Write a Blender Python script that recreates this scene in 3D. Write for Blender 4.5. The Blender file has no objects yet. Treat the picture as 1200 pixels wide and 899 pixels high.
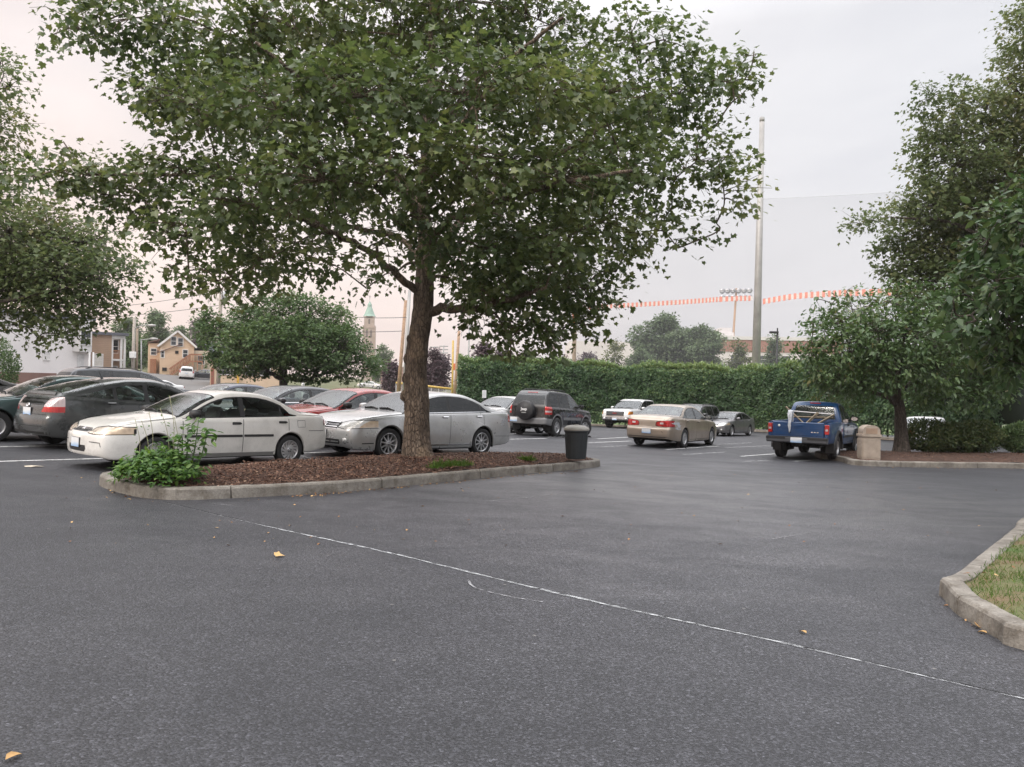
import bpy, bmesh, math, random
import numpy as np
from mathutils import Vector, Matrix
from mathutils.bvhtree import BVHTree
from mathutils.geometry import tessellate_polygon

R = math.radians
rng = random.Random(7)
SC = bpy.context.scene
COL = SC.collection

# ------------------------------------------------------------------ camera
F = 900.0
PITCH, ROLL, CAMH = R(0.35), R(1.0), 1.6
_r0 = Vector((1, 0, 0)); _u0 = Vector((0, -math.sin(PITCH), math.cos(PITCH)))
FWD = Vector((0, math.cos(PITCH), math.sin(PITCH)))
RIGHT = _r0 * math.cos(ROLL) + _u0 * math.sin(ROLL)
UP = -_r0 * math.sin(ROLL) + _u0 * math.cos(ROLL)
EYE = Vector((0, 0, CAMH))

def at(px, py, d):
    """world point seen at photo pixel (px,py) at depth d metres"""
    return EYE + (RIGHT * ((px - 600) / F) - UP * ((py - 449.5) / F) + FWD) * d

def pix(p):
    v = Vector(p) - EYE
    d = v.dot(FWD)
    return 600 + F * v.dot(RIGHT) / d, 449.5 - F * v.dot(UP) / d, d

def sstep(a, b, t):
    t = min(1.0, max(0.0, (t - a) / (b - a)))
    return t * t * (3 - 2 * t)

def gz(x, y):
    """height of the sloping ground"""
    if x < 0:
        g = 0.036 * 22 * math.tanh(-x / 22.0)
    else:
        g = -0.324 * math.tanh(x / 9.0)
    yy = min(max(y, -20), 60)
    g += -0.006 * (yy - 10)
    g += -0.018 * max(0.0, yy - 28) * sstep(-12, 0, x)
    if y > 60 or x < -22:
        far = -1.0 + 0.075 * max(0.0, -x)
        far = min(far, 6.0)
        t = max(sstep(60, 115, y), 0)
        g = g * (1 - t) + far * t
    return g

def G(px, py, dz=0.0):
    """ground point under a photo pixel (dz above the ground)"""
    d = 10.0
    lo, hi = 1.5, 400.0
    for _ in range(60):
        d = 0.5 * (lo + hi)
        p = at(px, py, d)
        if p.z > gz(p.x, p.y) + dz: lo = d
        else: hi = d
    p = at(px, py, d); p.z = gz(p.x, p.y) + dz
    return p

cam_d = bpy.data.cameras.new("camera"); cam = bpy.data.objects.new("camera", cam_d); COL.objects.link(cam)
cam_d.sensor_fit = 'HORIZONTAL'; cam_d.sensor_width = 36.0; cam_d.lens = 36.0 * F / 1200.0
cam_d.clip_start = 0.05; cam_d.clip_end = 6000
M = Matrix((RIGHT, UP, -FWD)).transposed().to_4x4(); M.translation = EYE
cam.matrix_world = M
SC.camera = cam

# ------------------------------------------------------------------ nodes / materials
class NT:
    def __init__(s, nt): s.nt = nt; s.n = nt.nodes; s.l = nt.links
    def add(s, typ, **kw):
        n = s.n.new(typ)
        ins = kw.pop('ins', {})
        for k, v in kw.items(): setattr(n, k, v)
        for k, v in ins.items():
            sock = n.inputs[k]
            if isinstance(v, bpy.types.NodeSocket): s.l.new(v, sock)
            else: sock.default_value = v
        return n
    def link(s, a, b): s.l.new(a, b)

def newmat(name):
    m = bpy.data.materials.new(name); m.use_nodes = True
    m.node_tree.nodes.clear()
    t = NT(m.node_tree)
    out = t.add('ShaderNodeOutputMaterial')
    return m, t, out

def c4(c): return (c[0], c[1], c[2], 1.0)

def ramp(t, fac, stops, interp='LINEAR'):
    n = t.add('ShaderNodeValToRGB')
    n.color_ramp.interpolation = interp
    e = n.color_ramp.elements
    while len(e) > 1: e.remove(e[-1])
    e[0].position = stops[0][0]; e[0].color = c4(stops[0][1])
    for p, c in stops[1:]:
        k = e.new(p); k.color = c4(c)
    if fac is not None: t.link(fac, n.inputs[0])
    return n.outputs[0]

def g3(v): return (v, v, v)

def simple_mat(name, col, rough=0.6, metal=0.0, var=0.12, scale=6.0, bump=0.0, bscale=60.0, coat=0.0, spec=0.5, dark=None):
    """principled with a noise variation of colour and roughness, in object space"""
    m, t, out = newmat(name)
    tc = t.add('ShaderNodeTexCoord')
    nz = t.add('ShaderNodeTexNoise', ins={'Vector': tc.outputs['Object'], 'Scale': scale, 'Detail': 5.0, 'Roughness': 0.6})
    lo = tuple(max(0, c * (1 - var)) for c in col); hi = tuple(min(1, c * (1 + var)) for c in col)
    if dark: lo = dark
    cr = ramp(t, nz.outputs['Fac'], [(0.3, lo), (0.7, hi)])
    rr = t.add('ShaderNodeMapRange', ins={0: nz.outputs['Fac'], 1: 0.3, 2: 0.7, 3: max(0.02, rough - 0.08), 4: min(1, rough + 0.08)})
    b = t.add('ShaderNodeBsdfPrincipled', ins={'Base Color': cr, 'Roughness': rr.outputs[0], 'Metallic': metal, 'Coat Weight': coat, 'Specular IOR Level': spec})
    if bump > 0:
        n2 = t.add('ShaderNodeTexNoise', ins={'Vector': tc.outputs['Object'], 'Scale': bscale, 'Detail': 4.0})
        bp = t.add('ShaderNodeBump', ins={'Strength': bump, 'Distance': 0.02, 'Height': n2.outputs['Fac']})
        t.link(bp.outputs[0], b.inputs['Normal'])
    t.link(b.outputs[0], out.inputs[0])
    return m

_paints = {}
def paint(name, col, metal=0.0, rough=0.35, dirt=0.15, coat=0.85):
    if name in _paints: return _paints[name]
    m, t, out = newmat(name)
    tc = t.add('ShaderNodeTexCoord')
    nz = t.add('ShaderNodeTexNoise', ins={'Vector': tc.outputs['Object'], 'Scale': 2.2, 'Detail': 6.0, 'Roughness': 0.65})
    fl = t.add('ShaderNodeTexNoise', ins={'Vector': tc.outputs['Object'], 'Scale': 900.0, 'Detail': 1.0})
    sep = t.add('ShaderNodeSeparateXYZ', ins={0: tc.outputs['Object']})
    low = t.add('ShaderNodeMapRange', ins={0: sep.outputs[2], 1: 0.75, 2: 0.2, 3: 0.0, 4: 1.0})
    dm = t.add('ShaderNodeMath', operation='MULTIPLY_ADD', ins={0: low.outputs[0], 1: dirt * 1.6})
    t.link(nz.outputs['Fac'], dm.inputs[2])
    dd = t.add('ShaderNodeMapRange', ins={0: dm.outputs[0], 1: 0.5, 2: 1.0, 3: 0.0, 4: 0.55})
    flr = ramp(t, fl.outputs['Fac'], [(0.3, tuple(c * 0.9 for c in col)), (0.7, tuple(min(1, c * 1.1) for c in col))])
    mx = t.add('ShaderNodeMixRGB', ins={0: dd.outputs[0], 1: flr, 2: c4((0.13, 0.125, 0.115))})
    rr = t.add('ShaderNodeMapRange', ins={0: nz.outputs['Fac'], 1: 0.3, 2: 0.75, 3: rough - 0.05, 4: rough + 0.12})
    b = t.add('ShaderNodeBsdfPrincipled', ins={'Base Color': mx.outputs[0], 'Roughness': rr.outputs[0], 'Metallic': metal, 'Coat Weight': coat, 'Coat Roughness': 0.035})
    # inside of the shell is trimmed in dark cloth
    ge = t.add('ShaderNodeNewGeometry')
    ins = t.add('ShaderNodeBsdfDiffuse', ins={'Color': c4((0.20, 0.20, 0.195))})
    ms = t.add('ShaderNodeMixShader', ins={0: ge.outputs['Backfacing'], 1: b.outputs[0], 2: ins.outputs[0]})
    t.link(ms.outputs[0], out.inputs[0])
    _paints[name] = m
    return m

def glass_mat(name, tint, refl=1.0):
    m, t, out = newmat(name)
    fr = t.add('ShaderNodeFresnel', ins={'IOR': 1.52})
    tc = t.add('ShaderNodeTexCoord')
    nz = t.add('ShaderNodeTexNoise', ins={'Vector': tc.outputs['Object'], 'Scale': 3.0, 'Detail': 4.0})
    fm = t.add('ShaderNodeMath', operation='MULTIPLY_ADD', ins={0: fr.outputs[0], 1: 1.25 * refl, 2: 0.015}, use_clamp=True)
    tr = t.add('ShaderNodeBsdfTransparent', ins={'Color': c4(tint)})
    rg = t.add('ShaderNodeMapRange', ins={0: nz.outputs['Fac'], 1: 0.3, 2: 0.7, 3: 0.07, 4: 0.15})
    gl = t.add('ShaderNodeBsdfGlossy', ins={'Color': c4((0.95, 0.98, 1.0)), 'Roughness': rg.outputs[0]})
    ms = t.add('ShaderNodeMixShader', ins={0: fm.outputs[0], 1: tr.outputs[0], 2: gl.outputs[0]})
    # a film of dust
    df = t.add('ShaderNodeBsdfDiffuse', ins={'Color': c4((0.4, 0.4, 0.38))})
    dr = t.add('ShaderNodeMapRange', ins={0: nz.outputs['Fac'], 1: 0.4, 2: 0.75, 3: 0.01, 4: 0.06})
    m2 = t.add('ShaderNodeMixShader', ins={0: dr.outputs[0], 1: ms.outputs[0], 2: df.outputs[0]})
    t.link(m2.outputs[0], out.inputs[0])
    return m

def lens_mat(name, col, scale=90.0):
    """moulded lamp lens over a reflector"""
    m, t, out = newmat(name)
    tc = t.add('ShaderNodeTexCoord')
    w = t.add('ShaderNodeTexVoronoi', ins={'Vector': tc.outputs['Object'], 'Scale': scale * 0.12})
    w2 = t.add('ShaderNodeTexWave', ins={'Vector': tc.outputs['Object'], 'Scale': scale * 0.25, 'Distortion': 0.0})
    ad = t.add('ShaderNodeMath', operation='ADD', ins={0: w.outputs['Distance'], 1: w2.outputs['Fac']})
    cr = ramp(t, ad.outputs[0], [(0.15, tuple(c * 0.30 for c in col)), (.75, tuple(c * 0.85 for c in col)), (1.0, col)])
    bp = t.add('ShaderNodeBump', ins={'Strength': 0.5, 'Distance': 0.01, 'Height': ad.outputs[0]})
    b = t.add('ShaderNodeBsdfPrincipled', ins={'Base Color': cr, 'Roughness': 0.18, 'Metallic': 0.35, 'Coat Weight': 1.0, 'Coat Roughness': 0.03})
    t.link(bp.outputs[0], b.inputs['Normal'])
    t.link(b.outputs[0], out.inputs[0])
    return m

# ------------------------------------------------------------------ objects
def tag(o, label=None, cat=None, group=None, kind=None):
    if label: o['label'] = label
    if cat: o['category'] = cat
    if group: o['group'] = group
    if kind: o['kind'] = kind
    return o

def empty(name, loc=(0, 0, 0), rz=0.0, label=None, cat=None, group=None):
    o = bpy.data.objects.new(name, None); COL.objects.link(o)
    o.empty_display_size = 0.2
    o.location = loc; o.rotation_euler = (0, 0, rz)
    return tag(o, label, cat, group)

def link_mesh(name, me, mats, parent=None, loc=None):
    o = bpy.data.objects.new(name, me); COL.objects.link(o)
    if not isinstance(mats, (list, tuple)): mats = [mats]
    if not me.materials:
        for m in mats: me.materials.append(m)
    if parent is not None: o.parent = parent
    if loc is not None: o.location = loc
    return o

def copy_tree(o, parent=None):
    c = o.copy(); COL.objects.link(c)
    if parent is not None: c.parent = parent
    for ch in [x for x in bpy.data.objects if x.parent == o]:
        copy_tree(ch, c)
    return c

class MB:
    """collects polygons and links them as ONE mesh object"""
    def __init__(s): s.v = []; s.f = []; s.m = []; s.mi = 0; s.smooth = False; s.sm = []
    def _add(s, vs, fs, smooth=None):
        o = len(s.v); s.v.extend([tuple(v) for v in vs])
        for f in fs:
            s.f.append(tuple(i + o for i in f)); s.m.append(s.mi); s.sm.append(s.smooth if smooth is None else smooth)
    def box(s, lo, hi, mat=None, bev=0.0):
        x0, y0, z0 = lo; x1, y1, z1 = hi
        if bev > 0:
            b = min(bev, 0.49 * min(abs(x1 - x0), abs(y1 - y0), abs(z1 - z0)))
            vs = []
            for sx, xa in ((-1, x0), (1, x1)):
                for sy, ya in ((-1, y0), (1, y1)):
                    for sz, za in ((-1, z0), (1, z1)):
                        vs += [Vector((xa, ya - sy * b, za - sz * b)), Vector((xa - sx * b, ya, za - sz * b)), Vector((xa - sx * b, ya - sy * b, za))]
            bm = bmesh.new()
            for v in vs: bm.verts.new(v)
            bmesh.ops.convex_hull(bm, input=bm.verts[:])
            bm.verts.index_update()
            vv = [v.co.copy() for v in bm.verts]; ff = [[v.index for v in f.verts] for f in bm.faces]
            bm.free()
        else:
            vv = [Vector(p) for p in ((x0, y0, z0), (x1, y0, z0), (x1, y1, z0), (x0, y1, z0), (x0, y0, z1), (x1, y0, z1), (x1, y1, z1), (x0, y1, z1))]
            ff = [(3, 2, 1, 0), (4, 5, 6, 7), (0, 1, 5, 4), (1, 2, 6, 5), (2, 3, 7, 6), (3, 0, 4, 7)]
        if mat is not None: vv = [mat @ v for v in vv]
        s._add(vv, ff, False)
    def tube(s, pts, rad, n=8, cap=True, smooth=True):
        """pts list of points; rad a number or a list"""
        pts = [Vector(p) for p in pts]
        if not isinstance(rad, (list, tuple)): rad = [rad] * len(pts)
        vs = []; fs = []
        prev = None
        for i, p in enumerate(pts):
            if i == 0: d = pts[1] - pts[0]
            elif i == len(pts) - 1: d = pts[-1] - pts[-2]
            else: d = pts[i + 1] - pts[i - 1]
            if d.length < 1e-9: d = Vector((0, 0, 1))
            d.normalize()
            if prev is None:
                a = Vector((0, 0, 1)) if abs(d.z) < 0.9 else Vector((1, 0, 0))
                u = d.cross(a).normalized()
            else:
                u = (prev - d * prev.dot(d))
                u = u.normalized() if u.length > 1e-6 else d.orthogonal().normalized()
            prev = u
            w = d.cross(u)
            for k in range(n):
                a = 2 * math.pi * k / n
                vs.append(p + (u * math.cos(a) + w * math.sin(a)) * rad[i])
        for i in range(len(pts) - 1):
            for k in range(n):
                k2 = (k + 1) % n
                fs.append((i * n + k, i * n + k2, (i + 1) * n + k2, (i + 1) * n + k))
        if cap:
            fs.append(tuple(range(n - 1, -1, -1))); fs.append(tuple((len(pts) - 1) * n + k for k in range(n)))
        s._add(vs, fs, smooth)
    def lathe(s, prof, n=24, mat=None, smooth=True, cap=False):
        """prof [(r,z)] about z"""
        vs = []; fs = []
        for r, z in prof:
            for k in range(n):
                a = 2 * math.pi * k / n
                vs.append(Vector((r * math.cos(a), r * math.sin(a), z)))
        for i in range(len(prof) - 1):
            for k in range(n):
                k2 = (k + 1) % n
                fs.append((i * n + k, i * n + k2, (i + 1) * n + k2, (i + 1) * n + k))
        if cap:
            fs.append(tuple(range(n - 1, -1, -1))); fs.append(tuple((len(prof) - 1) * n + k for k in range(n)))
        if mat is not None: vs = [mat @ v for v in vs]
        s._add(vs, fs, smooth)
    def prism(s, poly, h0, h1, mat=None):
        """poly of (x,y) (ccw) extruded from z=h0 to h1"""
        n = len(poly)
        vs = [Vector((p[0], p[1], h0)) for p in poly] + [Vector((p[0], p[1], h1)) for p in poly]
        fs = [tuple(range(n - 1, -1, -1)), tuple(range(n, 2 * n))]
        for i in range(n):
            j = (i + 1) % n
            fs.append((i, j, n + j, n + i))
        if mat is not None: vs = [mat @ v for v in vs]
        s._add(vs, fs, False)
    def quad(s, a, b, c, d): s._add([a, b, c, d], [(0, 1, 2, 3)], False)
    def mesh(s, name):
        me = bpy.data.meshes.new(name)
        me.from_pydata(s.v, [], s.f)
        me.polygons.foreach_set('material_index', s.m)
        me.polygons.foreach_set('use_smooth', s.sm)
        me.update()
        return me
    def build(s, name, mats, parent=None, loc=None):
        return link_mesh(name, s.mesh(name), mats, parent, loc)

def orient(p, xdir, zdir=Vector((0, 0, 1))):
    x = Vector(xdir).normalized(); z = Vector(zdir); z = (z - x * z.dot(x)).normalized(); y = z.cross(x)
    m = Matrix((x, y, z)).transposed().to_4x4(); m.translation = Vector(p); return m

def pchip(pts):
    """monotone cubic through (x,y) points"""
    xs = [p[0] for p in pts]; ys = [p[1] for p in pts]; n = len(xs)
    h = [xs[i + 1] - xs[i] for i in range(n - 1)]; dl = [(ys[i + 1] - ys[i]) / h[i] for i in range(n - 1)]
    m = [0.0] * n
    for i in range(1, n - 1):
        if dl[i - 1] * dl[i] > 0:
            w1 = 2 * h[i] + h[i - 1]; w2 = h[i] + 2 * h[i - 1]
            m[i] = (w1 + w2) / (w1 / dl[i - 1] + w2 / dl[i])
    m[0] = dl[0]; m[-1] = dl[-1]
    def f(x):
        if x <= xs[0]: return ys[0]
        if x >= xs[-1]: return ys[-1]
        lo = 0
        while x > xs[lo + 1]: lo += 1
        t = (x - xs[lo]) / h[lo]
        return ((1 + 2 * t) * (1 - t) ** 2) * ys[lo] + t * (1 - t) ** 2 * h[lo] * m[lo] + t * t * (3 - 2 * t) * ys[lo + 1] + t * t * (t - 1) * h[lo] * m[lo + 1]
    return f

def catmull(pts, per=6):
    pts = [Vector(p) for p in pts]
    if len(pts) < 3: return pts
    P = [pts[0] * 2 - pts[1]] + pts + [pts[-1] * 2 - pts[-2]]
    out = []
    for i in range(1, len(P) - 2):
        for k in range(per):
            t = k / per
            a, b, c, d = P[i - 1], P[i], P[i + 1], P[i + 2]
            out.append(0.5 * ((2 * b) + (c - a) * t + (2 * a - 5 * b + 4 * c - d) * t * t + (3 * b - a - 3 * c + d) * t ** 3))
    out.append(pts[-1])
    return out
# ------------------------------------------------------------------ vehicles
MT = {}
def car_mats():
    MT['rubber'] = simple_mat('tyre_rubber', (0.022, 0.022, 0.023), 0.85, var=0.25, scale=20, bump=0.2)
    MT['dark'] = simple_mat('underbody_dark', (0.012, 0.012, 0.012), 0.9)
    MT['black'] = simple_mat('black_plastic', (0.02, 0.02, 0.021), 0.5)
    MT['cladding'] = simple_mat('grey_plastic_cladding', (0.17, 0.17, 0.175), 0.6)
    MT['alloy'] = simple_mat('wheel_silver', (0.52, 0.52, 0.53), 0.32, metal=0.75, var=0.15)
    MT['chrome'] = simple_mat('chrome', (0.75, 0.75, 0.76), 0.12, metal=1.0)
    MT['seat'] = simple_mat('seat_cloth', (0.11, 0.11, 0.115), 0.9, var=0.3)
    MT['seatgrey'] = simple_mat('seat_cloth_grey', (0.26, 0.25, 0.24), 0.9, var=0.25)
    MT['head'] = lens_mat('headlight_lens', (0.80, 0.80, 0.78))
    MT['headold'] = lens_mat('headlight_lens_yellowed', (0.72, 0.63, 0.52))
    MT['amber'] = lens_mat('amber_lens', (0.8, 0.28, 0.04))
    MT['red'] = lens_mat('red_lens', (0.5, 0.012, 0.012), 60)
    MT['clear'] = lens_mat('clear_lens', (0.62, 0.50, 0.50), 60)
    MT['glass'] = glass_mat('window_glass', (0.76, 0.84, 0.81))
    MT['glassdark'] = glass_mat('tinted_window_glass', (0.05, 0.055, 0.06), .55)
    MT['plate'] = plate_mat()
    MT['steel'] = simple_mat('bare_steel', (0.3, 0.3, 0.3), 0.4, metal=0.8)

def plate_mat():
    m, t, out = newmat('licence_plate')
    tc = t.add('ShaderNodeTexCoord')
    sep = t.add('ShaderNodeSeparateXYZ', ins={0: tc.outputs['Generated']})
    w = t.add('ShaderNodeTexNoise', ins={'Vector': tc.outputs['Generated'], 'Scale': 2.5, 'Detail': 2.0})
    ad = t.add('ShaderNodeMath', operation='MULTIPLY_ADD', ins={0: w.outputs['Fac'], 1: 0.5, 2: 0.0}); t.link(sep.outputs[2], ad.inputs[2])
    cr = ramp(t, ad.outputs[0], [(0.35, (0.30, 0.45, 0.66)), (0.62, (0.55, 0.64, 0.74)), (0.8, (0.72, 0.73, 0.74))])
    b = t.add('ShaderNodeBsdfPrincipled', ins={'Base Color': cr, 'Roughness': 0.4})
    t.link(b.outputs[0], out.inputs[0])
    return m

def pip(x, y, poly):
    c = False; n = len(poly); j = n - 1
    for i in range(n):
        xi, yi = poly[i]; xj, yj = poly[j]
        if (yi > y) != (yj > y) and x < (xj - xi) * (y - yi) / (yj - yi) + xi: c = not c
        j = i
    return c

def rounded(poly, r, n=2):
    """cut the corners of a polygon"""
    out = []; m = len(poly)
    for i in range(m):
        a = Vector(poly[i - 1]); b = Vector(poly[i]); c = Vector(poly[(i + 1) % m])
        d1 = (a - b); d2 = (c - b)
        rr = min(r, d1.length * 0.45, d2.length * 0.45)
        p = b + d1.normalized() * rr; q = b + d2.normalized() * rr
        for k in range(n + 1):
            t = k / n
            out.append(tuple((p * (1 - t) + b * t) * (1 - t) + (b * (1 - t) + q * t) * t))
    return out

def chaikin(P, rounds=2):
    for _ in range(rounds):
        Q = [P[0]]
        for i in range(len(P) - 1):
            a, b = P[i], P[i + 1]
            Q.append((a[0] * .75 + b[0] * .25, a[1] * .75 + b[1] * .25))
            Q.append((a[0] * .25 + b[0] * .75, a[1] * .25 + b[1] * .75))
        Q.append(P[-1]); P = Q
    return P

class Shell:
    """lofted body shell; s = distance from the nose, y = sideways, z = up"""
    def __init__(S, sp):
        S.sp = sp; S.L = sp['L']
        S.top = pchip(sp['top']); S.belt = pchip(sp['belt']); S.hw = pchip(sp['hw']); S.bot = pchip(sp['bot'])
        S.r = sp['r']; S.ra = sp.get('ra', sp['r'] + 0.055)
        S.axles = sp['axles']; S.tum = sp.get('tum', 0.40)
        S.end = sp.get('end', S.L)
        S.build()
    def zedge(S, s):
        zt = S.top(s); zs = min(S.belt(s), zt - 0.03)
        h = zt - zs
        return zt - min(S.sp.get('crown', .065), h * 0.5)
    def yedge(S, s):
        zt = S.top(s); zs = min(S.belt(s), zt - 0.03)
        return S.hw(s) - 0.055 - S.tum * (S.zedge(s) - zs)
    def yat(S, s, z):
        zs = S.belt(s)
        return S.hw(s) - 0.05 - S.tum * max(0, z - zs)
    def section(S, s):
        w = S.hw(s); zt = S.top(s); zs = min(S.belt(s), zt - 0.03)
        zb = S.bot(s); fl = 0.0
        for a in S.axles:
            d = abs(s - a)
            if d < S.ra:
                zb = max(zb, S.r + math.sqrt(max(0, S.ra ** 2 - d * d)) * S.sp.get('archk', 1.0))
            if d < S.ra + 0.1: fl = max(fl, 0.018 * (1 - max(0, d - S.ra * 0.6) / (S.ra * 0.4 + 0.1)))
        zb = min(zb, zs - 0.1)
        nom = S.bot(s); zm = max(nom + (zs - nom) * 0.5, zb + 0.035)
        ze = S.zedge(s); ye = S.yedge(s)
        sh = S.sp.get('shoulder', 0.05)
        crease = S.sp.get('crease', 0.012)
        P = [(w - 0.06 + fl * 2, zb), (w - 0.022 + fl * 1.4, zb + 0.012), (w - 0.006 + fl, max(nom + (zs - nom) * 0.28, zb + 0.025)), (w + fl * .6, zm), (w - crease, max(zs - 0.07, zm + 0.01)),
             (w - sh * 0.75, zs - 0.006), (w - sh - 0.012, zs + min(0.02, (ze - zs) * 0.3)), (ye + 0.012, ze - min(0.03, (ze - zs) * 0.25)), (ye - 0.03, ze + (zt - ze) * 0.42), (ye * 0.72, ze + (zt - ze) * 0.80), (ye * 0.35, ze + (zt - ze) * 0.97), (0.0, zt)]
        return chaikin(P, 2)
    def build(S):
        ss = set(); L = S.end
        n = int(L / 0.06)
        for i in range(n + 1): ss.add(round(i * L / n, 4))
        for e in (0.01, 0.025, 0.045, 0.07, 0.1): ss.add(e); ss.add(round(L - e, 4))
        for a in S.axles:
            for k in range(0, 19):
                ss.add(round(a - S.ra * 0.999 * math.cos(math.pi * k / 18), 4))
            ss.add(round(a - S.ra * 1.004, 4)); ss.add(round(a + S.ra * 1.004, 4))
        ss = sorted(x for x in ss if 0 <= x <= L)
        fp = pchip(S.sp['fprof']); rp = pchip(S.sp['rprof'])
        ff = S.sp.get('ffall', 0.4); rf = S.sp.get('rfall', 0.4)
        bm = bmesh.new(); rows = []
        def X(s, z, bulge=0.0):
            x = L / 2 - s
            wf = 1 - sstep(0, ff, s); wr = 1 - sstep(0, rf, L - s)
            return x - fp(z) * wf + rp(z) * wr + bulge
        S.shift = S.L / 2 - L / 2
        for s in ss:
            sec = S.section(s); row = []
            for (y, z) in sec: row.append(bm.verts.new((X(s, z), y, z)))
            for (y, z) in reversed(sec[:-1]): row.append(bm.verts.new((X(s, z), -y, z)))
            rows.append(row)
        m = len(rows[0])
        for i in range(len(rows) - 1):
            for j in range(m - 1):
                bm.faces.new((rows[i][j], rows[i][j + 1], rows[i + 1][j + 1], rows[i + 1][j]))
        nc = 14
        def cap(row, s, sgn, B):
            half = (m - 1) // 2; prev = None
            y0 = row[0].co.y
            ymax = max(v.co.y for v in row)
            for k in range(half + 1):
                a = row[k]; b = row[m - 1 - k]
                if k == half: cur = [a] * (nc + 1)
                else:
                    cur = [a]
                    for c in range(1, nc):
                        t = c / nc
                        y = a.co.y * (1 - 2 * t)
                        q = (1 - (2 * t - 1) ** 2) * (a.co.y / ymax) ** 2
                        cur.append(bm.verts.new((a.co.x + sgn * B * q, y, a.co.z)))
                    cur.append(b)
                if prev:
                    for c in range(nc):
                        f = [prev[c], prev[c + 1], cur[c + 1], cur[c]]
                        g = []
                        for v in f:
                            if v not in g: g.append(v)
                        if len(g) > 2:
                            if sgn > 0: g.reverse()
                            try: bm.faces.new(g)
                            except ValueError: pass
                prev = cur
        cap(rows[0], 0, 1, S.sp.get('fbulge', 0.08)); cap(rows[-1], L, -1, S.sp.get('rbulge', 0.05))
        bmesh.ops.recalc_face_normals(bm, faces=bm.faces[:])
        if S.sp.get('shift'):
            for v in bm.verts: v.co.x += S.sp['shift']
        # normals outwards
        f0 = max(bm.faces, key=lambda f: f.calc_center_median().z)
        if f0.normal.z < 0: bmesh.ops.reverse_faces(bm, faces=bm.faces[:])
        for f in bm.faces: f.smooth = True
        S.bm = bm
        S.lay = bm.faces.layers.int.new('reg')
        S.regs = {0: ('body', None, 'paint', False)}
        S.bvh = BVHTree.FromBMesh(bm)
    # -- regions
    def cut(S, view, poly, part, parent, mat, side=False, flt=None):
        """assign the faces inside a polygon to a part; view: side (s,z), front/rear (y,z), top (s,y)"""
        k = len(S.regs); S.regs[k] = (part, parent, mat, side)
        bm = S.bm; L2 = S.end / 2 + S.sp.get('shift', 0.0)
        polys = []
        if view == 'side': polys = [([(L2 - a, b) for a, b in poly], 0, 2, 0)]
        elif view == 'top': polys = [([(L2 - a, b) for a, b in poly], 0, 1, 0)]
        else:
            polys = [([(a, b) for a, b in poly], 1, 2, 1), ([(-a, b) for a, b in poly], 1, 2, -1)]
            if min(a for a, b in poly) <= -0.001: polys = polys[:1]
        for P, ia, ib, sg in polys:
            a0 = min(p[0] for p in P) - 1e-4; a1 = max(p[0] for p in P) + 1e-4; b0 = min(p[1] for p in P) - 1e-4; b1 = max(p[1] for p in P) + 1e-4
            fs = []
            for f in bm.faces:
                cs = [v.co for v in f.verts]
                if max(c[ia] for c in cs) < a0 or min(c[ia] for c in cs) > a1 or max(c[ib] for c in cs) < b0 or min(c[ib] for c in cs) > b1: continue
                if flt is not None:
                    c = f.calc_center_median()
                    if not flt(L2 - c.x, c.y, c.z, f.normal): continue
                fs.append(f)
            n = len(P)
            for i in range(n):
                p = P[i]; q = P[(i + 1) % n]
                no = Vector((0, 0, 0)); no[ia] = q[1] - p[1]; no[ib] = -(q[0] - p[0])
                if no.length < 1e-7: continue
                co = Vector((0, 0, 0)); co[ia] = p[0]; co[ib] = p[1]
                es = list({e for f in fs for e in f.edges}); vs = list({v for f in fs for v in f.verts})
                r = bmesh.ops.bisect_plane(bm, geom=fs + es + vs, dist=2e-5, plane_co=co, plane_no=no.normalized())
                fs = [g for g in r['geom'] if isinstance(g, bmesh.types.BMFace)]
            for f in fs:
                c = f.calc_center_median()
                if pip(c[ia], c[ib], P): f[S.lay] = k
    def hit(S, view, a, b, side=1):
        L2 = S.end / 2 + S.sp.get('shift', 0.0)
        if view == 'side': o, d = Vector((L2 - a, 3.0 * side, b)), Vector((0, -side, 0))
        elif view == 'front': o, d = Vector((8, a, b)), Vector((-1, 0, 0))
        elif view == 'rear': o, d = Vector((-8, a, b)), Vector((1, 0, 0))
        else: o, d = Vector((L2 - a, b, 5)), Vector((0, 0, -1))
        loc, no, _, _ = S.bvh.ray_cast(o, d)
        if loc is None: return None, None
        if no.dot(d) > 0: no = -no
        return loc, no
    def ribbon(S, mb, view, pts, width, side=1, off=0.003, step=0.05, thick=0.0):
        """a strip that follows the shell"""
        P = []
        for i in range(len(pts) - 1):
            a = Vector(pts[i]); b = Vector(pts[i + 1]); n = max(1, int((b - a).length / step))
            for k in range(n): P.append(a + (b - a) * k / n)
        P.append(Vector(pts[-1]))
        run = []
        def flush():
            if len(run) < 2: run.clear(); return
            vs = []; fs = []
            for i, (p, no) in enumerate(run):
                d = (run[min(i + 1, len(run) - 1)][0] - run[max(i - 1, 0)][0])
                if d.length < 1e-8: d = Vector((1, 0, 0))
                t = d.normalized().cross(no).normalized()
                o = p + no * (off + thick)
                vs += [o - t * width / 2, o + t * width / 2]
                if thick > 0: vs += [p - t * (width / 2 + 0.002) - no * 0.004, p + t * (width / 2 + 0.002) - no * 0.004]
            st = 4 if thick > 0 else 2
            for i in range(len(run) - 1):
                a = i * st; b = a + st
                fs.append((a, a + 1, b + 1, b))
                if thick > 0:
                    fs.append((a + 1, a + 3, b + 3, b + 1)); fs.append((a + 2, a, b, b + 2))
            if thick > 0:
                e = (len(run) - 1) * st
                fs.append((0, 2, 3, 1)); fs.append((e, e + 1, e + 3, e + 2))
            mb._add(vs, fs, False); run.clear()
        for p in P:
            h, no = S.hit(view, p[0], p[1], side)
            if h is None: flush(); continue
            if run and (h - run[-1][0]).length > 0.25: flush()
            run.append((h, no))
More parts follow.
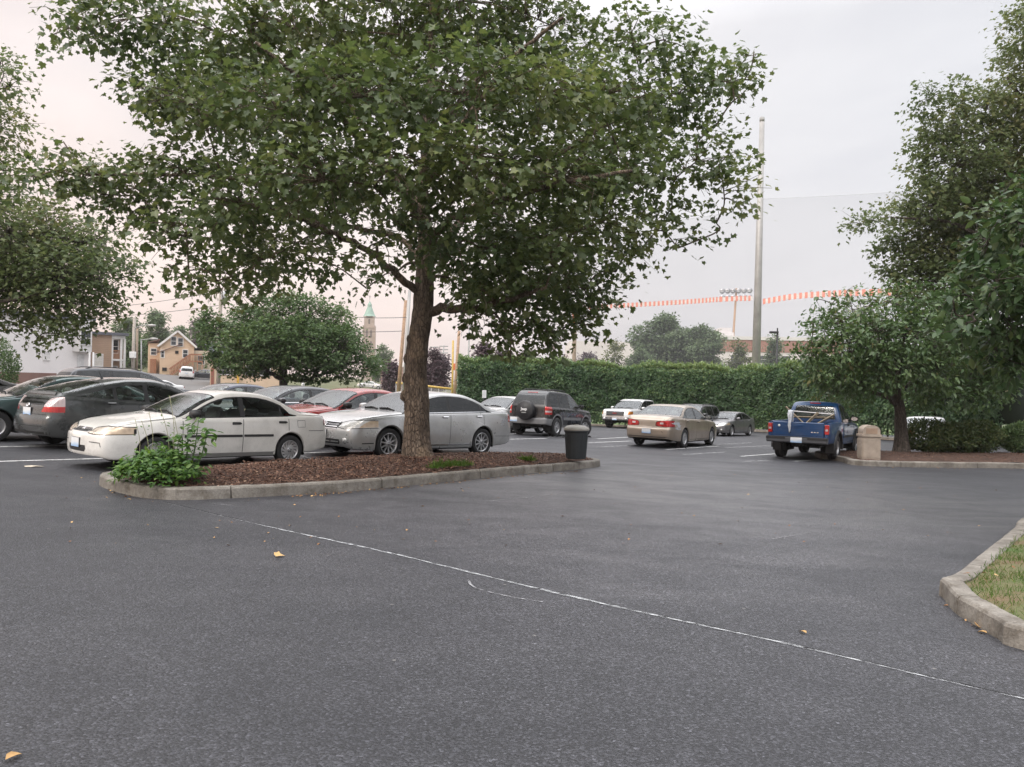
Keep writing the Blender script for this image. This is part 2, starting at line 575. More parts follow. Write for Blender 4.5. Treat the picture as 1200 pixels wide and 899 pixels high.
        flush()
    def parts(S, root, mats, made):
        """split the shell into its parts"""
        bm = S.bm; groups = {}
        for f in bm.faces:
            k = f[S.lay]; part, parent, mat, side = S.regs[k]
            sd = 0
            if side: sd = 1 if f.calc_center_median().y > 0 else -1
            groups.setdefault((part, sd), []).append((f, k))
        order = sorted(groups, key=lambda g: 0 if S.regs[groups[g][0][1]][1] is None else 1)
        for g in order:
            part, sd = g
            vm = {}; vs = []; fs = []; mi = []; ml = []
            for f, k in groups[g]:
                mat = S.regs[k][2]
                if mat not in ml: ml.append(mat)
                ix = []
                for v in f.verts:
                    if v.index not in vm or vm[v.index][0] is not v:
                        pass
                    key = id(v) if False else v
                    if key not in vm: vm[key] = len(vs); vs.append(tuple(v.co))
                    ix.append(vm[key])
                fs.append(ix); mi.append(ml.index(mat))
            me = bpy.data.meshes.new(part); me.from_pydata(vs, [], fs)
            me.polygons.foreach_set('material_index', mi); me.polygons.foreach_set('use_smooth', [True] * len(fs)); me.update()
            par = S.regs[groups[g][0][1]][1]
            po = root
            if par is not None: po = made.get((par, sd)) or made.get((par, 0)) or root
            made[(part, sd)] = link_mesh(part, me, [mats[x] for x in ml], po)
        return made

def wheel_mesh(r, rr, w, kind):
    """tyre mesh and rim mesh about the y axis, outer face towards +y"""
    RY = Matrix.Rotation(-math.pi / 2, 4, 'X')      # lathe z -> +y
    t = MB()
    prof = [(rr * 0.97, -w * .42), (rr * 1.03, -w * .5), (r * .93, -w * .5), (r * .985, -w * .42), (r, -w * .3), (r, -w * .06), (r - .006, -w * .05), (r - .006, w * .05), (r, w * .06), (r, w * .3), (r * .985, w * .42), (r * .93, w * .5), (rr * 1.1, w * .5), (rr * 1.03, w * .46), (rr * .97, w * .40)]
    t.lathe(prof, 36, RY)
    q = MB()
    k = kind
    q.mi = 0
    q.lathe([(rr * 1.01, w * .41), (rr * 0.985, w * .455), (rr * .93, w * .44), (rr * .88, w * .36), (rr * .86, -w * .3)], 36, RY)
    q.mi = 1
    q.lathe([(rr * .87, -w * .05), (0.001, -w * .05)], 28, RY)
    q.mi = 0
    hub = k.get('hub', .24)
    q.lathe([(rr * hub * 1.15, w * .2), (rr * hub, w * .36), (rr * hub * .8, w * .40), (0.001, w * .42)], 24, RY)
    N = k['n']; wid = k['w'] * rr; tw = k.get('twist', 0.0)
    for i in range(N):
        a0 = 2 * math.pi * i / N
        segs = 4; vs = []; fs = []
        for j in range(segs + 1):
            u = j / segs; rad = rr * (hub * .9 + (0.93 - hub * .9) * u); a = a0 + tw * u
            hwid = wid * 0.5 * (1 + k.get('flare', 0.3) * (u - .3)); dy = w * (.37 + k.get('dish', -.02) * math.sin(u * math.pi))
            er = Vector((math.cos(a), 0, math.sin(a))); et = Vector((-math.sin(a), 0, math.cos(a)))
            for sgn in (-1, 1):
                vs.append(er * rad + et * hwid * sgn + Vector((0, dy, 0)))
            for sgn in (-1, 1):
                vs.append(er * rad + et * hwid * sgn * 1.1 + Vector((0, dy - .035, 0)))
        for j in range(segs):
            b = j * 4; c = b + 4
            fs += [(b, b + 1, c + 1, c), (b + 1, b + 3, c + 3, c + 1), (b + 2, b, c, c + 2)]
        q._add(vs, fs, False)
    for i in range(k.get('nuts', 5)):
        a = 2 * math.pi * i / max(1, k.get('nuts', 5))
        p = Vector((math.cos(a) * rr * hub * .62, w * .385, math.sin(a) * rr * hub * .62))
        q.mi = 1; q.tube([p, p + Vector((0, .012, 0))], 0.009, 6, True, False)
    return t.mesh('wheel'), q.mesh('rim')

RIMS = {
    'swirl': dict(n=13, w=.20, twist=.55, hub=.26, flare=.5),
    'ten': dict(n=10, w=.13, hub=.2, flare=-.5),
    'five': dict(n=5, w=.34, hub=.27, flare=.2),
    'seven': dict(n=7, w=.22, hub=.26, flare=.2),
    'six': dict(n=6, w=.36, hub=.34, flare=.3),
    'cap': dict(n=9, w=.44, hub=.5, flare=.5),
}

def add_wheels(root, sp, L2, steer=0.0):
    tm, rm = wheel_mesh(sp['r'], sp['rr'], sp.get('tw', .195), RIMS[sp['rim']])
    tm.materials.append(MT['rubber']); rm.materials.append(MT['alloy'] if sp.get('rimmat') is None else sp['rimmat']); rm.materials.append(MT['dark'])
    for i, a in enumerate(sp['axles']):
        for sd in (1, -1):
            o = link_mesh('wheel', tm, [], root)
            o.location = (L2 - a, sd * (sp['track'] / 2), sp['r'])
            o.rotation_euler = (0, rng.uniform(0, 6), 0 if sd > 0 else math.pi)
            if i == 0 and steer:
                o.rotation_euler = (0, 0, (0 if sd > 0 else math.pi) + steer)
            link_mesh('rim', rm, [], o)

def seat(mb, x, y, z, w=.5, bh=.62):
    mb.mi = 0
    mb.box((x - .24, y - w / 2, z), (x + .26, y + w / 2, z + .17), bev=.05)
    m = Matrix.Translation((x - .2, y, z + .12)) @ Matrix.Rotation(R(-14), 4, 'Y')
    mb.box((-.07, -w / 2 + .01, 0), (.06, w / 2 - .01, bh), m, bev=.055)
    if bh > .5: mb.box((-.05, -.12, bh + .04), (.05, .12, bh + .2), m, bev=.045)

def interior(root, sp, S, L2, mat):
    """seats, dashboard, steering wheel, floor"""
    mb = MB(); s0 = sp['cowl']; z0 = .30 + sp.get('lift', 0)
    yw = S.hw((sp['axles'][0] + sp['axles'][1]) / 2)
    mb.mi = 1
    mb.box((L2 - sp['axles'][1] + S.ra + .02, -yw + .07, z0 - .12), (L2 - sp['axles'][0] - S.ra - .02, yw - .07, z0 - .02))
    mb.box((L2 - s0 - .62, -yw + .12, S.belt(s0) - .28), (L2 - s0 - .12, yw - .12, S.belt(s0) - .02), bev=.08)
    mb.box((L2 - s0 - .1, -yw + .12, z0 - .1), (L2 - s0 - .05, yw - .12, S.belt(s0) - .12))
    fx = L2 - sp['seatf']
    for y in (.36, -.36): seat(mb, fx, y, z0 + .05, bh=sp.get('sbh', .6))
    mb.mi = 1
    # steering wheel and mirror
    c = Vector((fx + .52, .36, S.belt(sp['seatf']) - .02))
    ring = []
    for k in range(17):
        a = 2 * math.pi * k / 16
        ring.append(c + Vector((math.sin(a) * .08, math.cos(a) * .18, math.sin(a) * .165)))
    mb.tube(ring, .015, 6); mb.tube([c, c + Vector((.2, 0, -.12))], .035, 6)
    for a in (0, 2.6, 3.7): mb.tube([c, c + Vector((math.sin(a) * .08, math.cos(a) * .18, math.sin(a) * .165))], .014, 5)
    zr = S.top(sp['seatf'] - .35) - .16
    mb.box((fx + .38, -.11, zr), (fx + .42, .11, zr + .06), bev=.015)
    if sp.get('seatr'):
        rx = L2 - sp['seatr']
        for y in (-.42, 0, .42): seat(mb, rx, y, z0 + .06, w=.44, bh=.56 if y else .5)
        mb.mi = 1
        mb.box((rx - .42, -yw + .14, S.belt(sp['seatr']) - .06), (rx - .16, yw - .14, S.belt(sp['seatr']) - .02))
    mb.build('interior', [mat, MT['dark']], root)

def make_car(name, sp, mats, label, cat, group=None, steer=0.0):
    root = empty(name, label=label, cat=cat, group=group)
    S = Shell(sp); L = sp['L']; L2 = L / 2; E2 = S.end / 2 + sp.get('shift', 0)
    A0, A1 = sp['axles']; ra = S.ra
    M2 = dict(MT); M2.update(mats)
    # ---- bumpers
    if 'fb' in sp:
        S.cut('side', [(-.4, -.1), (A0 - ra - .015, -.1), (A0 - ra - .015, sp['fb'][1]), (-.4, sp['fb'][0])], 'front_bumper', None, sp.get('fbmat', 'paint'), flt=lambda s, y, z, n: s < A0)
    if 'rb' in sp:
        S.cut('side', [(L + .4, -.1), (A1 + ra + .015, -.1), (A1 + ra + .015, sp['rb'][1]), (L + .4, sp['rb'][0])], 'rear_bumper', None, sp.get('rbmat', 'paint'), flt=lambda s, y, z, n: s > A1)
    # ---- side glass outline
    s0, s1 = sp['dlo']; c_t, c_b = sp['cline']
    bl = lambda s: S.belt(s) + sp.get('winlow', .02)
    tp = lambda s, mg: S.zedge(s) - mg * (1 + 1.3 * abs(S.top(s + .05) - S.top(s - .05)) / .1)
    def dlo(a, b, mg, low=0.0):
        up = []; dn = []
        n = 14
        for i in range(n + 1):
            s = a + (b - a) * i / n
            zt = tp(s, mg); zb = bl(s) + low
            # rear pillar line
            t = (s - c_t[0]) / (c_b[0] - c_t[0]) if c_b[0] != c_t[0] else 0
            if t > 0: zt = min(zt, c_t[1] + (c_b[1] - c_t[1]) * t)
            if zt - zb < .012: zt = zb + .012
            up.append((s, zt)); dn.append((s, zb))
        return up + dn[::-1]
    side_f = lambda s, y, z, n: abs(n.y) > .35
    doors = sp.get('doors', [])
    for i, (a, b, low) in enumerate(doors):
        last = i == len(doors) - 1
        zl = lambda s: S.bot(s) + low
        top_pts = []
        for k in range(9):
            s = a + (b - a) * k / 8
            zt = bl(s) - .014
            top_pts.append((s, zt))
        poly = top_pts[:]
        if last and b > A1 - ra - .05:
            bx = A1 - ra - .03
            poly += [(b, S.r + ra * .98), (b - .04, S.r + ra * .9), (bx + .12, S.r + ra * .55), (bx + .01, S.r), (bx, zl(bx)), (a, zl(a))]
        else:
            poly += [(b, zl(b)), (a, zl(a))]
        sp.setdefault('_dp', []).append(poly)
        S.cut('side', poly, 'front_door' if i == 0 else 'rear_door', None, 'paint', True, flt=lambda s, y, z, n: abs(n.y) > .25)
    S.cut('side', dlo(s0, s1, sp.get('trim', .035), -.012), 'window_trim', None, sp.get('trimmat', 'black'), True, flt=side_f)
    wins = sp['wins']
    for i, (a, b) in enumerate(wins):
        par = 'front_door' if i == 0 and doors else ('rear_door' if i == 1 and len(doors) > 1 else None)
        nm = 'side_window'
        poly = rounded(dlo(a, b, sp.get('trim', .035) + .022), .035, 1) if False else dlo(a, b, sp.get('trim', .035) + .022)
        S.cut('side', poly, nm + '~%d' % i, par, sp.get('sglass', ['glass'] * 9)[i], True, flt=side_f)
    # ---- windscreen, rear window (seen from above)
    ws = sp['wscreen']
    def tpoly(a, b, in0, in1):
        n = 8; up = []
        for i in range(n + 1):
            s = a + (b - a) * i / n
            up.append((s, S.yedge(s) - (in0 + (in1 - in0) * i / n)))
        # bowed ends
        e = []
        for k in range(1, 8):
            y = up[-1][1] * (1 - k / 4); e.append((b, y))
        f = []
        for k in range(1, 8):
            y = -up[0][1] * (1 - k / 4); f.append((a, y))
        return up + e + [(s, -y) for s, y in reversed(up)] + f
    upf = lambda s, y, z, n: n.z > .12 and z > S.belt(s) - .01
    S.cut('top', tpoly(ws[0] - .03, ws[1] + .03, -.01, .005), 'windscreen_surround', None, 'black', flt=upf)
    S.cut('top', tpoly(ws[0], ws[1], .02, .03), 'windscreen', None, 'glass', flt=upf)
    if 'rwin' in sp:
        rw = sp['rwin']
        S.cut('top', tpoly(rw[0] - .02, rw[1] + .02, .03, .01), 'rear_window_surround', None, 'black', flt=upf)
        S.cut('top', tpoly(rw[0], rw[1], .05, .03), 'rear_window', None, sp.get('rglass', 'glass'), flt=upf)
    for view, poly, part, mat, lim, side in sp.get('regions', []):
        if view == 'front': flt = (lambda lim: lambda s, y, z, n: s < lim)(lim)
        elif view == 'rear': flt = (lambda lim: lambda s, y, z, n: s > L - lim)(lim)
        elif view == 'side': flt = (lambda lim: lambda s, y, z, n: abs(n.y) > .2)(lim)
        else: flt = upf
        if part in ('headlight', 'tail_light', 'indicator'):
            cx = sum(p[0] for p in poly) / len(poly); cy = sum(p[1] for p in poly) / len(poly)
            grown = [(p[0] + math.copysign(.014, p[0] - cx), p[1] + math.copysign(.012, p[1] - cy)) for p in poly]
            if part != 'indicator': S.cut(view, grown, 'body', None, 'dark', False, flt=(lambda lim, v: (lambda s, y, z, n: s < lim + .012) if v == 'front' else (lambda s, y, z, n: s > L - lim - .012))(lim, view))
        S.cut(view, poly, part, None, mat, side or (view in ('front', 'rear') and min(p[0] for p in poly) > .01), flt=flt)
    made = S.parts(root, M2, {})
    for k, o in list(made.items()):
        if '~' in k[0]:
            nm = k[0].split('~')[0]; o.name = nm; o.data.name = nm
    body = made[('body', 0)]
    # ---- seams, handles on the doors
    for i, poly in enumerate(sp.get('_dp', [])):
        for sd in (1, -1):
            dn = 'front_door' if i == 0 else 'rear_door'
            d = made.get((dn, sd))
            if d is None: continue
            mb = MB()
            S.ribbon(mb, 'side', poly + poly[:1], .011, sd, .0015)
            mb.build('door_seam', MT['dark'], d)
            h = MB()
            a, b, low = doors[i]
            hs = b - sp.get('hback', .16); hz = S.belt(hs) - sp.get('hdrop', .075)
            p, no = S.hit('side', hs, hz, sd)
            if p is not None:
                m = orient(p, (1, 0, 0), no)
                hm = sp.get('hmat', 'paint'); 
                h.mi = 0; h.box((-.085, -.026, -.01), (.085, .026, .006), m, bev=.01)
                h.mi = 1; h.box((-.095, -.013, .004), (.095, .017, .034), m, bev=.012)
                h.build('door_handle', [MT['black'], M2[hm]], d)
    # ---- door mirrors
    for sd in (1, -1):
        ms = sp['mirror']
        p, no = S.hit('side', ms[0], ms[1], sd)
        if p is None: continue
        mb = MB()
        mb.mi = 0
        c = p + Vector((0, sd * .13, .05)); 
        vs = []; fs = []
        prof = [(-.055, .8), (-.05, .95), (-.02, 1.0), (.03, .92), (.07, .7), (.095, .35)]
        for (dx, k) in prof:
            for q in range(12):
                a = 2 * math.pi * q / 12
                cy = math.copysign(abs(math.cos(a)) ** .6, math.cos(a)); cz = math.copysign(abs(math.sin(a)) ** .6, math.sin(a))
                vs.append(c + Vector((dx, cy * .115 * k, cz * .075 * k)))
        for i in range(len(prof) - 1):
            for q in range(12):
                q2 = (q + 1) % 12
                fs.append((i * 12 + q, i * 12 + q2, (i + 1) * 12 + q2, (i + 1) * 12 + q))
        fs.append(tuple(range(12))); fs.append(tuple((len(prof) - 1) * 12 + q for q in range(12)))
        mb._add(vs, fs, True)
        mb.mi = 1; mb.box((-.04, -.04, -.03), (.03, .05, .025), Matrix.Translation(p + Vector((0, sd * .02, .02))), bev=.01)
        o = mb.build('door_mirror', [M2[sp.get('mirmat', 'paint')], MT['black']], root)
        g = MB(); g.lathe([(.001, 0), (.06, 0)], 14, Matrix.Translation(c + Vector((-.057, 0, 0))) @ Matrix.Rotation(-math.pi / 2, 4, 'Y') @ Matrix.Diagonal((1.0, 1.6, 1, 1)))
        g.build('mirror_glass', MT['chrome'], o)
    # ---- wells and floor
    mb = MB()
    yw = S.hw((A0 + A1) / 2)
    for a in sp['axles']:
        for sd in (1, -1):
            yo = S.hw(a) - .03; yi = yo - .33; vs = []; fs = []
            for k in range(15):
                an = math.pi * (k / 14 * 1.2 - .1)
                x = E2 - a + math.cos(an) * (ra + .012); z = S.r + math.sin(an) * (ra + .012)
                vs += [Vector((x, sd * yo, z)), Vector((x, sd * yi, z))]
            for k in range(14): fs.append((2 * k, 2 * k + 1, 2 * k + 3, 2 * k + 2))
            fs.append(tuple(2 * k + 1 for k in range(15)))
            mb._add(vs, fs, True)
    zb = S.bot(L / 2)
    mb.box((E2 - L + .28, -yw + .42, zb + .02), (E2 - .22, yw - .42, zb + .16))
    mb.box((E2 - A1 + ra + .03, -yw + .10, zb + .012), (E2 - A0 - ra - .03, yw - .10, zb + .1))
    mb.tube([(E2 - A1, -sp['track'] / 2, S.r), (E2 - A1, sp['track'] / 2, S.r)], .05, 8)
    mb.tube([(E2 - A0, -sp['track'] / 2, S.r), (E2 - A0, sp['track'] / 2, S.r)], .04, 8)
    mb.tube([(E2 - L + .7, -.35, zb + .06), (E2 - L + .12, -.35, zb + .07)], .03, 8)
    mb.build('underbody', MT['dark'], root)
    add_wheels(root, sp, E2, steer)
    if sp.get('interior', True): interior(root, sp, S, E2, M2.get('seatmat', MT['seat']))
    if sp.get('plates', True):
        for view in sp.get('plateviews', ('front', 'rear')):
            z = sp['platez'][0 if view == 'front' else 1]; y = sp.get('platey', 0)
            p, no = S.hit(view, y, z)
            if p is None: continue
            m = orient(p + no * .004, (0, 1, 0) if view == 'front' else (0, -1, 0), (1, 0, .0) if view == 'front' else (-1, 0, 0))
            q = MB(); q.mi = 1; q.box((-.16, -.082, -.03), (.16, .082, .006), m, bev=.004); q.mi = 0; q.box((-.152, -.076, .0), (.152, .076, .010), m)
            q.build('licence_plate', [MT['plate'], MT['black']], root)
    if sp.get('extra'): sp['extra'](root, S, M2, made)
    if sp.get('wipers', True):
        mb = MB()
        for (y0, y1) in ((.55, -.02), (-.02, -.55)):
            S.ribbon(mb, 'top', [(ws[0] + .0, y0), (ws[0] + .07, (y0 + y1) / 2), (ws[0] + .05, y1)], .016, 1, .012, .06, .01)
        mb.build('wiper', MT['black'], root)
    for o in [x for x in bpy.data.objects if x.parent == root and x.name.startswith('side_window')]: pass
    S.bm.free()
    root['_S'] = 0; del root['_S']
    return root, S, made

def place(root, p, heading, scale=1.0, dz=0.0):
    """stand a vehicle on the sloping ground; heading = direction of its nose, from +X"""
    e = .5
    n = Vector((-(gz(p[0] + e, p[1]) - gz(p[0] - e, p[1])) / (2 * e), -(gz(p[0], p[1] + e) - gz(p[0], p[1] - e)) / (2 * e), 1)).normalized()
    x = Vector((math.cos(heading), math.sin(heading), 0)); x = (x - n * x.dot(n)).normalized()
    y = n.cross(x)
    m = Matrix((x, y, n)).transposed()
    root.location = (p[0], p[1], gz(p[0], p[1]) + dz)
    root.rotation_euler = m.to_euler()
    root.scale = (scale,) * 3
# ------------------------------------------------------------------ the kinds of vehicle
def arc_poly(c, z, r, low, n=12):
    return [(c + r * math.cos(math.pi * k / n), z + r * math.sin(math.pi * k / n)) for k in range(n + 1)] + [(c - r, low), (c + r, low)]

def grille_bars(root, S, zs, y0, mat, h=.012, proud=.012, name='grille_bar'):
    mb = MB()
    for z in zs: S.ribbon(mb, 'front', [(-y0, z), (y0, z)], h, 1, .0, .03, proud)
    return mb.build(name, mat, root)

def emblem(root, S, view, y, z, r, mat, kind='oval'):
    p, no = S.hit(view, y, z)
    if p is None: return
    m = orient(p + no * .014, (0, 1, 0), no) 
    mb = MB()
    if kind == 'oval':
        for (a, b, t) in ((r, r * .68, r * .16), (r * .42, r * .64, r * .11), (r * .9, r * .3, r * .1)):
            ring = [m @ Vector((a * math.cos(k / 20 * 2 * math.pi), b * math.sin(k / 20 * 2 * math.pi) + (r * .3 if b == r * .3 else 0), 0)) for k in range(21)]
            mb.tube(ring, t, 5)
    elif kind == 'h':
        for pts in ([(-.8, .9), (-.6, -.9), (.6, -.9), (.8, .9), (-.8, .9)], [(-.45, .7), (-.35, -.7)], [(.45, .7), (.35, -.7)], [(-.4, 0), (.4, 0)]):
            mb.tube([m @ Vector((a * r, b * r * .8, 0)) for a, b in pts], r * .13, 5)
    mb.build('emblem', mat, root)

def trim_strip(root, S, pts, w, mat, thick=.012, name='side_moulding', view='side'):
    for sd in ((1, -1) if view == 'side' else (1,)):
        mb = MB()
        for p in pts: S.ribbon(mb, view, p, w, sd, .0, .06, thick)
        mb.build(name, mat, root)

def fog_slot(root, S, pts, w, mat, name='bumper_slot'):
    for p in pts:
        mb = MB(); S.ribbon(mb, 'front', p, w, 1, .002, .03); mb.build(name, mat, root)

def seams(root, S, lst):
    """shut lines, one by one: (view, points, width, side)"""
    for view, pts, w, sd in lst:
        mb = MB(); S.ribbon(mb, view, pts, w, sd, .002)
        if mb.v: mb.build('panel_seam', MT['dark'], root)

def fog_lights(root, S, y, z, r):
    for s in (1, -1):
        p, no = S.hit('front', s * y, z)
        if p is None: continue
        mb = MB(); mb.lathe([(.001, .03), (r * .65, .025), (r, .01), (r * 1.05, -.03)], 16, orient(p, no.orthogonal(), no)); mb.build('fog_light', MT['head'], root)

def sedan_spec(**k):
    sp = dict(L=4.45, r=.285, rr=.19, ra=.335, axles=(.86, 3.48), track=1.48, rim='swirl', tw=.185,
        top=[(0, .63), (.03, .68), (.12, .735), (.45, .815), (.9, .89), (1.2, .94), (1.45, 1.085), (1.85, 1.285), (2.15, 1.365), (2.5, 1.39), (2.85, 1.378), (3.2, 1.30), (3.55, 1.135), (3.82, 1.02), (4.1, 1.0), (4.36, .975), (4.42, .93), (4.45, .86)],
        belt=[(0, .59), (.1, .66), (.4, .755), (.9, .83), (1.3, .875), (2.4, .905), (3.4, .93), (4.2, .94), (4.4, .90), (4.45, .82)],
        hw=[(0, .60), (.03, .67), (.1, .735), (.25, .785), (.5, .815), (1.0, .842), (1.6, .852), (3.0, .852), (3.7, .83), (4.15, .785), (4.35, .73), (4.42, .68), (4.45, .62)],
        bot=[(0, .24), (.15, .19), (.5, .185), (1.0, .2), (3.3, .2), (3.9, .23), (4.3, .28), (4.45, .30)],
        fprof=[(.1, .10), (.22, .03), (.38, 0), (.5, 0), (.58, .02), (.7, .09), (.8, .16)], rprof=[(.2, .06), (.35, .0), (.58, .0), (.66, .025), (.9, .05), (1.0, .10)],
        fbulge=.10, rbulge=.07, cowl=1.2, dlo=(1.36, 3.62), cline=((3.18, 1.27), (3.50, .95)), wins=[(1.42, 2.40), (2.50, 3.24), (3.28, 3.6)],
        wscreen=(1.22, 1.92), rwin=(3.18, 3.74), doors=[(1.30, 2.45, .06), (2.45, 3.42, .06)], fb=(.60, .56), rb=(.62, .58), seatf=2.2, seatr=3.05, mirror=(1.47, .92), platez=(.42, .80))
    sp.update(k)
    return sp

def civic_spec():
    sp = sedan_spec(top=[(0, .655), (.03, .71), (.12, .765), (.45, .838), (.9, .905), (1.2, .95), (1.45, 1.09), (1.85, 1.288), (2.15, 1.368), (2.5, 1.39), (2.85, 1.378), (3.2, 1.30), (3.55, 1.14), (3.82, 1.03), (4.1, 1.01), (4.36, .985), (4.42, .94), (4.45, .86)], fprof=[(.1, .07), (.22, .02), (.36, 0), (.56, 0), (.61, .012), (.74, .06), (.82, .12)], fbulge=.10, hw=[(0, .64), (.03, .70), (.1, .755), (.25, .80), (.5, .825), (1.0, .845), (1.6, .852), (3.0, .852), (3.7, .83), (4.15, .785), (4.35, .73), (4.42, .68), (4.45, .62)], mirmat='black', hmat='black', hback=.14, hdrop=.10, rbmat='paint', platez=(.44, .78), platey=-.0)
    sp['regions'] = [
        ('front', [(.33, .615), (.50, .60), (.70, .605), (.9, .625), (.9, .70), (.80, .725), (.60, .735), (.40, .70), (.34, .665)], 'headlight', 'headold', .50, False),
        ('front', [(.70, .607), (.9, .622), (.9, .70), (.80, .722), (.72, .728)], 'indicator', 'amberpale', .50, False),
        ('front', [(-.30, .625), (.30, .625), (.31, .655), (.27, .69), (-.27, .69), (-.31, .655)], 'grille', 'black', .4, False),
        ('front', [(-.29, .30), (.29, .30), (.33, .35), (.31, .405), (-.31, .405), (-.33, .35)], 'lower_grille', 'black', .4, False),
        ('rear', [(.46, .77), (.9, .77), (.9, .935), (.48, .935)], 'tail_light', 'red', .135, False)]
    def extra(root, S, M, made):
        grille_bars(root, S, (.642, .657, .672), .28, MT['chrome'], .008, .012)
        emblem(root, S, 'front', 0, .658, .042, MT['chrome'], 'h')
        trim_strip(root, S, [[(1.33, .575), (2.43, .575)], [(2.47, .578), (3.08, .578)], [(.88 + .36, .572), (1.28, .572)]], .042, MT['black'])
        trim_strip(root, S, [[(1.24, .235), (3.1, .235)]], .07, M['lowpaint'], .006, 'sill_trim')
        fog_slot(root, S, [[(.42, .47), (.66, .465), (.68, .40)], [(-.42, .47), (-.66, .465), (-.68, .40)]], .013, MT['dark'])
        seams(root, S, [(v, p, w, sd) for sd in (1, -1) for v, p, w in (('side', [(3.90, .66), (4.3, .655)], .010), ('side', [(.1, .755), (.5, .815), (1.15, .885)], .008), ('side', [(3.62, .86), (3.80, .86), (3.81, .73), (3.63, .73), (3.62, .86)], .007))])
    sp['extra'] = extra
    return sp

def avalon_spec():
    sp = sedan_spec(L=5.0, r=.325, rr=.228, ra=.375, axles=(.98, 3.80), track=1.57, rim='ten', tw=.215,
        top=[(0, .70), (.03, .76), (.12, .82), (.5, .905), (1.0, .975), (1.32, 1.015), (1.6, 1.17), (2.05, 1.375), (2.35, 1.445), (2.75, 1.475), (3.2, 1.46), (3.6, 1.375), (4.05, 1.20), (4.38, 1.105), (4.7, 1.095), (4.92, 1.07), (4.975, 1.02), (5.0, .93)],
        belt=[(0, .66), (.1, .73), (.4, .83), (1.0, .905), (1.5, .945), (2.6, .985), (3.8, 1.015), (4.6, 1.03), (4.92, .99), (5.0, .88)],
        hw=[(0, .62), (.03, .70), (.1, .78), (.25, .84), (.5, .885), (1.0, .918), (1.6, .925), (3.4, .925), (4.1, .90), (4.6, .86), (4.85, .80), (4.96, .73), (5.0, .66)],
        bot=[(0, .25), (.15, .2), (.5, .19), (1.0, .2), (3.6, .2), (4.3, .23), (4.8, .27), (5.0, .32)],
        fprof=[(.1, .10), (.25, .03), (.40, 0), (.54, 0), (.62, .015), (.78, .08), (.9, .15)], rprof=[(.2, .08), (.38, .0), (.62, .0), (.72, .02), (1.0, .05), (1.1, .10)],
        cowl=1.32, dlo=(1.52, 4.10), cline=((3.62, 1.33), (4.0, 1.04)), wins=[(1.60, 2.66), (2.76, 3.72), (3.76, 4.05)], wscreen=(1.34, 2.12), rwin=(3.58, 4.28),
        doors=[(1.46, 2.71, .07), (2.71, 3.80, .07)], fb=(.66, .62), rb=(.66, .62), seatf=2.45, seatr=3.35, mirror=(1.68, 1.0), platez=(.50, .86), hmat='chrome', hback=.17,
        sglass=['glassdark', 'glassdark', 'glassdark'], rglass='glassdark', trim=.03)
    sp['regions'] = [
        ('front', [(.40, .655), (.62, .62), (.9, .66), (.93, .70), (.90, .80), (.66, .80), (.46, .74)], 'headlight', 'head', .66, False),
        ('front', [(.82, .655), (.95, .68), (.95, .79), (.86, .80)], 'indicator', 'amberpale', .66, False),
        ('front', [(-.40, .60), (.40, .60), (.45, .68), (.42, .755), (-.42, .755), (-.45, .68)], 'grille', 'black', .4, False),
        ('front', [(-.50, .30), (.50, .30), (.52, .345), (.50, .40), (-.50, .40), (-.52, .345)], 'lower_grille', 'black', .4, False),
        ('rear', [(.50, .82), (.95, .82), (.95, 1.0), (.55, 1.0)], 'tail_light', 'red', .26, False)]
    def extra(root, S, M, made):
        grille_bars(root, S, (.61, .65, .69, .735), .42, MT['chrome'], .018, .02)
        grille_bars(root, S, (.35,), .48, M['paint'], .016, .015)
        emblem(root, S, 'front', 0, .68, .075, MT['chrome'])
        fog_lights(root, S, .64, .385, .055)
        trim_strip(root, S, [[(1.40, .29), (3.40, .29)]], .03, MT['chrome'], .008, 'sill_moulding')
        seams(root, S, [(v, p, w, sd) for sd in (1, -1) for v, p, w in (('side', [(4.22, .47), (4.9, .46)], .008), ('side', [(.62, .34), (.30, .33)], .02))])
        trim_strip(root, S, [[(1.62, .975), (2.66, 1.01), (3.9, 1.045)]], .014, MT['chrome'], .006, 'belt_moulding')
    sp['extra'] = extra
    return sp

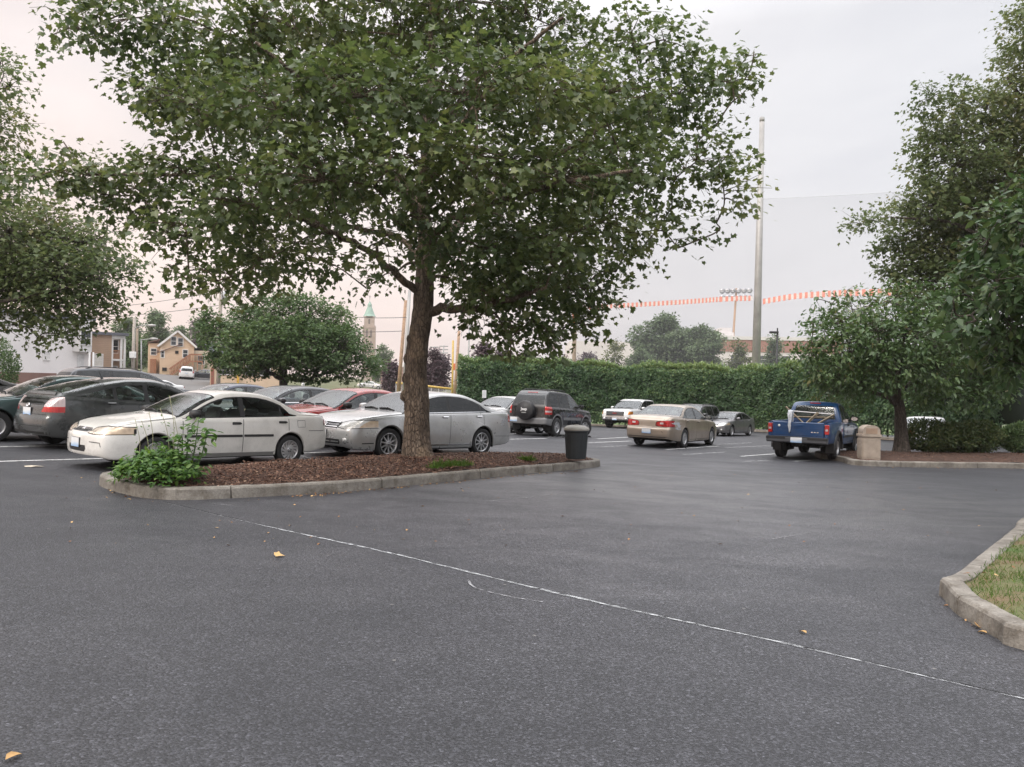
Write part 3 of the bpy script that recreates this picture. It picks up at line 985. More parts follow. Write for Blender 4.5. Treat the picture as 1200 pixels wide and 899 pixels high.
def prius_spec():
    sp = sedan_spec(L=4.45, r=.305, rr=.195, ra=.355, axles=(.92, 3.62), track=1.49, rim='five', tw=.185,
        top=[(0, .62), (.03, .68), (.12, .75), (.5, .90), (.85, 1.0), (1.05, 1.06), (1.5, 1.27), (1.9, 1.42), (2.3, 1.487), (2.75, 1.475), (3.3, 1.395), (3.85, 1.255), (4.15, 1.165), (4.25, 1.13), (4.32, 1.06), (4.39, 1.01), (4.43, .98), (4.45, .92)],
        belt=[(0, .57), (.1, .64), (.4, .77), (.9, .88), (1.4, .925), (2.4, .965), (3.4, 1.02), (4.0, 1.045), (4.3, 1.02), (4.45, .86)],
        hw=[(0, .58), (.03, .66), (.1, .74), (.25, .80), (.5, .835), (1.0, .858), (1.6, .863), (3.3, .863), (3.8, .845), (4.1, .81), (4.3, .755), (4.41, .70), (4.45, .65)],
        bot=[(0, .24), (.15, .19), (.5, .185), (1.0, .2), (3.4, .2), (3.9, .22), (4.3, .25), (4.45, .28)],
        rprof=[(.2, .08), (.34, .02), (.46, .0), (.60, .01), (.68, .045), (.9, .07), (1.05, .12), (1.2, .2)], rfall=.3, rbulge=.09,
        cowl=1.05, dlo=(1.28, 3.95), cline=((3.05, 1.37), (3.88, 1.07)), wins=[(1.36, 2.42), (2.52, 3.12), (3.20, 3.86)], wscreen=(1.08, 1.95), rwin=(3.36, 4.16),
        doors=[(1.28, 2.47, .07), (2.47, 3.42, .07)], fb=(.56, .54), rb=(.66, .62), seatf=2.3, seatr=3.15, mirror=(1.46, .95), platez=(.42, .735), crown=.09, sglass=['glass', 'glass', 'glass'], wipers=True, rimmat=None)
    sp['regions'] = [
        ('front', [(.44, .60), (.80, .64), (.9, .74), (.8, .82), (.6, .72)], 'headlight', 'head', .6, False),
        ('rear', [(.50, .84), (.9, .86), (.9, 1.06), (.52, 1.02)], 'tail_light', 'clear', .31, False),
        ('rear', [(.46, .74), (.9, .74), (.9, .86), (.50, .84)], 'brake_light', 'red', .31, False),
        ('rear', [(-.50, .875), (.50, .875), (.52, 1.0), (-.52, 1.0)], 'lower_rear_window', 'glassdark', .5, False),
        ('rear', [(-.20, .66), (.20, .66), (.20, .81), (-.20, .81)], 'plate_recess', 'black', .4, False)]
    def extra(root, S, M, made):
        emblem(root, S, 'rear', 0, .855, .055, MT['chrome'])
        seams(root, S, [('side', [(3.95, .66), (4.25, .68)], .008, 1), ('side', [(3.95, .66), (4.25, .68)], .008, -1), ('rear', [(-.62, .69), (.62, .69)], .010, 1), ('rear', [(-.60, .46), (.60, .46)], .010, 1), ('rear', [(-.70, .33), (.70, .33)], .05, 1)])
        # roof aerial
        a = MB(); p, no = S.hit('top', 3.05, 0.0)
        if p is not None:
            a.tube([p, p + Vector((-.09, 0, .2))], [.008, .003], 6); a.box((-.03, -.015, -.005), (.03, .015, .02), Matrix.Translation(p), bev=.01)
            a.build('aerial', MT['black'], root)
        # lip of the tailgate
        t = MB(); S.ribbon(t, 'top', [(4.22, -.56), (4.225, 0), (4.22, .56)], .06, 1, .0, .05, .02)
        t.build('spoiler', M['paint'], root)
    sp['extra'] = extra
    return sp

def malibu_spec():
    sp = sedan_spec(L=4.83, r=.315, rr=.195, ra=.36, axles=(.95, 3.67), track=1.52, rim='cap', tw=.2,
        top=[(0, .62), (.03, .68), (.12, .74), (.5, .84), (1.0, .92), (1.3, .965), (1.6, 1.12), (2.0, 1.32), (2.3, 1.40), (2.65, 1.428), (3.05, 1.415), (3.4, 1.34), (3.8, 1.16), (4.1, 1.055), (4.45, 1.045), (4.72, 1.03), (4.80, .99), (4.83, .92)],
        belt=[(0, .58), (.1, .65), (.4, .77), (1.0, .86), (1.5, .905), (2.6, .94), (3.7, .97), (4.5, .985), (4.76, .96), (4.83, .86)],
        hw=[(0, .60), (.03, .68), (.1, .75), (.25, .80), (.5, .84), (1.0, .872), (1.6, .88), (3.3, .88), (4.0, .865), (4.45, .83), (4.68, .785), (4.79, .73), (4.83, .68)],
        bot=[(0, .24), (.15, .19), (.5, .19), (1.0, .2), (3.4, .2), (4.1, .23), (4.6, .27), (4.83, .31)],
        rprof=[(.2, .09), (.36, .01), (.42, .0), (.60, .0), (.68, .05), (.9, .07), (1.05, .12)],
        cowl=1.3, dlo=(1.5, 3.86), cline=((3.42, 1.29), (3.76, .99)), wins=[(1.56, 2.56), (2.66, 3.44), (3.48, 3.8)], wscreen=(1.33, 2.06), rwin=(3.38, 4.0),
        doors=[(1.42, 2.61, .07), (2.61, 3.66, .07)], fb=(.60, .56), rb=(.665, .62), seatf=2.4, seatr=3.25, mirror=(1.62, .96), platez=(.42, .54), mirmat='black', rimmat=None)
    sp['regions'] = [
        ('front', [(.36, .60), (.70, .60), (.9, .64), (.9, .72), (.7, .74), (.40, .69)], 'headlight', 'head', .5, False),
        ('front', [(-.24, .60), (.24, .60), (.26, .69), (-.26, .69)], 'grille', 'black', .4, False),
        ('front', [(-.5, .28), (.5, .28), (.5, .36), (-.5, .36)], 'lower_grille', 'black', .4, False),
        ('rear', rounded([(.28, .715), (.62, .70), (.95, .71), (.95, .89), (.62, .89), (.30, .845)], .06), 'tail_light', 'red', .30, False),
        ('rear', [(-.24, .44), (.24, .44), (.26, .62), (-.26, .62)], 'plate_recess', 'paint', .4, False)]
    def extra(root, S, M, made):
        trim_strip(root, S, [[(1.34, .53), (2.6, .53)], [(2.63, .53), (3.28, .53)]], .028, M['paint'], .01)
        seams(root, S, [('rear', [(-.70, .655), (.70, .655)], .010, 1), ('rear', [(-.72, .36), (.72, .36)], .02, 1), ('top', [(4.05, .72), (4.75, .68)], .008, 1), ('top', [(4.05, -.72), (4.75, -.68)], .008, 1)])
        for y in (.47, -.47):
            p, no = S.hit('rear', y, .80); mb = MB()
            if p is not None: mb.box((-.07, -.03, 0), (.07, .03, .006), orient(p, (0, 1, 0), no), bev=.002); mb.build('reversing_light', MT['clear'], root)
        if M.get('scuff'):
            mb = MB(); rr = random.Random(4)
            for k in range(16):
                a = 4.05 + rr.random() * .45; b = .60 + rr.random() * .22
                S.ribbon(mb, 'side', [(a, b), (a + rr.uniform(.05, .22), b + rr.uniform(-.02, .05))], rr.uniform(.02, .05), -1, .0015)
            mb.build('scuffed_paint', M['scuff'], root)
    sp['extra'] = extra
    return sp

def suv_spec():
    sp = sedan_spec(L=4.24, r=.365, rr=.215, ra=.44, axles=(.80, 3.45), track=1.54, rim='six', tw=.235,
        top=[(0, .92), (.03, .99), (.12, 1.03), (.5, 1.075), (.9, 1.10), (1.18, 1.13), (1.35, 1.25), (1.75, 1.57), (2.0, 1.69), (2.3, 1.745), (3.0, 1.765), (3.7, 1.75), (4.0, 1.72), (4.14, 1.68), (4.21, 1.63), (4.24, 1.57)],
        belt=[(0, .88), (.1, .96), (.4, 1.02), (1.0, 1.06), (1.4, 1.08), (2.4, 1.10), (3.6, 1.12), (4.2, 1.12), (4.24, 1.12)],
        hw=[(0, .70), (.03, .76), (.1, .80), (.3, .84), (.7, .865), (1.2, .875), (3.6, .875), (4.0, .865), (4.15, .845), (4.22, .815), (4.24, .79)],
        bot=[(0, .42), (.15, .38), (.5, .38), (1.2, .36), (3.0, .36), (3.9, .42), (4.24, .46)],
        fprof=[(.3, .08), (.45, 0), (.62, 0), (.68, .05), (1.0, .08), (1.1, .12)], rprof=[(.35, .04), (.5, -.03), (.66, -.03), (.70, .0), (1.1, .02), (1.3, .09), (1.6, .24), (1.75, .34)], rfall=.55, fbulge=.05, rbulge=.035,
        cowl=1.18, dlo=(1.36, 4.2), cline=((3.98, 1.66), (4.06, 1.12)), wins=[(1.44, 2.26), (2.36, 3.10), (3.22, 3.88)], wscreen=(1.2, 1.86),
        doors=[(1.28, 2.31, .10), (2.31, 3.22, .10)], fb=(.72, .70), rb=(.70, .68), fbmat='cladding', rbmat='cladding', seatf=2.1, seatr=2.95, sbh=.68, lift=.25, mirror=(1.45, 1.16), platez=(.58, .60), platey=0, plates=False, tum=.30, crown=.05, crease=.006,
        sglass=['glass', 'glassdark', 'glassdark'], mirmat='black', hmat='black')
    A0, A1 = sp['axles']; r2 = sp['ra'] + .085
    sp['regions'] = [
        ('side', arc_poly(A0, sp['r'] + .0, r2, .1), 'fender_flare', 'cladding', 0, True),
        ('side', arc_poly(A1, sp['r'] + .0, r2, .1), 'fender_flare', 'cladding', 0, True),
        ('side', [(A0 + r2, .3), (A1 - r2, .3), (A1 - r2, .47), (A0 + r2, .47)], 'sill_cladding', 'cladding', 0, True),
        ('front', [(.52, .80), (.78, .80), (.80, .95), (.54, .95)], 'headlight', 'head', .4, False),
        ('front', [(-.46, .78), (.46, .78), (.48, .95), (-.48, .95)], 'grille', 'black', .4, False),
        ('rear', [(-.655, 1.20), (.655, 1.20), (.60, 1.56), (-.60, 1.56)], 'rear_window', 'glassdark', .9, False),
        ('rear', [(.715, .84), (.95, .84), (.95, 1.13), (.715, 1.13)], 'tail_light', 'red', .34, False),
        ('rear', [(.735, .92), (.95, .92), (.95, .985), (.735, .985)], 'reversing_light', 'clear', .30, False)]
    def extra(root, S, M, made):
        trim_strip(root, S, [[(1.36, .70), (2.30, .70)], [(2.32, .70), (2.93, .70)]], .10, MT['cladding'], .016)
        # roof rails
        mb = MB()
        for sd in (1, -1):
            pts = []
            for k in range(9):
                s = 2.15 + k * .2; p, no = S.hit('top', s, sd * .53)
                if p is not None: pts.append(p + Vector((0, 0, .055 if 0 < k < 8 else .0)))
            mb.tube(pts, .018, 8)
        for s in (2.5, 3.4):
            a, _ = S.hit('top', s, .53); b, _ = S.hit('top', s, -.53)
            mb.tube([a + Vector((0, 0, .055)), b + Vector((0, 0, .055))], .014, 8)
        mb.build('roof_rack', MT['black'], root)
        # spare wheel in its cover
        p, no = S.hit('rear', 0, .92)
        m = orient(Vector((p.x - .02, .02, .96)), (0, -1, 0), (-1, 0, 0))
        mb = MB(); mb.lathe([(.30, -.02), (.355, .0), (.365, .03), (.365, .19), (.35, .222), (.325, .235), (.24, .240), (.235, .246), (.001, .250)], 48, m)
        sw = mb.build('spare_wheel_cover', MT['vinyl'], root)
        cu = bpy.data.curves.new('logo', 'FONT'); cu.body = 'Jeep'; cu.size = .15; cu.align_x = 'CENTER'; cu.align_y = 'CENTER'; cu.extrude = .002; cu.offset = .003
        to = bpy.data.objects.new('logo', cu); COL.objects.link(to); bpy.context.view_layer.update()
        me = bpy.data.meshes.new_from_object(to); bpy.data.objects.remove(to)
        lo = link_mesh('logo', me, MT['logo'], sw)
        lo.matrix_local = m @ Matrix.Translation((0, .045, .254))
        q = MB(); q.box((-.10, -.09, .249), (.10, -.078, .253), m); q.build('logo_underline', MT['logo'], sw)
        # tow bar, rear plate, stop lamp, wiper
        pl, no = S.hit('rear', .58, .60)
        mq = orient(pl + no * .004, (0, -1, 0), (-1, 0, 0)); q = MB(); q.mi = 0; q.box((-.155, -.08, -.02), (.155, .08, .012), mq, bev=.003)
        q.build('licence_plate', MT['plate'], root)
        p, no = S.hit('rear', 0, 1.66)
        if p is not None:
            q = MB(); q.box((-.22, -.012, -.01), (.22, .016, .012), orient(p, (0, -1, 0), no), bev=.006); q.build('stop_light', MT['red'], root)
        q = MB()
        S.ribbon(q, 'rear', [(-.69, 1.15), (-.69, .72), (.69, .72), (.69, 1.15), (.64, 1.62), (-.64, 1.62), (-.69, 1.15)], .011, 1, .002)
        q.build('tailgate_seam', MT['dark'], root)
    sp['extra'] = extra
    return sp

def bed_build(root, S, M, s0, L, E2, zrail, zfloor, hw, A1, r, ra, tail_part=True, bot=.5):
    """load bed: sides, floor, front wall and tailgate"""
    ss = sorted(set([s0, s0 + .02, L - .05, L - .02, L] + [s0 + (L - s0) * k / 24 for k in range(25)] + [A1 - ra * .999 * math.cos(math.pi * k / 16) for k in range(17)] + [A1 - ra * 1.004, A1 + ra * 1.004]))
    mb = MB(); rows = []
    for s in ss:
        w = hw(s); d = abs(s - A1); zb = bot; fl = 0
        if d < ra: zb = max(zb, r + math.sqrt(ra * ra - d * d))
        if d < ra + .1: fl = .02 * (1 - max(0, d - ra * .6) / (ra * .4 + .1))
        zm = max((zb + .03), bot + (zrail - bot) * .5)
        P = [(w - .05 + 2 * fl, zb), (w - .01 + fl, zb + .015), (w + fl * .5, zm), (w - .005, zrail - .10), (w - .02, zrail - .015), (w - .04, zrail), (w - .09, zrail), (w - .10, zrail - .02)]
        P = chaikin(P, 2) + [(w - .105, zrail - .04), (w - .105, zfloor), (0, zfloor)]
        row = [Vector((E2 - s, y, z)) for y, z in P] + [Vector((E2 - s, -y, z)) for y, z in reversed(P[:-1])]
        rows.append(row)
    m = len(rows[0]); vs = [v for r_ in rows for v in r_]; fs = []
    for i in range(len(rows) - 1):
        for j in range(m - 1): fs.append((i * m + j, i * m + j + 1, (i + 1) * m + j + 1, (i + 1) * m + j))
    mb._add(vs, fs, True)
    w0 = hw(s0)
    mb.box((E2 - s0 - .03, -w0 + .02, bot + .1), (E2 - s0 - .002, w0 - .02, zrail - .01))
    for sd in (1, -1):      # end faces of the side walls
        w = hw(L); mb.box((E2 - L - .002, sd * (w - .10), bot), (E2 - L + .03, sd * (w - .015), zrail - .02))
    bed = mb.build('load_bed', M['paint'], root)
    me = bed.data
    bm = bmesh.new(); bm.from_mesh(me); bmesh.ops.recalc_face_normals(bm, faces=bm.faces[:]); bm.to_mesh(me); bm.free()
    return bed

def pickup_small_spec():
    sp = sedan_spec(L=4.76, end=2.86, shift=(4.76 - 2.86) / 2, r=.365, rr=.205, ra=.43, axles=(.80, 3.63), track=1.48, rim='five', tw=.24,
        top=[(0, .86), (.03, .93), (.12, .98), (.5, 1.04), (.9, 1.08), (1.18, 1.11), (1.35, 1.23), (1.75, 1.53), (1.95, 1.63), (2.2, 1.685), (2.55, 1.69), (2.74, 1.665), (2.82, 1.62), (2.86, 1.55)],
        belt=[(0, .82), (.1, .90), (.4, .97), (1.0, 1.03), (1.4, 1.06), (2.86, 1.08)],
        hw=[(0, .70), (.03, .77), (.1, .81), (.3, .84), (.7, .855), (1.2, .86), (2.7, .86), (2.82, .85), (2.86, .83)],
        bot=[(0, .48), (.15, .44), (.5, .44), (1.2, .42), (2.86, .42)],
        fprof=[(.4, .06), (.5, 0), (.68, 0), (.9, .06), (1.1, .12)], rprof=[(.4, 0), (1.1, 0), (1.55, .10), (1.7, .16)], rfall=.3, fbulge=.05, rbulge=.02,
        cowl=1.18, dlo=(1.38, 2.8), cline=((2.68, 1.62), (2.72, 1.08)), wins=[(1.45, 2.22), (2.30, 2.62)], wscreen=(1.2, 1.86), doors=[(1.28, 2.26, .08)],
        fb=(.72, .70), fbmat='black', seatf=2.2, lift=.28, mirror=(1.5, 1.13), platez=(.6, .6), tum=.30, crown=.05, sbh=.6, plates=False, mirmat='black', hmat='black', sglass=['glass', 'glass'])
    sp.pop('rwin', None); sp.pop('rb', None); sp.pop('seatr', None)
    sp['regions'] = [
        ('front', [(.52, .72), (.84, .72), (.84, .88), (.54, .88)], 'headlight', 'head', .4, False),
        ('front', [(-.46, .70), (.46, .70), (.48, .88), (-.48, .88)], 'grille', 'black', .4, False),
        ('rear', [(-.62, 1.16), (.62, 1.16), (.53, 1.56), (-.53, 1.56)], 'rear_window', 'glass', 2.2, False)]
    sp['_rearlim'] = True
    def extra(root, S, M, made):
        L = 4.76; E2 = L / 2; zr, zf = 1.10, .66
        hw = pchip([(2.88, .845), (3.2, .86), (4.4, .855), (4.70, .84), (4.76, .825)])
        bed_build(root, S, M, 2.89, L, E2, zr, zf, hw, 3.63, .365, .43, bot=.50)
        # tailgate
        mb = MB(); mb.box((-E2 - .008, -.70, .66), (-E2 + .045, .70, 1.085), bev=.014)
        tg = mb.build('tailgate', M['paint'], root)
        mb = MB(); mb.box((-E2 - .016, -.16, .955), (-E2 - .006, .16, 1.03), bev=.004); mb.build('tailgate_handle', M['paint'], tg)
        mb = MB(); mb.box((-E2 - .010, -.66, .71), (-E2 - .006, .66, .715)); mb.box((-E2 - .010, -.60, .90), (-E2 - .0075, .60, .903)); mb.build('tailgate_seam', MT['dark'], tg)
        mb = MB(); mb.lathe([(.001, .006), (.03, .004), (.034, 0)], 16, Matrix.Translation((-E2 - .009, .52, .97)) @ Matrix.Rotation(-math.pi / 2, 4, 'Y')); mb.build('sticker', MT['white'], tg)
        mb = MB()
        for k in range(3): mb.box((-E2 - .010, -.56 + k * .075, .80), (-E2 - .007, -.51 + k * .075, .83))
        mb.build('badge', MT['chrome'], tg)
        for sd in (1, -1):
            mb = MB(); mb.mi = 0; mb.box((-E2 - .012, sd * .715 if sd > 0 else -.835, .76), (-E2 + .10, .835 if sd > 0 else -.715, 1.04), bev=.018)
            mb.mi = 1; mb.box((-E2 - .0145, (.735 if sd > 0 else -.815), .86), (-E2 - .008, (.815 if sd > 0 else -.735), .915), bev=.004)
            mb.build('tail_light', [MT['red'], MT['clear']], root)
        # step bumper
        mb = MB(); mb.mi = 0
        mb.box((-E2 - .17, -.84, .50), (-E2 - .02, .84, .66), bev=.03); mb.mi = 1; mb.box((-E2 - .165, -.83, .655), (-E2 - .015, .83, .675), bev=.004)
        mb.box((-E2 - .176, -.84, .60), (-E2 - .168, -.30, .655), bev=.003); mb.box((-E2 - .176, .30, .60), (-E2 - .168, .84, .655), bev=.003)
        bp = mb.build('rear_bumper', [MT['bumpergrey'], MT['black']], root)
        mb = MB(); mb.box((-E2 - .185, -.155, .51), (-E2 - .172, .155, .655), bev=.003); mb.build('licence_plate', MT['plate'], bp)
        # mud flaps, frame, exhaust, differential
        for sd in (1, -1):
            mb = MB(); mb.box((E2 - 3.63 - .48, sd * .74 - .12, .22), (E2 - 3.63 - .46, sd * .74 + .12, .62), bev=.004); mb.build('mud_flap', MT['black'], root)
        mb = MB()
        for sd in (1, -1): mb.box((-E2 + .02, sd * .45 - .04, .46), (E2 - 1.2, sd * .45 + .04, .58))
        mb.lathe([(.001, -.14), (.10, -.10), (.14, 0), (.10, .10), (.001, .14)], 14, Matrix.Translation((E2 - 3.63, .05, .365)) @ Matrix.Rotation(math.pi / 2, 4, 'Y'))
        mb.tube([(-E2 - .12, 0, .42), (-E2 + .3, 0, .45)], .04, 8); mb.tube([(-E2 + .05, -.55, .40), (-E2 + .9, -.5, .46)], .035, 8)
        mb.build('chassis', MT['dark'], root)
        # grey wheel-arch flares
        for a in (.80, 3.63):
            for sd in (1, -1):
                mb = MB(); vs = []; fs = []
                yo = .86
                for k in range(17):
                    an = math.pi * (k / 16 * 1.08 - .04)
                    for (rr, yy) in ((.425, yo - .02), (.425, yo + .05), (.50, yo + .045), (.525, yo - .015)):
                        vs.append(Vector((E2 - a + rr * math.cos(an), sd * yy, .365 + rr * math.sin(an))))
                for k in range(16):
                    for q in range(3): fs.append((k * 4 + q, k * 4 + q + 1, k * 4 + q + 5, k * 4 + q + 4))
                mb._add(vs, fs, True); mb.build('fender_flare', MT['black'], root)
        trim_strip(root, S, [[(1.30, .66), (2.8, .66)]], .06, MT['black'], .012)
        p, no = S.hit('rear', 0, 1.63)
        if p is not None:
            q = MB(); q.box((-.16, -.012, -.01), (.16, .022, .012), orient(p, (0, -1, 0), no), bev=.006); q.build('stop_light', MT['red'], root)
    sp['extra'] = extra
    return sp

def pickup_big_spec():
    sp = sedan_spec(L=5.82, end=4.08, shift=(5.82 - 4.08) / 2, r=.395, rr=.235, ra=.46, axles=(.98, 4.62), track=1.70, rim='six', tw=.26,
        top=[(0, 1.05), (.03, 1.12), (.12, 1.16), (.5, 1.20), (1.0, 1.22), (1.38, 1.25), (1.6, 1.39), (2.0, 1.66), (2.25, 1.78), (2.6, 1.86), (3.5, 1.865), (3.9, 1.84), (4.02, 1.79), (4.08, 1.70)],
        belt=[(0, 1.0), (.1, 1.08), (.4, 1.13), (1.2, 1.17), (4.08, 1.2)],
        hw=[(0, .84), (.03, .90), (.1, .94), (.3, .97), (.7, .99), (1.2, 1.0), (3.9, 1.0), (4.05, .99), (4.08, .97)],
        bot=[(0, .46), (.15, .42), (.5, .46), (1.4, .45), (4.08, .45)],
        fprof=[(.35, .06), (.5, 0), (.72, 0), (1.0, .04), (1.2, .10)], rprof=[(.4, 0), (1.2, 0), (1.75, .14), (1.9, .16)], rfall=.3, fbulge=.07, rbulge=.02,
        cowl=1.38, dlo=(1.58, 4.0), cline=((3.86, 1.80), (3.92, 1.2)), wins=[(1.66, 2.64), (2.76, 3.74)], wscreen=(1.4, 2.14), doors=[(1.48, 2.70, .08), (2.70, 3.9, .08)],
        fb=(.70, .68), fbmat='chrome', seatf=2.6, seatr=3.6, lift=.35, mirror=(1.75, 1.24), platez=(.58, .6), tum=.24, crown=.06, sbh=.65, plateviews=('front',), sglass=['glassdark', 'glassdark'])
    sp.pop('rwin', None); sp.pop('rb', None)
    sp['regions'] = [
        ('front', [(.60, .86), (.97, .86), (.99, 1.05), (.62, 1.05)], 'headlight', 'head', .45, False),
        ('front', [(.84, .86), (.99, .86), (.99, 1.05), (.86, 1.05)], 'indicator', 'amber', .45, False),
        ('front', [(-.60, .74), (.60, .74), (.60, 1.06), (-.60, 1.06)], 'grille', 'black', .4, False),
        ('front', [(-.95, .42), (.95, .42), (.80, .56), (-.80, .56)], 'lower_grille', 'black', .4, False),
        ('rear', [(-.70, 1.28), (.70, 1.28), (.60, 1.70), (-.60, 1.70)], 'rear_window', 'glassdark', 3, False)]
    def extra(root, S, M, made):
        L = 5.82; E2 = L / 2
        hw = pchip([(4.1, .985), (4.4, 1.0), (5.5, .995), (5.82, .97)])
        bed_build(root, S, M, 4.12, L, E2, 1.26, .72, hw, 4.62, .395, .46, bot=.5)
        mb = MB(); mb.box((-E2 - .01, -.80, .72), (-E2 + .05, .80, 1.25), bev=.015); mb.build('tailgate', M['paint'], root)
        mb = MB(); mb.box((-E2 - .17, -.95, .52), (-E2 - .02, .95, .70), bev=.03); mb.build('rear_bumper', MT['chrome'], root)
        grille_bars(root, S, (.755, 1.05), .59, MT['chrome'], .03, .03)
        grille_bars(root, S, (.87, .97), .53, MT['cladding'], .014, .02)
        p, no = S.hit('front', 0, .92)
        cu = bpy.data.curves.new('logo', 'FONT'); cu.body = 'GMC'; cu.size = .13; cu.align_x = 'CENTER'; cu.align_y = 'CENTER'; cu.extrude = .006; cu.offset = .004
        to = bpy.data.objects.new('logo', cu); COL.objects.link(to); bpy.context.view_layer.update()
        me = bpy.data.meshes.new_from_object(to); bpy.data.objects.remove(to)
        lo = link_mesh('logo', me, MT['redpaint'], root); lo.matrix_local = orient(p + Vector((.035, 0, 0)), (0, 1, 0), (1, 0, 0))
        fog_lights(root, S, .74, .60, .07)
    sp['extra'] = extra
    return sp

def van_spec(wagon=False):
    """people carrier / estate seen mostly from above its waist"""
    sp = sedan_spec(L=4.9, r=.33, rr=.21, ra=.39, axles=(.95, 3.95), track=1.6, rim='five', tw=.21,
        top=[(0, .80), (.03, .86), (.12, .92), (.5, 1.02), (.95, 1.10), (1.3, 1.26), (1.8, 1.53), (2.2, 1.67), (2.6, 1.72), (3.6, 1.73), (4.4, 1.68), (4.75, 1.60), (4.86, 1.53), (4.9, 1.46)],
        belt=[(0, .75), (.1, .84), (.4, .94), (1.0, 1.0), (1.5, 1.03), (4.8, 1.08), (4.9, 1.08)],
        hw=[(0, .68), (.03, .75), (.1, .82), (.3, .89), (.7, .93), (1.2, .95), (4.2, .95), (4.6, .93), (4.83, .87), (4.9, .80)],
        bot=[(0, .26), (.3, .2), (4.0, .22), (4.9, .34)],
        rprof=[(.3, .05), (.5, 0), (.7, 0), (1.0, .03), (1.6, .2)], rfall=.5, rbulge=.04,
        cowl=1.0, dlo=(1.36, 4.75), cline=((4.5, 1.62), (4.62, 1.1)), wins=[(1.46, 2.36), (2.46, 3.36), (3.46, 4.4)], wscreen=(1.05, 2.05),
        doors=[(1.32, 2.41, .07), (2.41, 3.42, .07)], seatf=2.3, seatr=3.3, lift=.1, mirror=(1.55, 1.1), platez=(.45, .9), fb=(.62, .6), rb=(.66, .62), sglass=['glass', 'glassdark', 'glassdark'])
    sp.pop('rwin', None)
    sp['regions'] = [
        ('front', [(.42, .72), (.85, .74), (.9, .86), (.5, .82)], 'headlight', 'head', .6, False),
        ('front', [(-.34, .70), (.34, .70), (.36, .80), (-.36, .80)], 'grille', 'black', .4, False),
        ('rear', [(-.72, 1.12), (.72, 1.12), (.62, 1.52), (-.62, 1.52)], 'rear_window', 'glassdark', .9, False),
        ('rear', [(.74, .90), (.97, .90), (.97, 1.3), (.76, 1.3)], 'tail_light', 'red', .35, False)]
    def extra(root, S, M, made):
        mb = MB()
        for sd in (1, -1):
            pts = []
            for k in range(9):
                p, no = S.hit('top', 2.3 + k * .24, sd * .58)
                if p is not None: pts.append(p + Vector((0, 0, .045 if 0 < k < 8 else 0)))
            mb.tube(pts, .016, 8)
        mb.build('roof_rail', MT['black'], root)
    sp['extra'] = extra
    return sp

def car_extra_mats():
    MT['amberpale'] = lens_mat('indicator_lens', (0.72, 0.56, 0.40))
    MT['vinyl'] = simple_mat('spare_cover_vinyl', (0.018, 0.018, 0.02), 0.55)
    MT['logo'] = simple_mat('logo_white', (0.75, 0.75, 0.75), 0.6)
    MT['white'] = simple_mat('white_plastic', (0.75, 0.75, 0.73), 0.5)
    MT['bumpergrey'] = simple_mat('grey_step_bumper', (0.07, 0.072, 0.078), 0.5)
    MT['redpaint'] = simple_mat('red_letters', (0.25, 0.015, 0.015), 0.4)
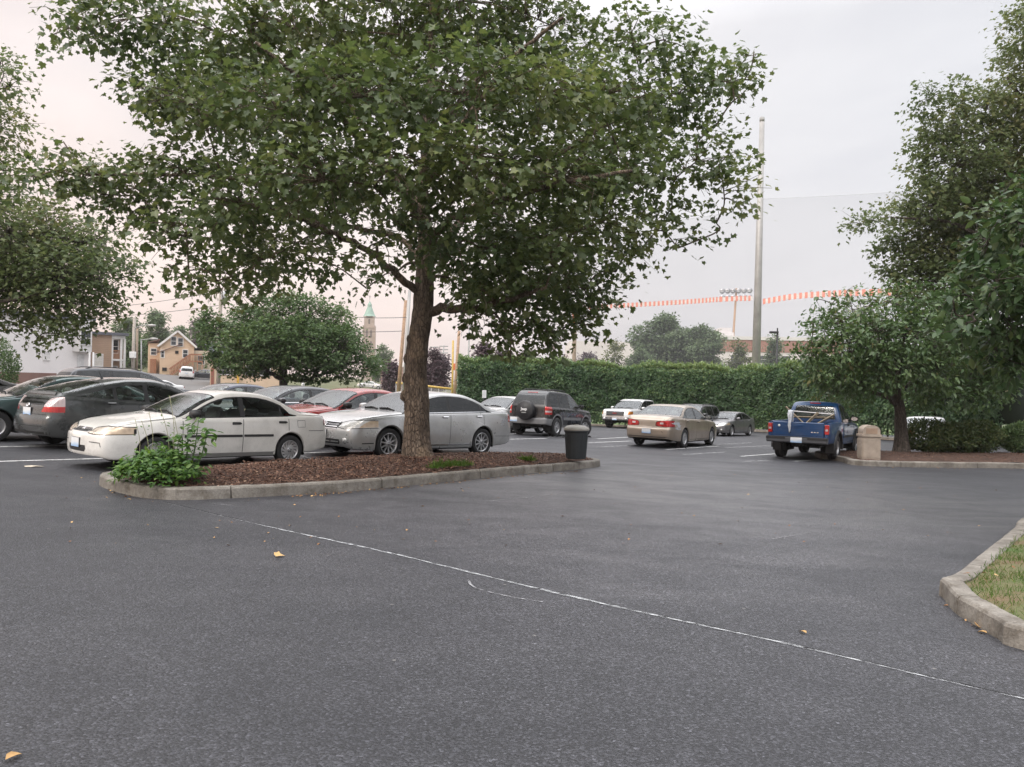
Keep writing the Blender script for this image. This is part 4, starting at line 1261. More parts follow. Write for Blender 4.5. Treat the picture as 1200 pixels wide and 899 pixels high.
# ------------------------------------------------------------------ sky and light
SUN_EL, SUN_AZ = R(38), R(-140)          # azimuth from +Y towards +X: behind the camera on its left
def make_world():
    w = bpy.data.worlds.new("World"); SC.world = w; w.use_nodes = True
    w.node_tree.nodes.clear(); t = NT(w.node_tree)
    out = t.add('ShaderNodeOutputWorld')
    sky = t.add('ShaderNodeTexSky'); sky.sky_type = 'NISHITA'; sky.sun_disc = False
    sky.sun_elevation = SUN_EL; sky.sun_rotation = SUN_AZ; sky.air_density = 2.0; sky.dust_density = 6.0
    tc = t.add('ShaderNodeTexCoord'); sep = t.add('ShaderNodeSeparateXYZ', ins={0: tc.outputs['Generated']})
    # a closed overcast: pinker towards the west (left), lavender grey to the right, three times brighter overhead
    az = t.add('ShaderNodeMapRange', ins={0: sep.outputs[0], 1: -0.62, 2: 0.55, 3: 0.0, 4: 1.0})
    low = ramp(t, az.outputs[0], [(0.0, (.92, .70, .60)), (0.45, (.80, .68, .64)), (0.68, (.685, .665, .69)), (1.0, (.655, .655, .70))])
    mid = ramp(t, az.outputs[0], [(0.0, (.82, .735, .72)), (0.5, (.76, .735, .745)), (1.0, (.675, .68, .715))])
    e1 = t.add('ShaderNodeMapRange', ins={0: sep.outputs[2], 1: 0.02, 2: 0.34, 3: 0.0, 4: 1.0})
    nz = t.add('ShaderNodeTexNoise', ins={'Vector': tc.outputs['Generated'], 'Scale': 2.6, 'Detail': 5.0, 'Roughness': .5})
    jit = t.add('ShaderNodeMath', operation='MULTIPLY_ADD', ins={0: nz.outputs['Fac'], 1: 0.9, 2: -0.45})
    e1j = t.add('ShaderNodeMath', operation='ADD', ins={0: e1.outputs[0], 1: jit.outputs[0]}, use_clamp=True)
    c1 = t.add('ShaderNodeMixRGB', ins={0: e1j.outputs[0], 1: low, 2: mid})
    e2 = t.add('ShaderNodeMapRange', ins={0: sep.outputs[2], 1: 0.42, 2: 0.95, 3: 0.0, 4: 1.0})
    c2 = t.add('ShaderNodeMixRGB', ins={0: e2.outputs[0], 1: c1.outputs[0], 2: c4((3.2, 3.2, 3.3))})
    mpc = t.add('ShaderNodeMapping', ins={'Vector': tc.outputs['Generated'], 'Scale': (1.0, 1.0, 3.2)})
    n2 = t.add('ShaderNodeTexNoise', ins={'Vector': mpc.outputs[0], 'Scale': 1.9, 'Detail': 6.0, 'Roughness': .52, 'Distortion': .3})
    cl_ = ramp(t, n2.outputs['Fac'], [(.34, (.86, .865, .885)), (.50, g3(.97)), (.66, (1.06, 1.055, 1.05))])
    c3 = t.add('ShaderNodeMixRGB', blend_type='MULTIPLY', ins={0: 1.0, 1: c2.outputs[0], 2: cl_})
    k = t.add('ShaderNodeVectorMath', operation='SCALE', ins={0: c3.outputs[0], 'Scale': 10.6})
    mx = t.add('ShaderNodeMixRGB', ins={0: 0.08, 1: k.outputs[0], 2: sky.outputs[0]})
    bg = t.add('ShaderNodeBackground', ins={0: mx.outputs[0], 1: 0.115})
    t.link(bg.outputs[0], out.inputs[0])
    sd = bpy.data.lights.new('sun', 'SUN'); sd.energy = 1.5; sd.angle = R(18); sd.color = (1.0, .93, .85)
    so = bpy.data.objects.new('sun', sd); COL.objects.link(so)
    d = Vector((math.sin(SUN_AZ) * math.cos(SUN_EL), math.cos(SUN_AZ) * math.cos(SUN_EL), math.sin(SUN_EL)))
    so.rotation_euler = d.to_track_quat('Z', 'Y').to_euler(); so.location = (0, 0, 30)
    v = SC.view_settings; v.view_transform = 'Standard'; v.look = 'None'; v.exposure = 0.12; v.gamma = 1.0

# ------------------------------------------------------------------ ground
def asphalt_mat():
    m, t, out = newmat('asphalt')
    tc = t.add('ShaderNodeTexCoord'); P = tc.outputs['Object']
    sep = t.add('ShaderNodeSeparateXYZ', ins={0: P})
    big = t.add('ShaderNodeTexNoise', ins={'Vector': P, 'Scale': .22, 'Detail': 5.0, 'Roughness': .55})
    mapp = t.add('ShaderNodeMapping', ins={'Vector': P, 'Scale': (0.6, 1.1, 1.0), 'Rotation': (0, 0, R(-35))})
    streak = t.add('ShaderNodeTexNoise', ins={'Vector': mapp.outputs[0], 'Scale': 1.1, 'Detail': 6.0, 'Roughness': .6, 'Distortion': .6})
    med = t.add('ShaderNodeTexNoise', ins={'Vector': P, 'Scale': 3.5, 'Detail': 6.0, 'Roughness': .65})
    fine = t.add('ShaderNodeTexNoise', ins={'Vector': P, 'Scale': 70.0, 'Detail': 5.0, 'Roughness': .75})
    stone = t.add('ShaderNodeTexVoronoi', ins={'Vector': P, 'Scale': 82.0, 'Randomness': 1.0})
    # base tone
    a = t.add('ShaderNodeMath', operation='MULTIPLY_ADD', ins={0: streak.outputs['Fac'], 1: .46, 2: -.03}); bg2 = t.add('ShaderNodeMath', operation='MULTIPLY_ADD', ins={0: big.outputs['Fac'], 1: .5, 2: .25}); t.link(bg2.outputs[0], a.inputs[2])
    b = t.add('ShaderNodeMath', operation='MULTIPLY_ADD', ins={0: med.outputs['Fac'], 1: .22}); t.link(a.outputs[0], b.inputs[2])
    # sky sheen on the damp middle of the driveway, painted into the base colour
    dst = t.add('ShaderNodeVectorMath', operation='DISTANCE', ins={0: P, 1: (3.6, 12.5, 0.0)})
    wear_sheen = t.add('ShaderNodeMapRange', ins={0: dst.outputs['Value'], 1: 1.0, 2: 10.0, 3: .58, 4: 0.0}); wm = t.add('ShaderNodeMath', operation='MULTIPLY', ins={0: wear_sheen.outputs[0], 1: 1.0}); sm_ = t.add('ShaderNodeMapRange', ins={0: streak.outputs['Fac'], 1: .35, 2: .65, 3: .8, 4: 1.15}); t.link(sm_.outputs[0], wm.inputs[1])
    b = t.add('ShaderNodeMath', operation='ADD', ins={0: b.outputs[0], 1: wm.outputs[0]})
    b = t.add('ShaderNodeMath', operation='MULTIPLY', ins={0: b.outputs[0], 1: .65})
    base = ramp(t, b.outputs[0], [(0.33, (.022, .0225, .027)), (0.50, (.027, .0275, .032)), (.68, (.044, .044, .050)), (.95, (.098, .096, .104))])
    st = ramp(t, stone.outputs['Color'], [(0.0, g3(.35)), (.55, g3(.85)), (.8, g3(1.5)), (.93, g3(2.2)), (1.0, g3(4.2))])
    fn = ramp(t, fine.outputs['Fac'], [(.3, g3(.45)), (.7, g3(1.6))])
    m1 = t.add('ShaderNodeMixRGB', blend_type='MULTIPLY', ins={0: 1.0, 1: base, 2: st})
    m2 = t.add('ShaderNodeMixRGB', blend_type='MULTIPLY', ins={0: .7, 1: m1.outputs[0], 2: fn})
    # oil stains
    oil = t.add('ShaderNodeTexNoise', ins={'Vector': P, 'Scale': .9, 'Detail': 3.0})
    of = t.add('ShaderNodeMapRange', ins={0: oil.outputs['Fac'], 1: .70, 2: .80, 3: 0.0, 4: .4})
    m3 = t.add('ShaderNodeMixRGB', ins={0: of.outputs[0], 1: m2.outputs[0], 2: c4((.016, .016, .018))})
    # small pale specks of grit
    gr = t.add('ShaderNodeTexVoronoi', ins={'Vector': P, 'Scale': 5.0})
    gf = t.add('ShaderNodeMapRange', ins={0: gr.outputs['Distance'], 1: .05, 2: .075, 3: .6, 4: 0.0})
    gsel = t.add('ShaderNodeMath', operation='GREATER_THAN', ins={0: 0.0, 1: .80}); gsep = t.add('ShaderNodeSeparateColor', ins={0: gr.outputs['Color']}); t.link(gsep.outputs[0], gsel.inputs[0])
    gm = t.add('ShaderNodeMath', operation='MULTIPLY', ins={0: gf.outputs[0], 1: gsel.outputs[0]})
    m4 = t.add('ShaderNodeMixRGB', ins={0: gm.outputs[0], 1: m3.outputs[0], 2: c4((.22, .21, .2))})
    rr = ramp(t, b.outputs[0], [(.36, g3(.64)), (.55, g3(.55)), (.72, g3(.43)), (.95, g3(.31))])
    hh = t.add('ShaderNodeMath', operation='MULTIPLY_ADD', ins={0: stone.outputs['Distance'], 1: -1.0}); t.link(fine.outputs['Fac'], hh.inputs[2])
    bp = t.add('ShaderNodeBump', ins={'Strength': .55, 'Distance': .012, 'Height': hh.outputs[0]})
    bs = t.add('ShaderNodeBsdfPrincipled', ins={'Base Color': m4.outputs[0], 'Roughness': rr, 'Specular IOR Level': .5, 'Normal': bp.outputs[0]})
    t.link(bs.outputs[0], out.inputs[0])
    return m

def grid_sheet(name, xs, ys, dz, mat, inside=None):
    vs = []; fs = []
    for y in ys:
        for x in xs: vs.append((x, y, gz(x, y) + dz))
    n = len(xs)
    for j in range(len(ys) - 1):
        for i in range(n - 1):
            if inside and not inside((xs[i] + xs[i + 1]) / 2, (ys[j] + ys[j + 1]) / 2): continue
            fs.append((j * n + i, j * n + i + 1, (j + 1) * n + i + 1, (j + 1) * n + i))
    me = bpy.data.meshes.new(name); me.from_pydata(vs, [], fs); me.polygons.foreach_set('use_smooth', [True] * len(fs)); me.update()
    return tag(link_mesh(name, me, mat), kind='structure')

def frange(a, b, n): return [a + (b - a) * i / n for i in range(n + 1)]

def grass_ground_mat(name='grass_ground', a=(.055, .075, .022), b=(.12, .11, .05), scale=.35):
    m, t, out = newmat(name)
    tc = t.add('ShaderNodeTexCoord')
    n1 = t.add('ShaderNodeTexNoise', ins={'Vector': tc.outputs['Object'], 'Scale': scale, 'Detail': 7.0, 'Roughness': .65})
    n2 = t.add('ShaderNodeTexNoise', ins={'Vector': tc.outputs['Object'], 'Scale': 40.0, 'Detail': 3.0})
    c1 = ramp(t, n1.outputs['Fac'], [(.35, a), (.65, b)])
    c2 = ramp(t, n2.outputs['Fac'], [(.3, g3(.6)), (.7, g3(1.3))])
    mx = t.add('ShaderNodeMixRGB', blend_type='MULTIPLY', ins={0: .8, 1: c1, 2: c2})
    bp = t.add('ShaderNodeBump', ins={'Strength': .6, 'Distance': .03, 'Height': n2.outputs['Fac']})
    b_ = t.add('ShaderNodeBsdfPrincipled', ins={'Base Color': mx.outputs[0], 'Roughness': .9, 'Normal': bp.outputs[0]})
    t.link(b_.outputs[0], out.inputs[0]); return m

def concrete_mat():
    m, t, out = newmat('kerb_concrete')
    tc = t.add('ShaderNodeTexCoord'); P = tc.outputs['Object']
    n1 = t.add('ShaderNodeTexNoise', ins={'Vector': P, 'Scale': 2.2, 'Detail': 8.0, 'Roughness': .7})
    n2 = t.add('ShaderNodeTexNoise', ins={'Vector': P, 'Scale': 60.0, 'Detail': 4.0})
    n3 = t.add('ShaderNodeTexNoise', ins={'Vector': P, 'Scale': 7.0, 'Detail': 6.0, 'Roughness': .7})
    c1 = ramp(t, n1.outputs['Fac'], [(.3, (.12, .108, .092)), (.55, (.215, .196, .170)), (.75, (.30, .28, .245))])
    c3 = ramp(t, n3.outputs['Fac'], [(.35, (.52, .48, .43)), (.55, g3(1.0))])
    c2 = ramp(t, n2.outputs['Fac'], [(.3, g3(.75)), (.7, g3(1.2))])
    m1 = t.add('ShaderNodeMixRGB', blend_type='MULTIPLY', ins={0: .8, 1: c1, 2: c3})
    m2 = t.add('ShaderNodeMixRGB', blend_type='MULTIPLY', ins={0: .8, 1: m1.outputs[0], 2: c2})
    h = t.add('ShaderNodeMath', operation='ADD', ins={0: n2.outputs['Fac'], 1: n3.outputs['Fac']})
    bp = t.add('ShaderNodeBump', ins={'Strength': .45, 'Distance': .015, 'Height': h.outputs[0]})
    b = t.add('ShaderNodeBsdfPrincipled', ins={'Base Color': m2.outputs[0], 'Roughness': .85, 'Normal': bp.outputs[0]})
    t.link(b.outputs[0], out.inputs[0]); return m

def mulch_mat():
    m, t, out = newmat('bark_mulch')
    tc = t.add('ShaderNodeTexCoord'); P = tc.outputs['Object']
    v = t.add('ShaderNodeTexVoronoi', ins={'Vector': P, 'Scale': 38.0}); n = t.add('ShaderNodeTexNoise', ins={'Vector': P, 'Scale': 3.0, 'Detail': 5.0})
    c1 = ramp(t, v.outputs['Color'], [(0, (.035, .018, .012)), (.5, (.085, .042, .028)), (1, (.15, .085, .055))])
    c2 = ramp(t, n.outputs['Fac'], [(.3, g3(.65)), (.7, g3(1.2))])
    mx = t.add('ShaderNodeMixRGB', blend_type='MULTIPLY', ins={0: .8, 1: c1, 2: c2})
    bp = t.add('ShaderNodeBump', ins={'Strength': 1.0, 'Distance': .03, 'Height': v.outputs['Distance']})
    b = t.add('ShaderNodeBsdfPrincipled', ins={'Base Color': mx.outputs[0], 'Roughness': .95, 'Normal': bp.outputs[0]})
    t.link(b.outputs[0], out.inputs[0]); return m

def var_mat(name, stops, rough=.8, attr='lv'):
    """colour picked per small piece from the random attribute it carries"""
    m, t, out = newmat(name)
    at_ = t.add('ShaderNodeAttribute', attribute_name=attr)
    cr = ramp(t, at_.outputs['Fac'], stops)
    b = t.add('ShaderNodeBsdfPrincipled', ins={'Base Color': cr, 'Roughness': rough})
    t.link(b.outputs[0], out.inputs[0]); return m

def resample(pts, step):
    out = [pts[0]]; acc = 0
    for i in range(len(pts) - 1):
        a, b = pts[i], pts[i + 1]; L = (b - a).length; n = max(1, int(round(L / step)))
        for k in range(1, n + 1): out.append(a + (b - a) * k / n)
    return out

def closed_smooth(P, per=8):
    n = len(P); out = []
    for i in range(n):
        a, b, c, d = P[i - 1], P[i], P[(i + 1) % n], P[(i + 2) % n]
        for k in range(per):
            t = k / per
            out.append(0.5 * ((2 * b) + (c - a) * t + (2 * a - 5 * b + 4 * c - d) * t * t + (3 * b - a - 3 * c + d) * t ** 3))
    return out

def kerb_ring(name, P, mat, label, h=.15, w=.16, closed=True, block=2.4):
    """P: outer edge, counter-clockwise; the kerb lies to the left of the path"""
    P = [Vector((p.x, p.y, 0)) for p in P]
    if closed: P = resample(P + [P[0]], .12)[:-1]
    else: P = resample(P, .12)
    n = len(P); mb = MB(); acc = 0; secs = []
    for i in range(n):
        a = P[i - 1] if (closed or i > 0) else P[i]; b = P[(i + 1) % n] if (closed or i < n - 1) else P[i]
        d = (b - a).normalized(); nn = Vector((-d.y, d.x, 0))
        z = gz(P[i].x, P[i].y)
        j = rng.uniform(-.004, .004)
        prof = [(j - .012, -.08), (j, h * .82), (.014 + j, h - .006), (.03, h + j), (w - .02, h + j), (w, h - .012), (w, -.05)]
        secs.append([P[i] + nn * q[0] + Vector((0, 0, z + q[1])) for q in prof])
    m = 7; run = []
    cnt = int(block / .12); i = 0
    tot = n if closed else n - 1
    while i < tot:
        e = min(i + cnt, tot)
        vs = []; fs = []
        for k in range(i, e + 1):
            s_ = secs[k % n]
            if k == i or k == e:
                o = secs[(k + 1) % n] if k == i else secs[(k - 1) % n]
                s_ = [a.lerp(b, .085) for a, b in zip(s_, o)]
            vs += s_
        for k in range(e - i):
            for q in range(m - 1): fs.append((k * m + q, (k + 1) * m + q, (k + 1) * m + q + 1, k * m + q + 1))
        fs.append(tuple(range(m))); fs.append(tuple(range((e - i) * m + m - 1, (e - i) * m - 1, -1)))
        mb._add(vs, fs, False); i = e
    return tag(mb.build(name, mat), kind='structure')

def inset_poly(P, w):
    out = []; n = len(P)
    for i in range(n):
        d = (P[(i + 1) % n] - P[i - 1]); d.z = 0; d.normalize()
        out.append(P[i] + Vector((-d.y, d.x, 0)) * w)
    return out

def bed_sheet(name, P, mat, h=.12, mound=.12, kind='structure', step=.16):
    """filled bed inside outline P, domed"""
    xs = [p.x for p in P]; ys = [p.y for p in P]; poly = [(p.x, p.y) for p in P]
    bm = bmesh.new()
    vs = [bm.verts.new((p.x, p.y, 0)) for p in P]; bm.faces.new(vs)
    ext = max(max(xs) - min(xs), max(ys) - min(ys))
    x = min(xs) + step
    while x < max(xs):
        bmesh.ops.bisect_plane(bm, geom=bm.verts[:] + bm.edges[:] + bm.faces[:], plane_co=(x, 0, 0), plane_no=(1, 0, 0)); x += step
    y = min(ys) + step
    while y < max(ys):
        bmesh.ops.bisect_plane(bm, geom=bm.verts[:] + bm.edges[:] + bm.faces[:], plane_co=(0, y, 0), plane_no=(0, 1, 0)); y += step
    Q = [Vector((p.x, p.y, 0)) for p in P]
    for v in bm.verts:
        d = min((Q[i] - v.co).length for i in range(0, len(Q)))
        v.co.z = gz(v.co.x, v.co.y) + h + mound * (1 - math.exp(-d / .45)) + rng.uniform(-.008, .008)
    bmesh.ops.recalc_face_normals(bm, faces=bm.faces[:])
    if sum(f.normal.z for f in bm.faces) < 0: bmesh.ops.reverse_faces(bm, faces=bm.faces[:])
    me = bpy.data.meshes.new(name); bm.to_mesh(me); bm.free()
    me.polygons.foreach_set('use_smooth', [True] * len(me.polygons))
    return tag(link_mesh(name, me, mat), kind=kind)

def pieces_mesh(name, V, nper, faces, lv, mats, parent=None, smooth=False, mat_idx=None):
    """V: (N*nper,3) vertices of N equal little pieces, faces: template polygons, lv: (N,) random value"""
    N = len(lv); me = bpy.data.meshes.new(name)
    me.vertices.add(len(V)); me.vertices.foreach_set('co', np.ascontiguousarray(V, dtype=np.float32).ravel())
    off = (np.arange(N) * nper)
    lens = [len(f) for f in faces]
    flat = np.concatenate([np.array(f) for f in faces])
    loops = (off[:, None] + flat[None, :]).ravel()
    lt = np.tile(np.array(lens), N); ls = np.concatenate([[0], np.cumsum(lt)[:-1]])
    me.loops.add(len(loops)); me.loops.foreach_set('vertex_index', loops.astype(np.int32))
    me.polygons.add(len(lt)); me.polygons.foreach_set('loop_start', ls.astype(np.int32))
    try: me.polygons.foreach_set('loop_total', lt.astype(np.int32))
    except Exception: pass
    if smooth: me.polygons.foreach_set('use_smooth', np.ones(len(lt), dtype=bool))
    me.update(calc_edges=True)
    a = me.attributes.new('lv', 'FLOAT', 'FACE'); a.data.foreach_set('value', np.repeat(lv, len(faces)).astype(np.float32))
    return link_mesh(name, me, mats, parent)

nrng = np.random.default_rng(11)
def unit(a): return a / np.maximum(1e-9, np.linalg.norm(a, axis=-1, keepdims=True))

LEAF = {
    'maple': ([(0, 0), (0, .5), (0, 1.0), (.20, -.10), (.50, .02), (.40, .22), (.58, .55), (.24, .56), (-.20, -.10), (-.50, .02), (-.40, .22), (-.58, .55), (-.24, .56)], [(0, 3, 4, 5, 6, 7, 2, 1), (0, 1, 2, 12, 11, 10, 9, 8)]),
    'oval': ([(0, 0), (0, .5), (0, 1), (.21, .22), (.24, .52), (.12, .82), (-.21, .22), (-.24, .52), (-.12, .82)], [(0, 3, 4, 5, 2, 1), (0, 1, 2, 8, 7, 6)]),
    'small': ([(0, 0), (.3, .45), (0, 1), (-.3, .45)], [(0, 1, 2, 3)]),
    'tuft': ([(0, 0), (.28, .1), (.5, .5), (.15, .55), (0, 1), (-.2, .6), (-.5, .6), (-.25, .2)], [(0, 1, 2, 3, 4, 5, 6, 7)]),
    'chip': ([(-.2, 0), (.2, 0), (.16, 1), (-.14, .9)], [(0, 1, 2, 3)]),
    'blade': ([(-.035, 0), (.035, 0), (.02, .6), (0, 1), (-.02, .6)], [(0, 1, 2, 3, 4)]),
}
def leaf_cloud(name, pos, dirv, nor, size, shape, mat, parent=None, fold=.22, lv=None, droop=.15):
    tv, fs = LEAF[shape]
    tv = np.array(tv, dtype=np.float64); N = len(pos)
    d = unit(dirv); n = nor - d * np.sum(nor * d, axis=1, keepdims=True); n = unit(n); t = np.cross(d, n)
    fo = np.abs(nrng.normal(fold, .12, N))
    V = pos[:, None, :] + size[:, None, None] * (tv[None, :, 0, None] * t[:, None, :] + tv[None, :, 1, None] * d[:, None, :] + (np.abs(tv[None, :, 0]) * fo[:, None] - droop * tv[None, :, 1] ** 2)[:, :, None] * n[:, None, :])
    if lv is None: lv = nrng.random(N)
    return pieces_mesh(name, V.reshape(-1, 3), len(tv), fs, lv, mat, parent)

def scatter_in(P, n):
    """random points inside an outline"""
    poly = [(p.x, p.y) for p in P]; xs = [p[0] for p in poly]; ys = [p[1] for p in poly]; out = []
    while len(out) < n:
        x = rng.uniform(min(xs), max(xs)); y = rng.uniform(min(ys), max(ys))
        if pip(x, y, poly): out.append((x, y))
    return out

def line_strip(name, pts, w, mat, dz=.006, label=None, jag=0.0, wf=None, kind='structure'):
    """flat marking on the ground along world points"""
    pts = resample([Vector((p.x, p.y, 0)) for p in pts], .18); vs = []; fs = []
    n = len(pts)
    for i, p in enumerate(pts):
        d = (pts[min(i + 1, n - 1)] - pts[max(i - 1, 0)]).normalized(); s = Vector((-d.y, d.x, 0))
        ww = w * (wf(i / (n - 1)) if wf else 1.0)
        for sg in (-1, 1):
            q = p + s * (sg * ww / 2 + (rng.uniform(-jag, jag) if jag else 0)); vs.append((q.x, q.y, gz(q.x, q.y) + dz))
    for i in range(n - 1): fs.append((2 * i, 2 * i + 1, 2 * i + 3, 2 * i + 2))
    me = bpy.data.meshes.new(name); me.from_pydata(vs, [], fs); me.update()
    return tag(link_mesh(name, me, mat), kind=kind)

def worn_paint_mat(name, col, wear_sheen=.5, scale=9.0):
    m, t, out = newmat(name)
    tc = t.add('ShaderNodeTexCoord')
    n = t.add('ShaderNodeTexNoise', ins={'Vector': tc.outputs['Object'], 'Scale': scale, 'Detail': 8.0, 'Roughness': .75})
    f = t.add('ShaderNodeMapRange', ins={0: n.outputs['Fac'], 1: wear_sheen - .1, 2: wear_sheen + .12, 3: 0.0, 4: .92})
    b = t.add('ShaderNodeBsdfPrincipled', ins={'Base Color': c4(col), 'Roughness': .8})
    tr = t.add('ShaderNodeBsdfTransparent')
    ms = t.add('ShaderNodeMixShader', ins={0: f.outputs[0], 1: tr.outputs[0], 2: b.outputs[0]})
    t.link(ms.outputs[0], out.inputs[0]); return m

GM = {}
ISL = {}
def make_ground():
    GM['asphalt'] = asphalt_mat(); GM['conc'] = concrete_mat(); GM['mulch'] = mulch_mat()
    GM['chips'] = var_mat('mulch_chips', [(0, (.035, .017, .011)), (.5, (.105, .048, .030)), (.9, (.19, .095, .058)), (1, (.33, .22, .15))])
    GM['line'] = worn_paint_mat('line_paint', (.62, .62, .61), .40)
    GM['lineold'] = worn_paint_mat('old_line_paint', (.42, .42, .42), .50, 6.0)
    GM['seam'] = worn_paint_mat('seam_residue', (.40, .41, .42), .485, 14.0)
    GM['scuff'] = worn_paint_mat('scuff_residue', (.30, .30, .31), .50, 10.0)
    xs = [-45 + .5 * i for i in range(181)]; ys = [-6 + .5 * i for i in range(135)]
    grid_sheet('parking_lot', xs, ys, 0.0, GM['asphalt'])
    fx = [-1500, -900, -500, -320, -220, -160, -120] + [-100 + 5 * i for i in range(41)] + [120, 160, 220, 320, 500, 900, 1500]
    fy = [-400, -200, -80, -30] + [-10 + 5 * i for i in range(41)] + [210, 240, 300, 400, 600, 1000, 2500]
    grid_sheet('ground', fx, fy, -.10, grass_ground_mat())
    # ---- the island with the big tree
    Ppx = [(119, 566), (150, 580), (205, 586), (290, 583), (400, 576.5), (500, 567), (600, 557), (672, 550.5), (703, 546.5), (706, 541)]
    W = [G(*p) for p in Ppx]
    a, b = W[3], W[7]; d = (b - a).normalized(); nrm = Vector((-d.y, d.x, 0))
    back = []
    for t_, wd in ((.97, 2.25), (.78, 2.55), (.5, 2.6), (.22, 2.45), (.02, 2.1)):
        p = a + (b - a) * t_ + nrm * wd; back.append(p)
    W2 = W[:9] + [W[8] + nrm * .55 + d * .28, W[8] + nrm * 1.3 + d * .12] + back
    out = closed_smooth([Vector((p.x, p.y, 0)) for p in W2], 5)
    kerb_ring('kerb', out, GM['conc'], '')
    inn = inset_poly(out, .145); ISL['main'] = inn
    bed_sheet('mulch_bed', inn, GM['mulch'], .115, .14)
    # ---- the island by the hedge on the right
    W = [G(985, 541), G(1003, 545.5), G(1060, 547.5), G(1130, 548.5), G(1210, 549.5)]
    W += [Vector((22, W[-1].y + .1, 0)), Vector((30, W[-1].y + .4, 0)), Vector((30, 25.6, 0)), Vector((20, 25.4, 0)), Vector((13, 25.0, 0)), W[0] + Vector((.6, 2.6, 0)), W[0] + Vector((-.15, 1.2, 0))]
    out = closed_smooth([Vector((p.x, p.y, 0)) for p in W], 5)
    kerb_ring('kerb', out, GM['conc'], '')
    inn = inset_poly(out, .145); ISL['right'] = inn
    bed_sheet('mulch_bed', inn, GM['mulch'], .115, .10, step=.3)
    # ---- grass corner at the near right
    K = [G(1200, 762), G(1170, 748.5), G(1141, 731.5), G(1119, 717), G(1106, 701)]
    far = Vector((7.35, 10.9, 0)); c = K[-1]
    K2 = [Vector((5.2, 3.2, 0)), Vector((4.1, 4.5, 0))] + [Vector((p.x, p.y, 0)) for p in K]
    K2 += [Vector((c.x + .045, c.y + .13, 0)), c.lerp(far, .08), c.lerp(far, .25), c.lerp(far, .5), c.lerp(far, .75), far, Vector((10.0, 13.0, 0)), Vector((14, 14.5, 0))]
    K2 = catmull(K2, 5)
    K2.reverse()
    ring = [Vector((16, 4.0, 0))][:0] + K2
    kerb_ring('kerb', ring, GM['conc'], '', closed=False)
    d_in = []
    n = len(ring)
    for i in range(n):
        d = (ring[min(i + 1, n - 1)] - ring[max(i - 1, 0)]).normalized(); d_in.append(ring[i] + Vector((-d.y, d.x, 0)) * .145)
    bed = d_in + [Vector((14.5, 3.0, 0))]
    ISL['grass'] = bed
    bed_sheet('verge', bed, grass_ground_mat('verge_soil', (.07, .11, .028), (.15, .095, .055), 1.3), .12, .10, step=.2)
    # ---- chips of bark, litter and grass
    for key, n in (('main', 38000), ('right', 12000)):
        pts = np.array(scatter_in(ISL[key], n)); N = len(pts)
        Q = np.array([(p.x, p.y) for p in ISL[key]])
        dist = np.sqrt(((pts[:, None, :] - Q[None, ::2, :]) ** 2).sum(-1)).min(1)
        z = np.array([gz(x, y) for x, y in pts]) + .118 + (.14 if key == 'main' else .10) * (1 - np.exp(-dist / .45)) + nrng.random(N) * .012
        pos = np.column_stack([pts, z])
        dr = nrng.normal(0, 1, (N, 3)); dr[:, 2] *= .25; no = nrng.normal(0, .35, (N, 3)); no[:, 2] = 1
        tag(leaf_cloud('mulch_chips', pos, dr, no, nrng.uniform(.014, .046, N), 'chip', GM['chips'], droop=0, fold=0), kind='stuff')
    leafmat = var_mat('dry_leaf', [(0, (.16, .07, .025)), (.5, (.32, .16, .06)), (1, (.5, .33, .14))])
    GM['dryleaf'] = leafmat
    # litter drifted along the kerbs
    # bare strip and kerb at the foot of the hedge
    hp = catmull([Vector(p + (0,)) for p in ((-3.6, 51.7), (6.9, 51.7), (14.8, 49.7), (17.6, 43.2), (19.9, 35.6))], 5)
    line_strip('hedge_bed', [p + Vector((.5, 1.0, 0)) for p in hp], 2.6, simple_mat('dry_soil', (.17, .125, .09), .95, var=.3, scale=2), .03)
    kerb_ring('kerb', hp, GM['conc'], '', closed=False)
    pos = []
    def drift(px_pts, n, sp):
        w = [G(*p) for p in px_pts]
        for _ in range(n):
            i = rng.randrange(len(w) - 1); q = w[i].lerp(w[i + 1], rng.random()); e = abs(rng.gauss(0, sp))
            pos.append((q.x + rng.gauss(0, .02) + e * .4, q.y - e, gz(q.x, q.y - e) + .006 + rng.random() * .01))
    drift([(350, 581.5), (400, 578), (500, 568.5), (600, 558.5), (680, 552)], 170, .05)
    drift([(118, 567), (135, 578), (160, 585)], 14, .10)
    drift([(1108, 705), (1122, 722), (1143, 736)], 5, .03)
    drift([(1000, 547), (1100, 549), (1200, 551)], 26, .12)
    for _ in range(150):      # odd bits blown over the tarmac
        q = G(rng.uniform(60, 1180), 555 + 90 * rng.random() ** 1.8) if rng.random() < .9 else G(rng.uniform(100, 1100), rng.uniform(575, 640))
        if not any(pip(q.x, q.y, [(p.x, p.y) for p in ISL[k]]) for k in ('main', 'right', 'grass')): pos.append((q.x, q.y, q.z + .008))
    pos = np.array(pos); N = len(pos); dr = nrng.normal(0, 1, (N, 3)); dr[:, 2] *= .2; no = nrng.normal(0, .4, (N, 3)); no[:, 2] = 1
    tag(leaf_cloud('leaf_litter', pos, dr, no, nrng.uniform(.018, .05, N), 'oval', leafmat, fold=.3), kind='stuff')
    # grass on the corner
    pts = []
    while len(pts) < 42000:
        x, y = scatter_in(ISL['grass'], 1)[0]
        if x > 9 and rng.random() < .6: continue
        from mathutils import noise
        v = noise.noise(Vector((x * .9, y * .9, 0))) + .35 * noise.noise(Vector((x * 4, y * 4, 3)))
        if v < -.10 and rng.random() < .90: continue
        pts.append((x, y))
    pts = np.array(pts); N = len(pts); Q = np.array([(p.x, p.y) for p in ISL['grass']])
    dist = np.sqrt(((pts[:, None, :] - Q[None, ::2, :]) ** 2).sum(-1)).min(1)
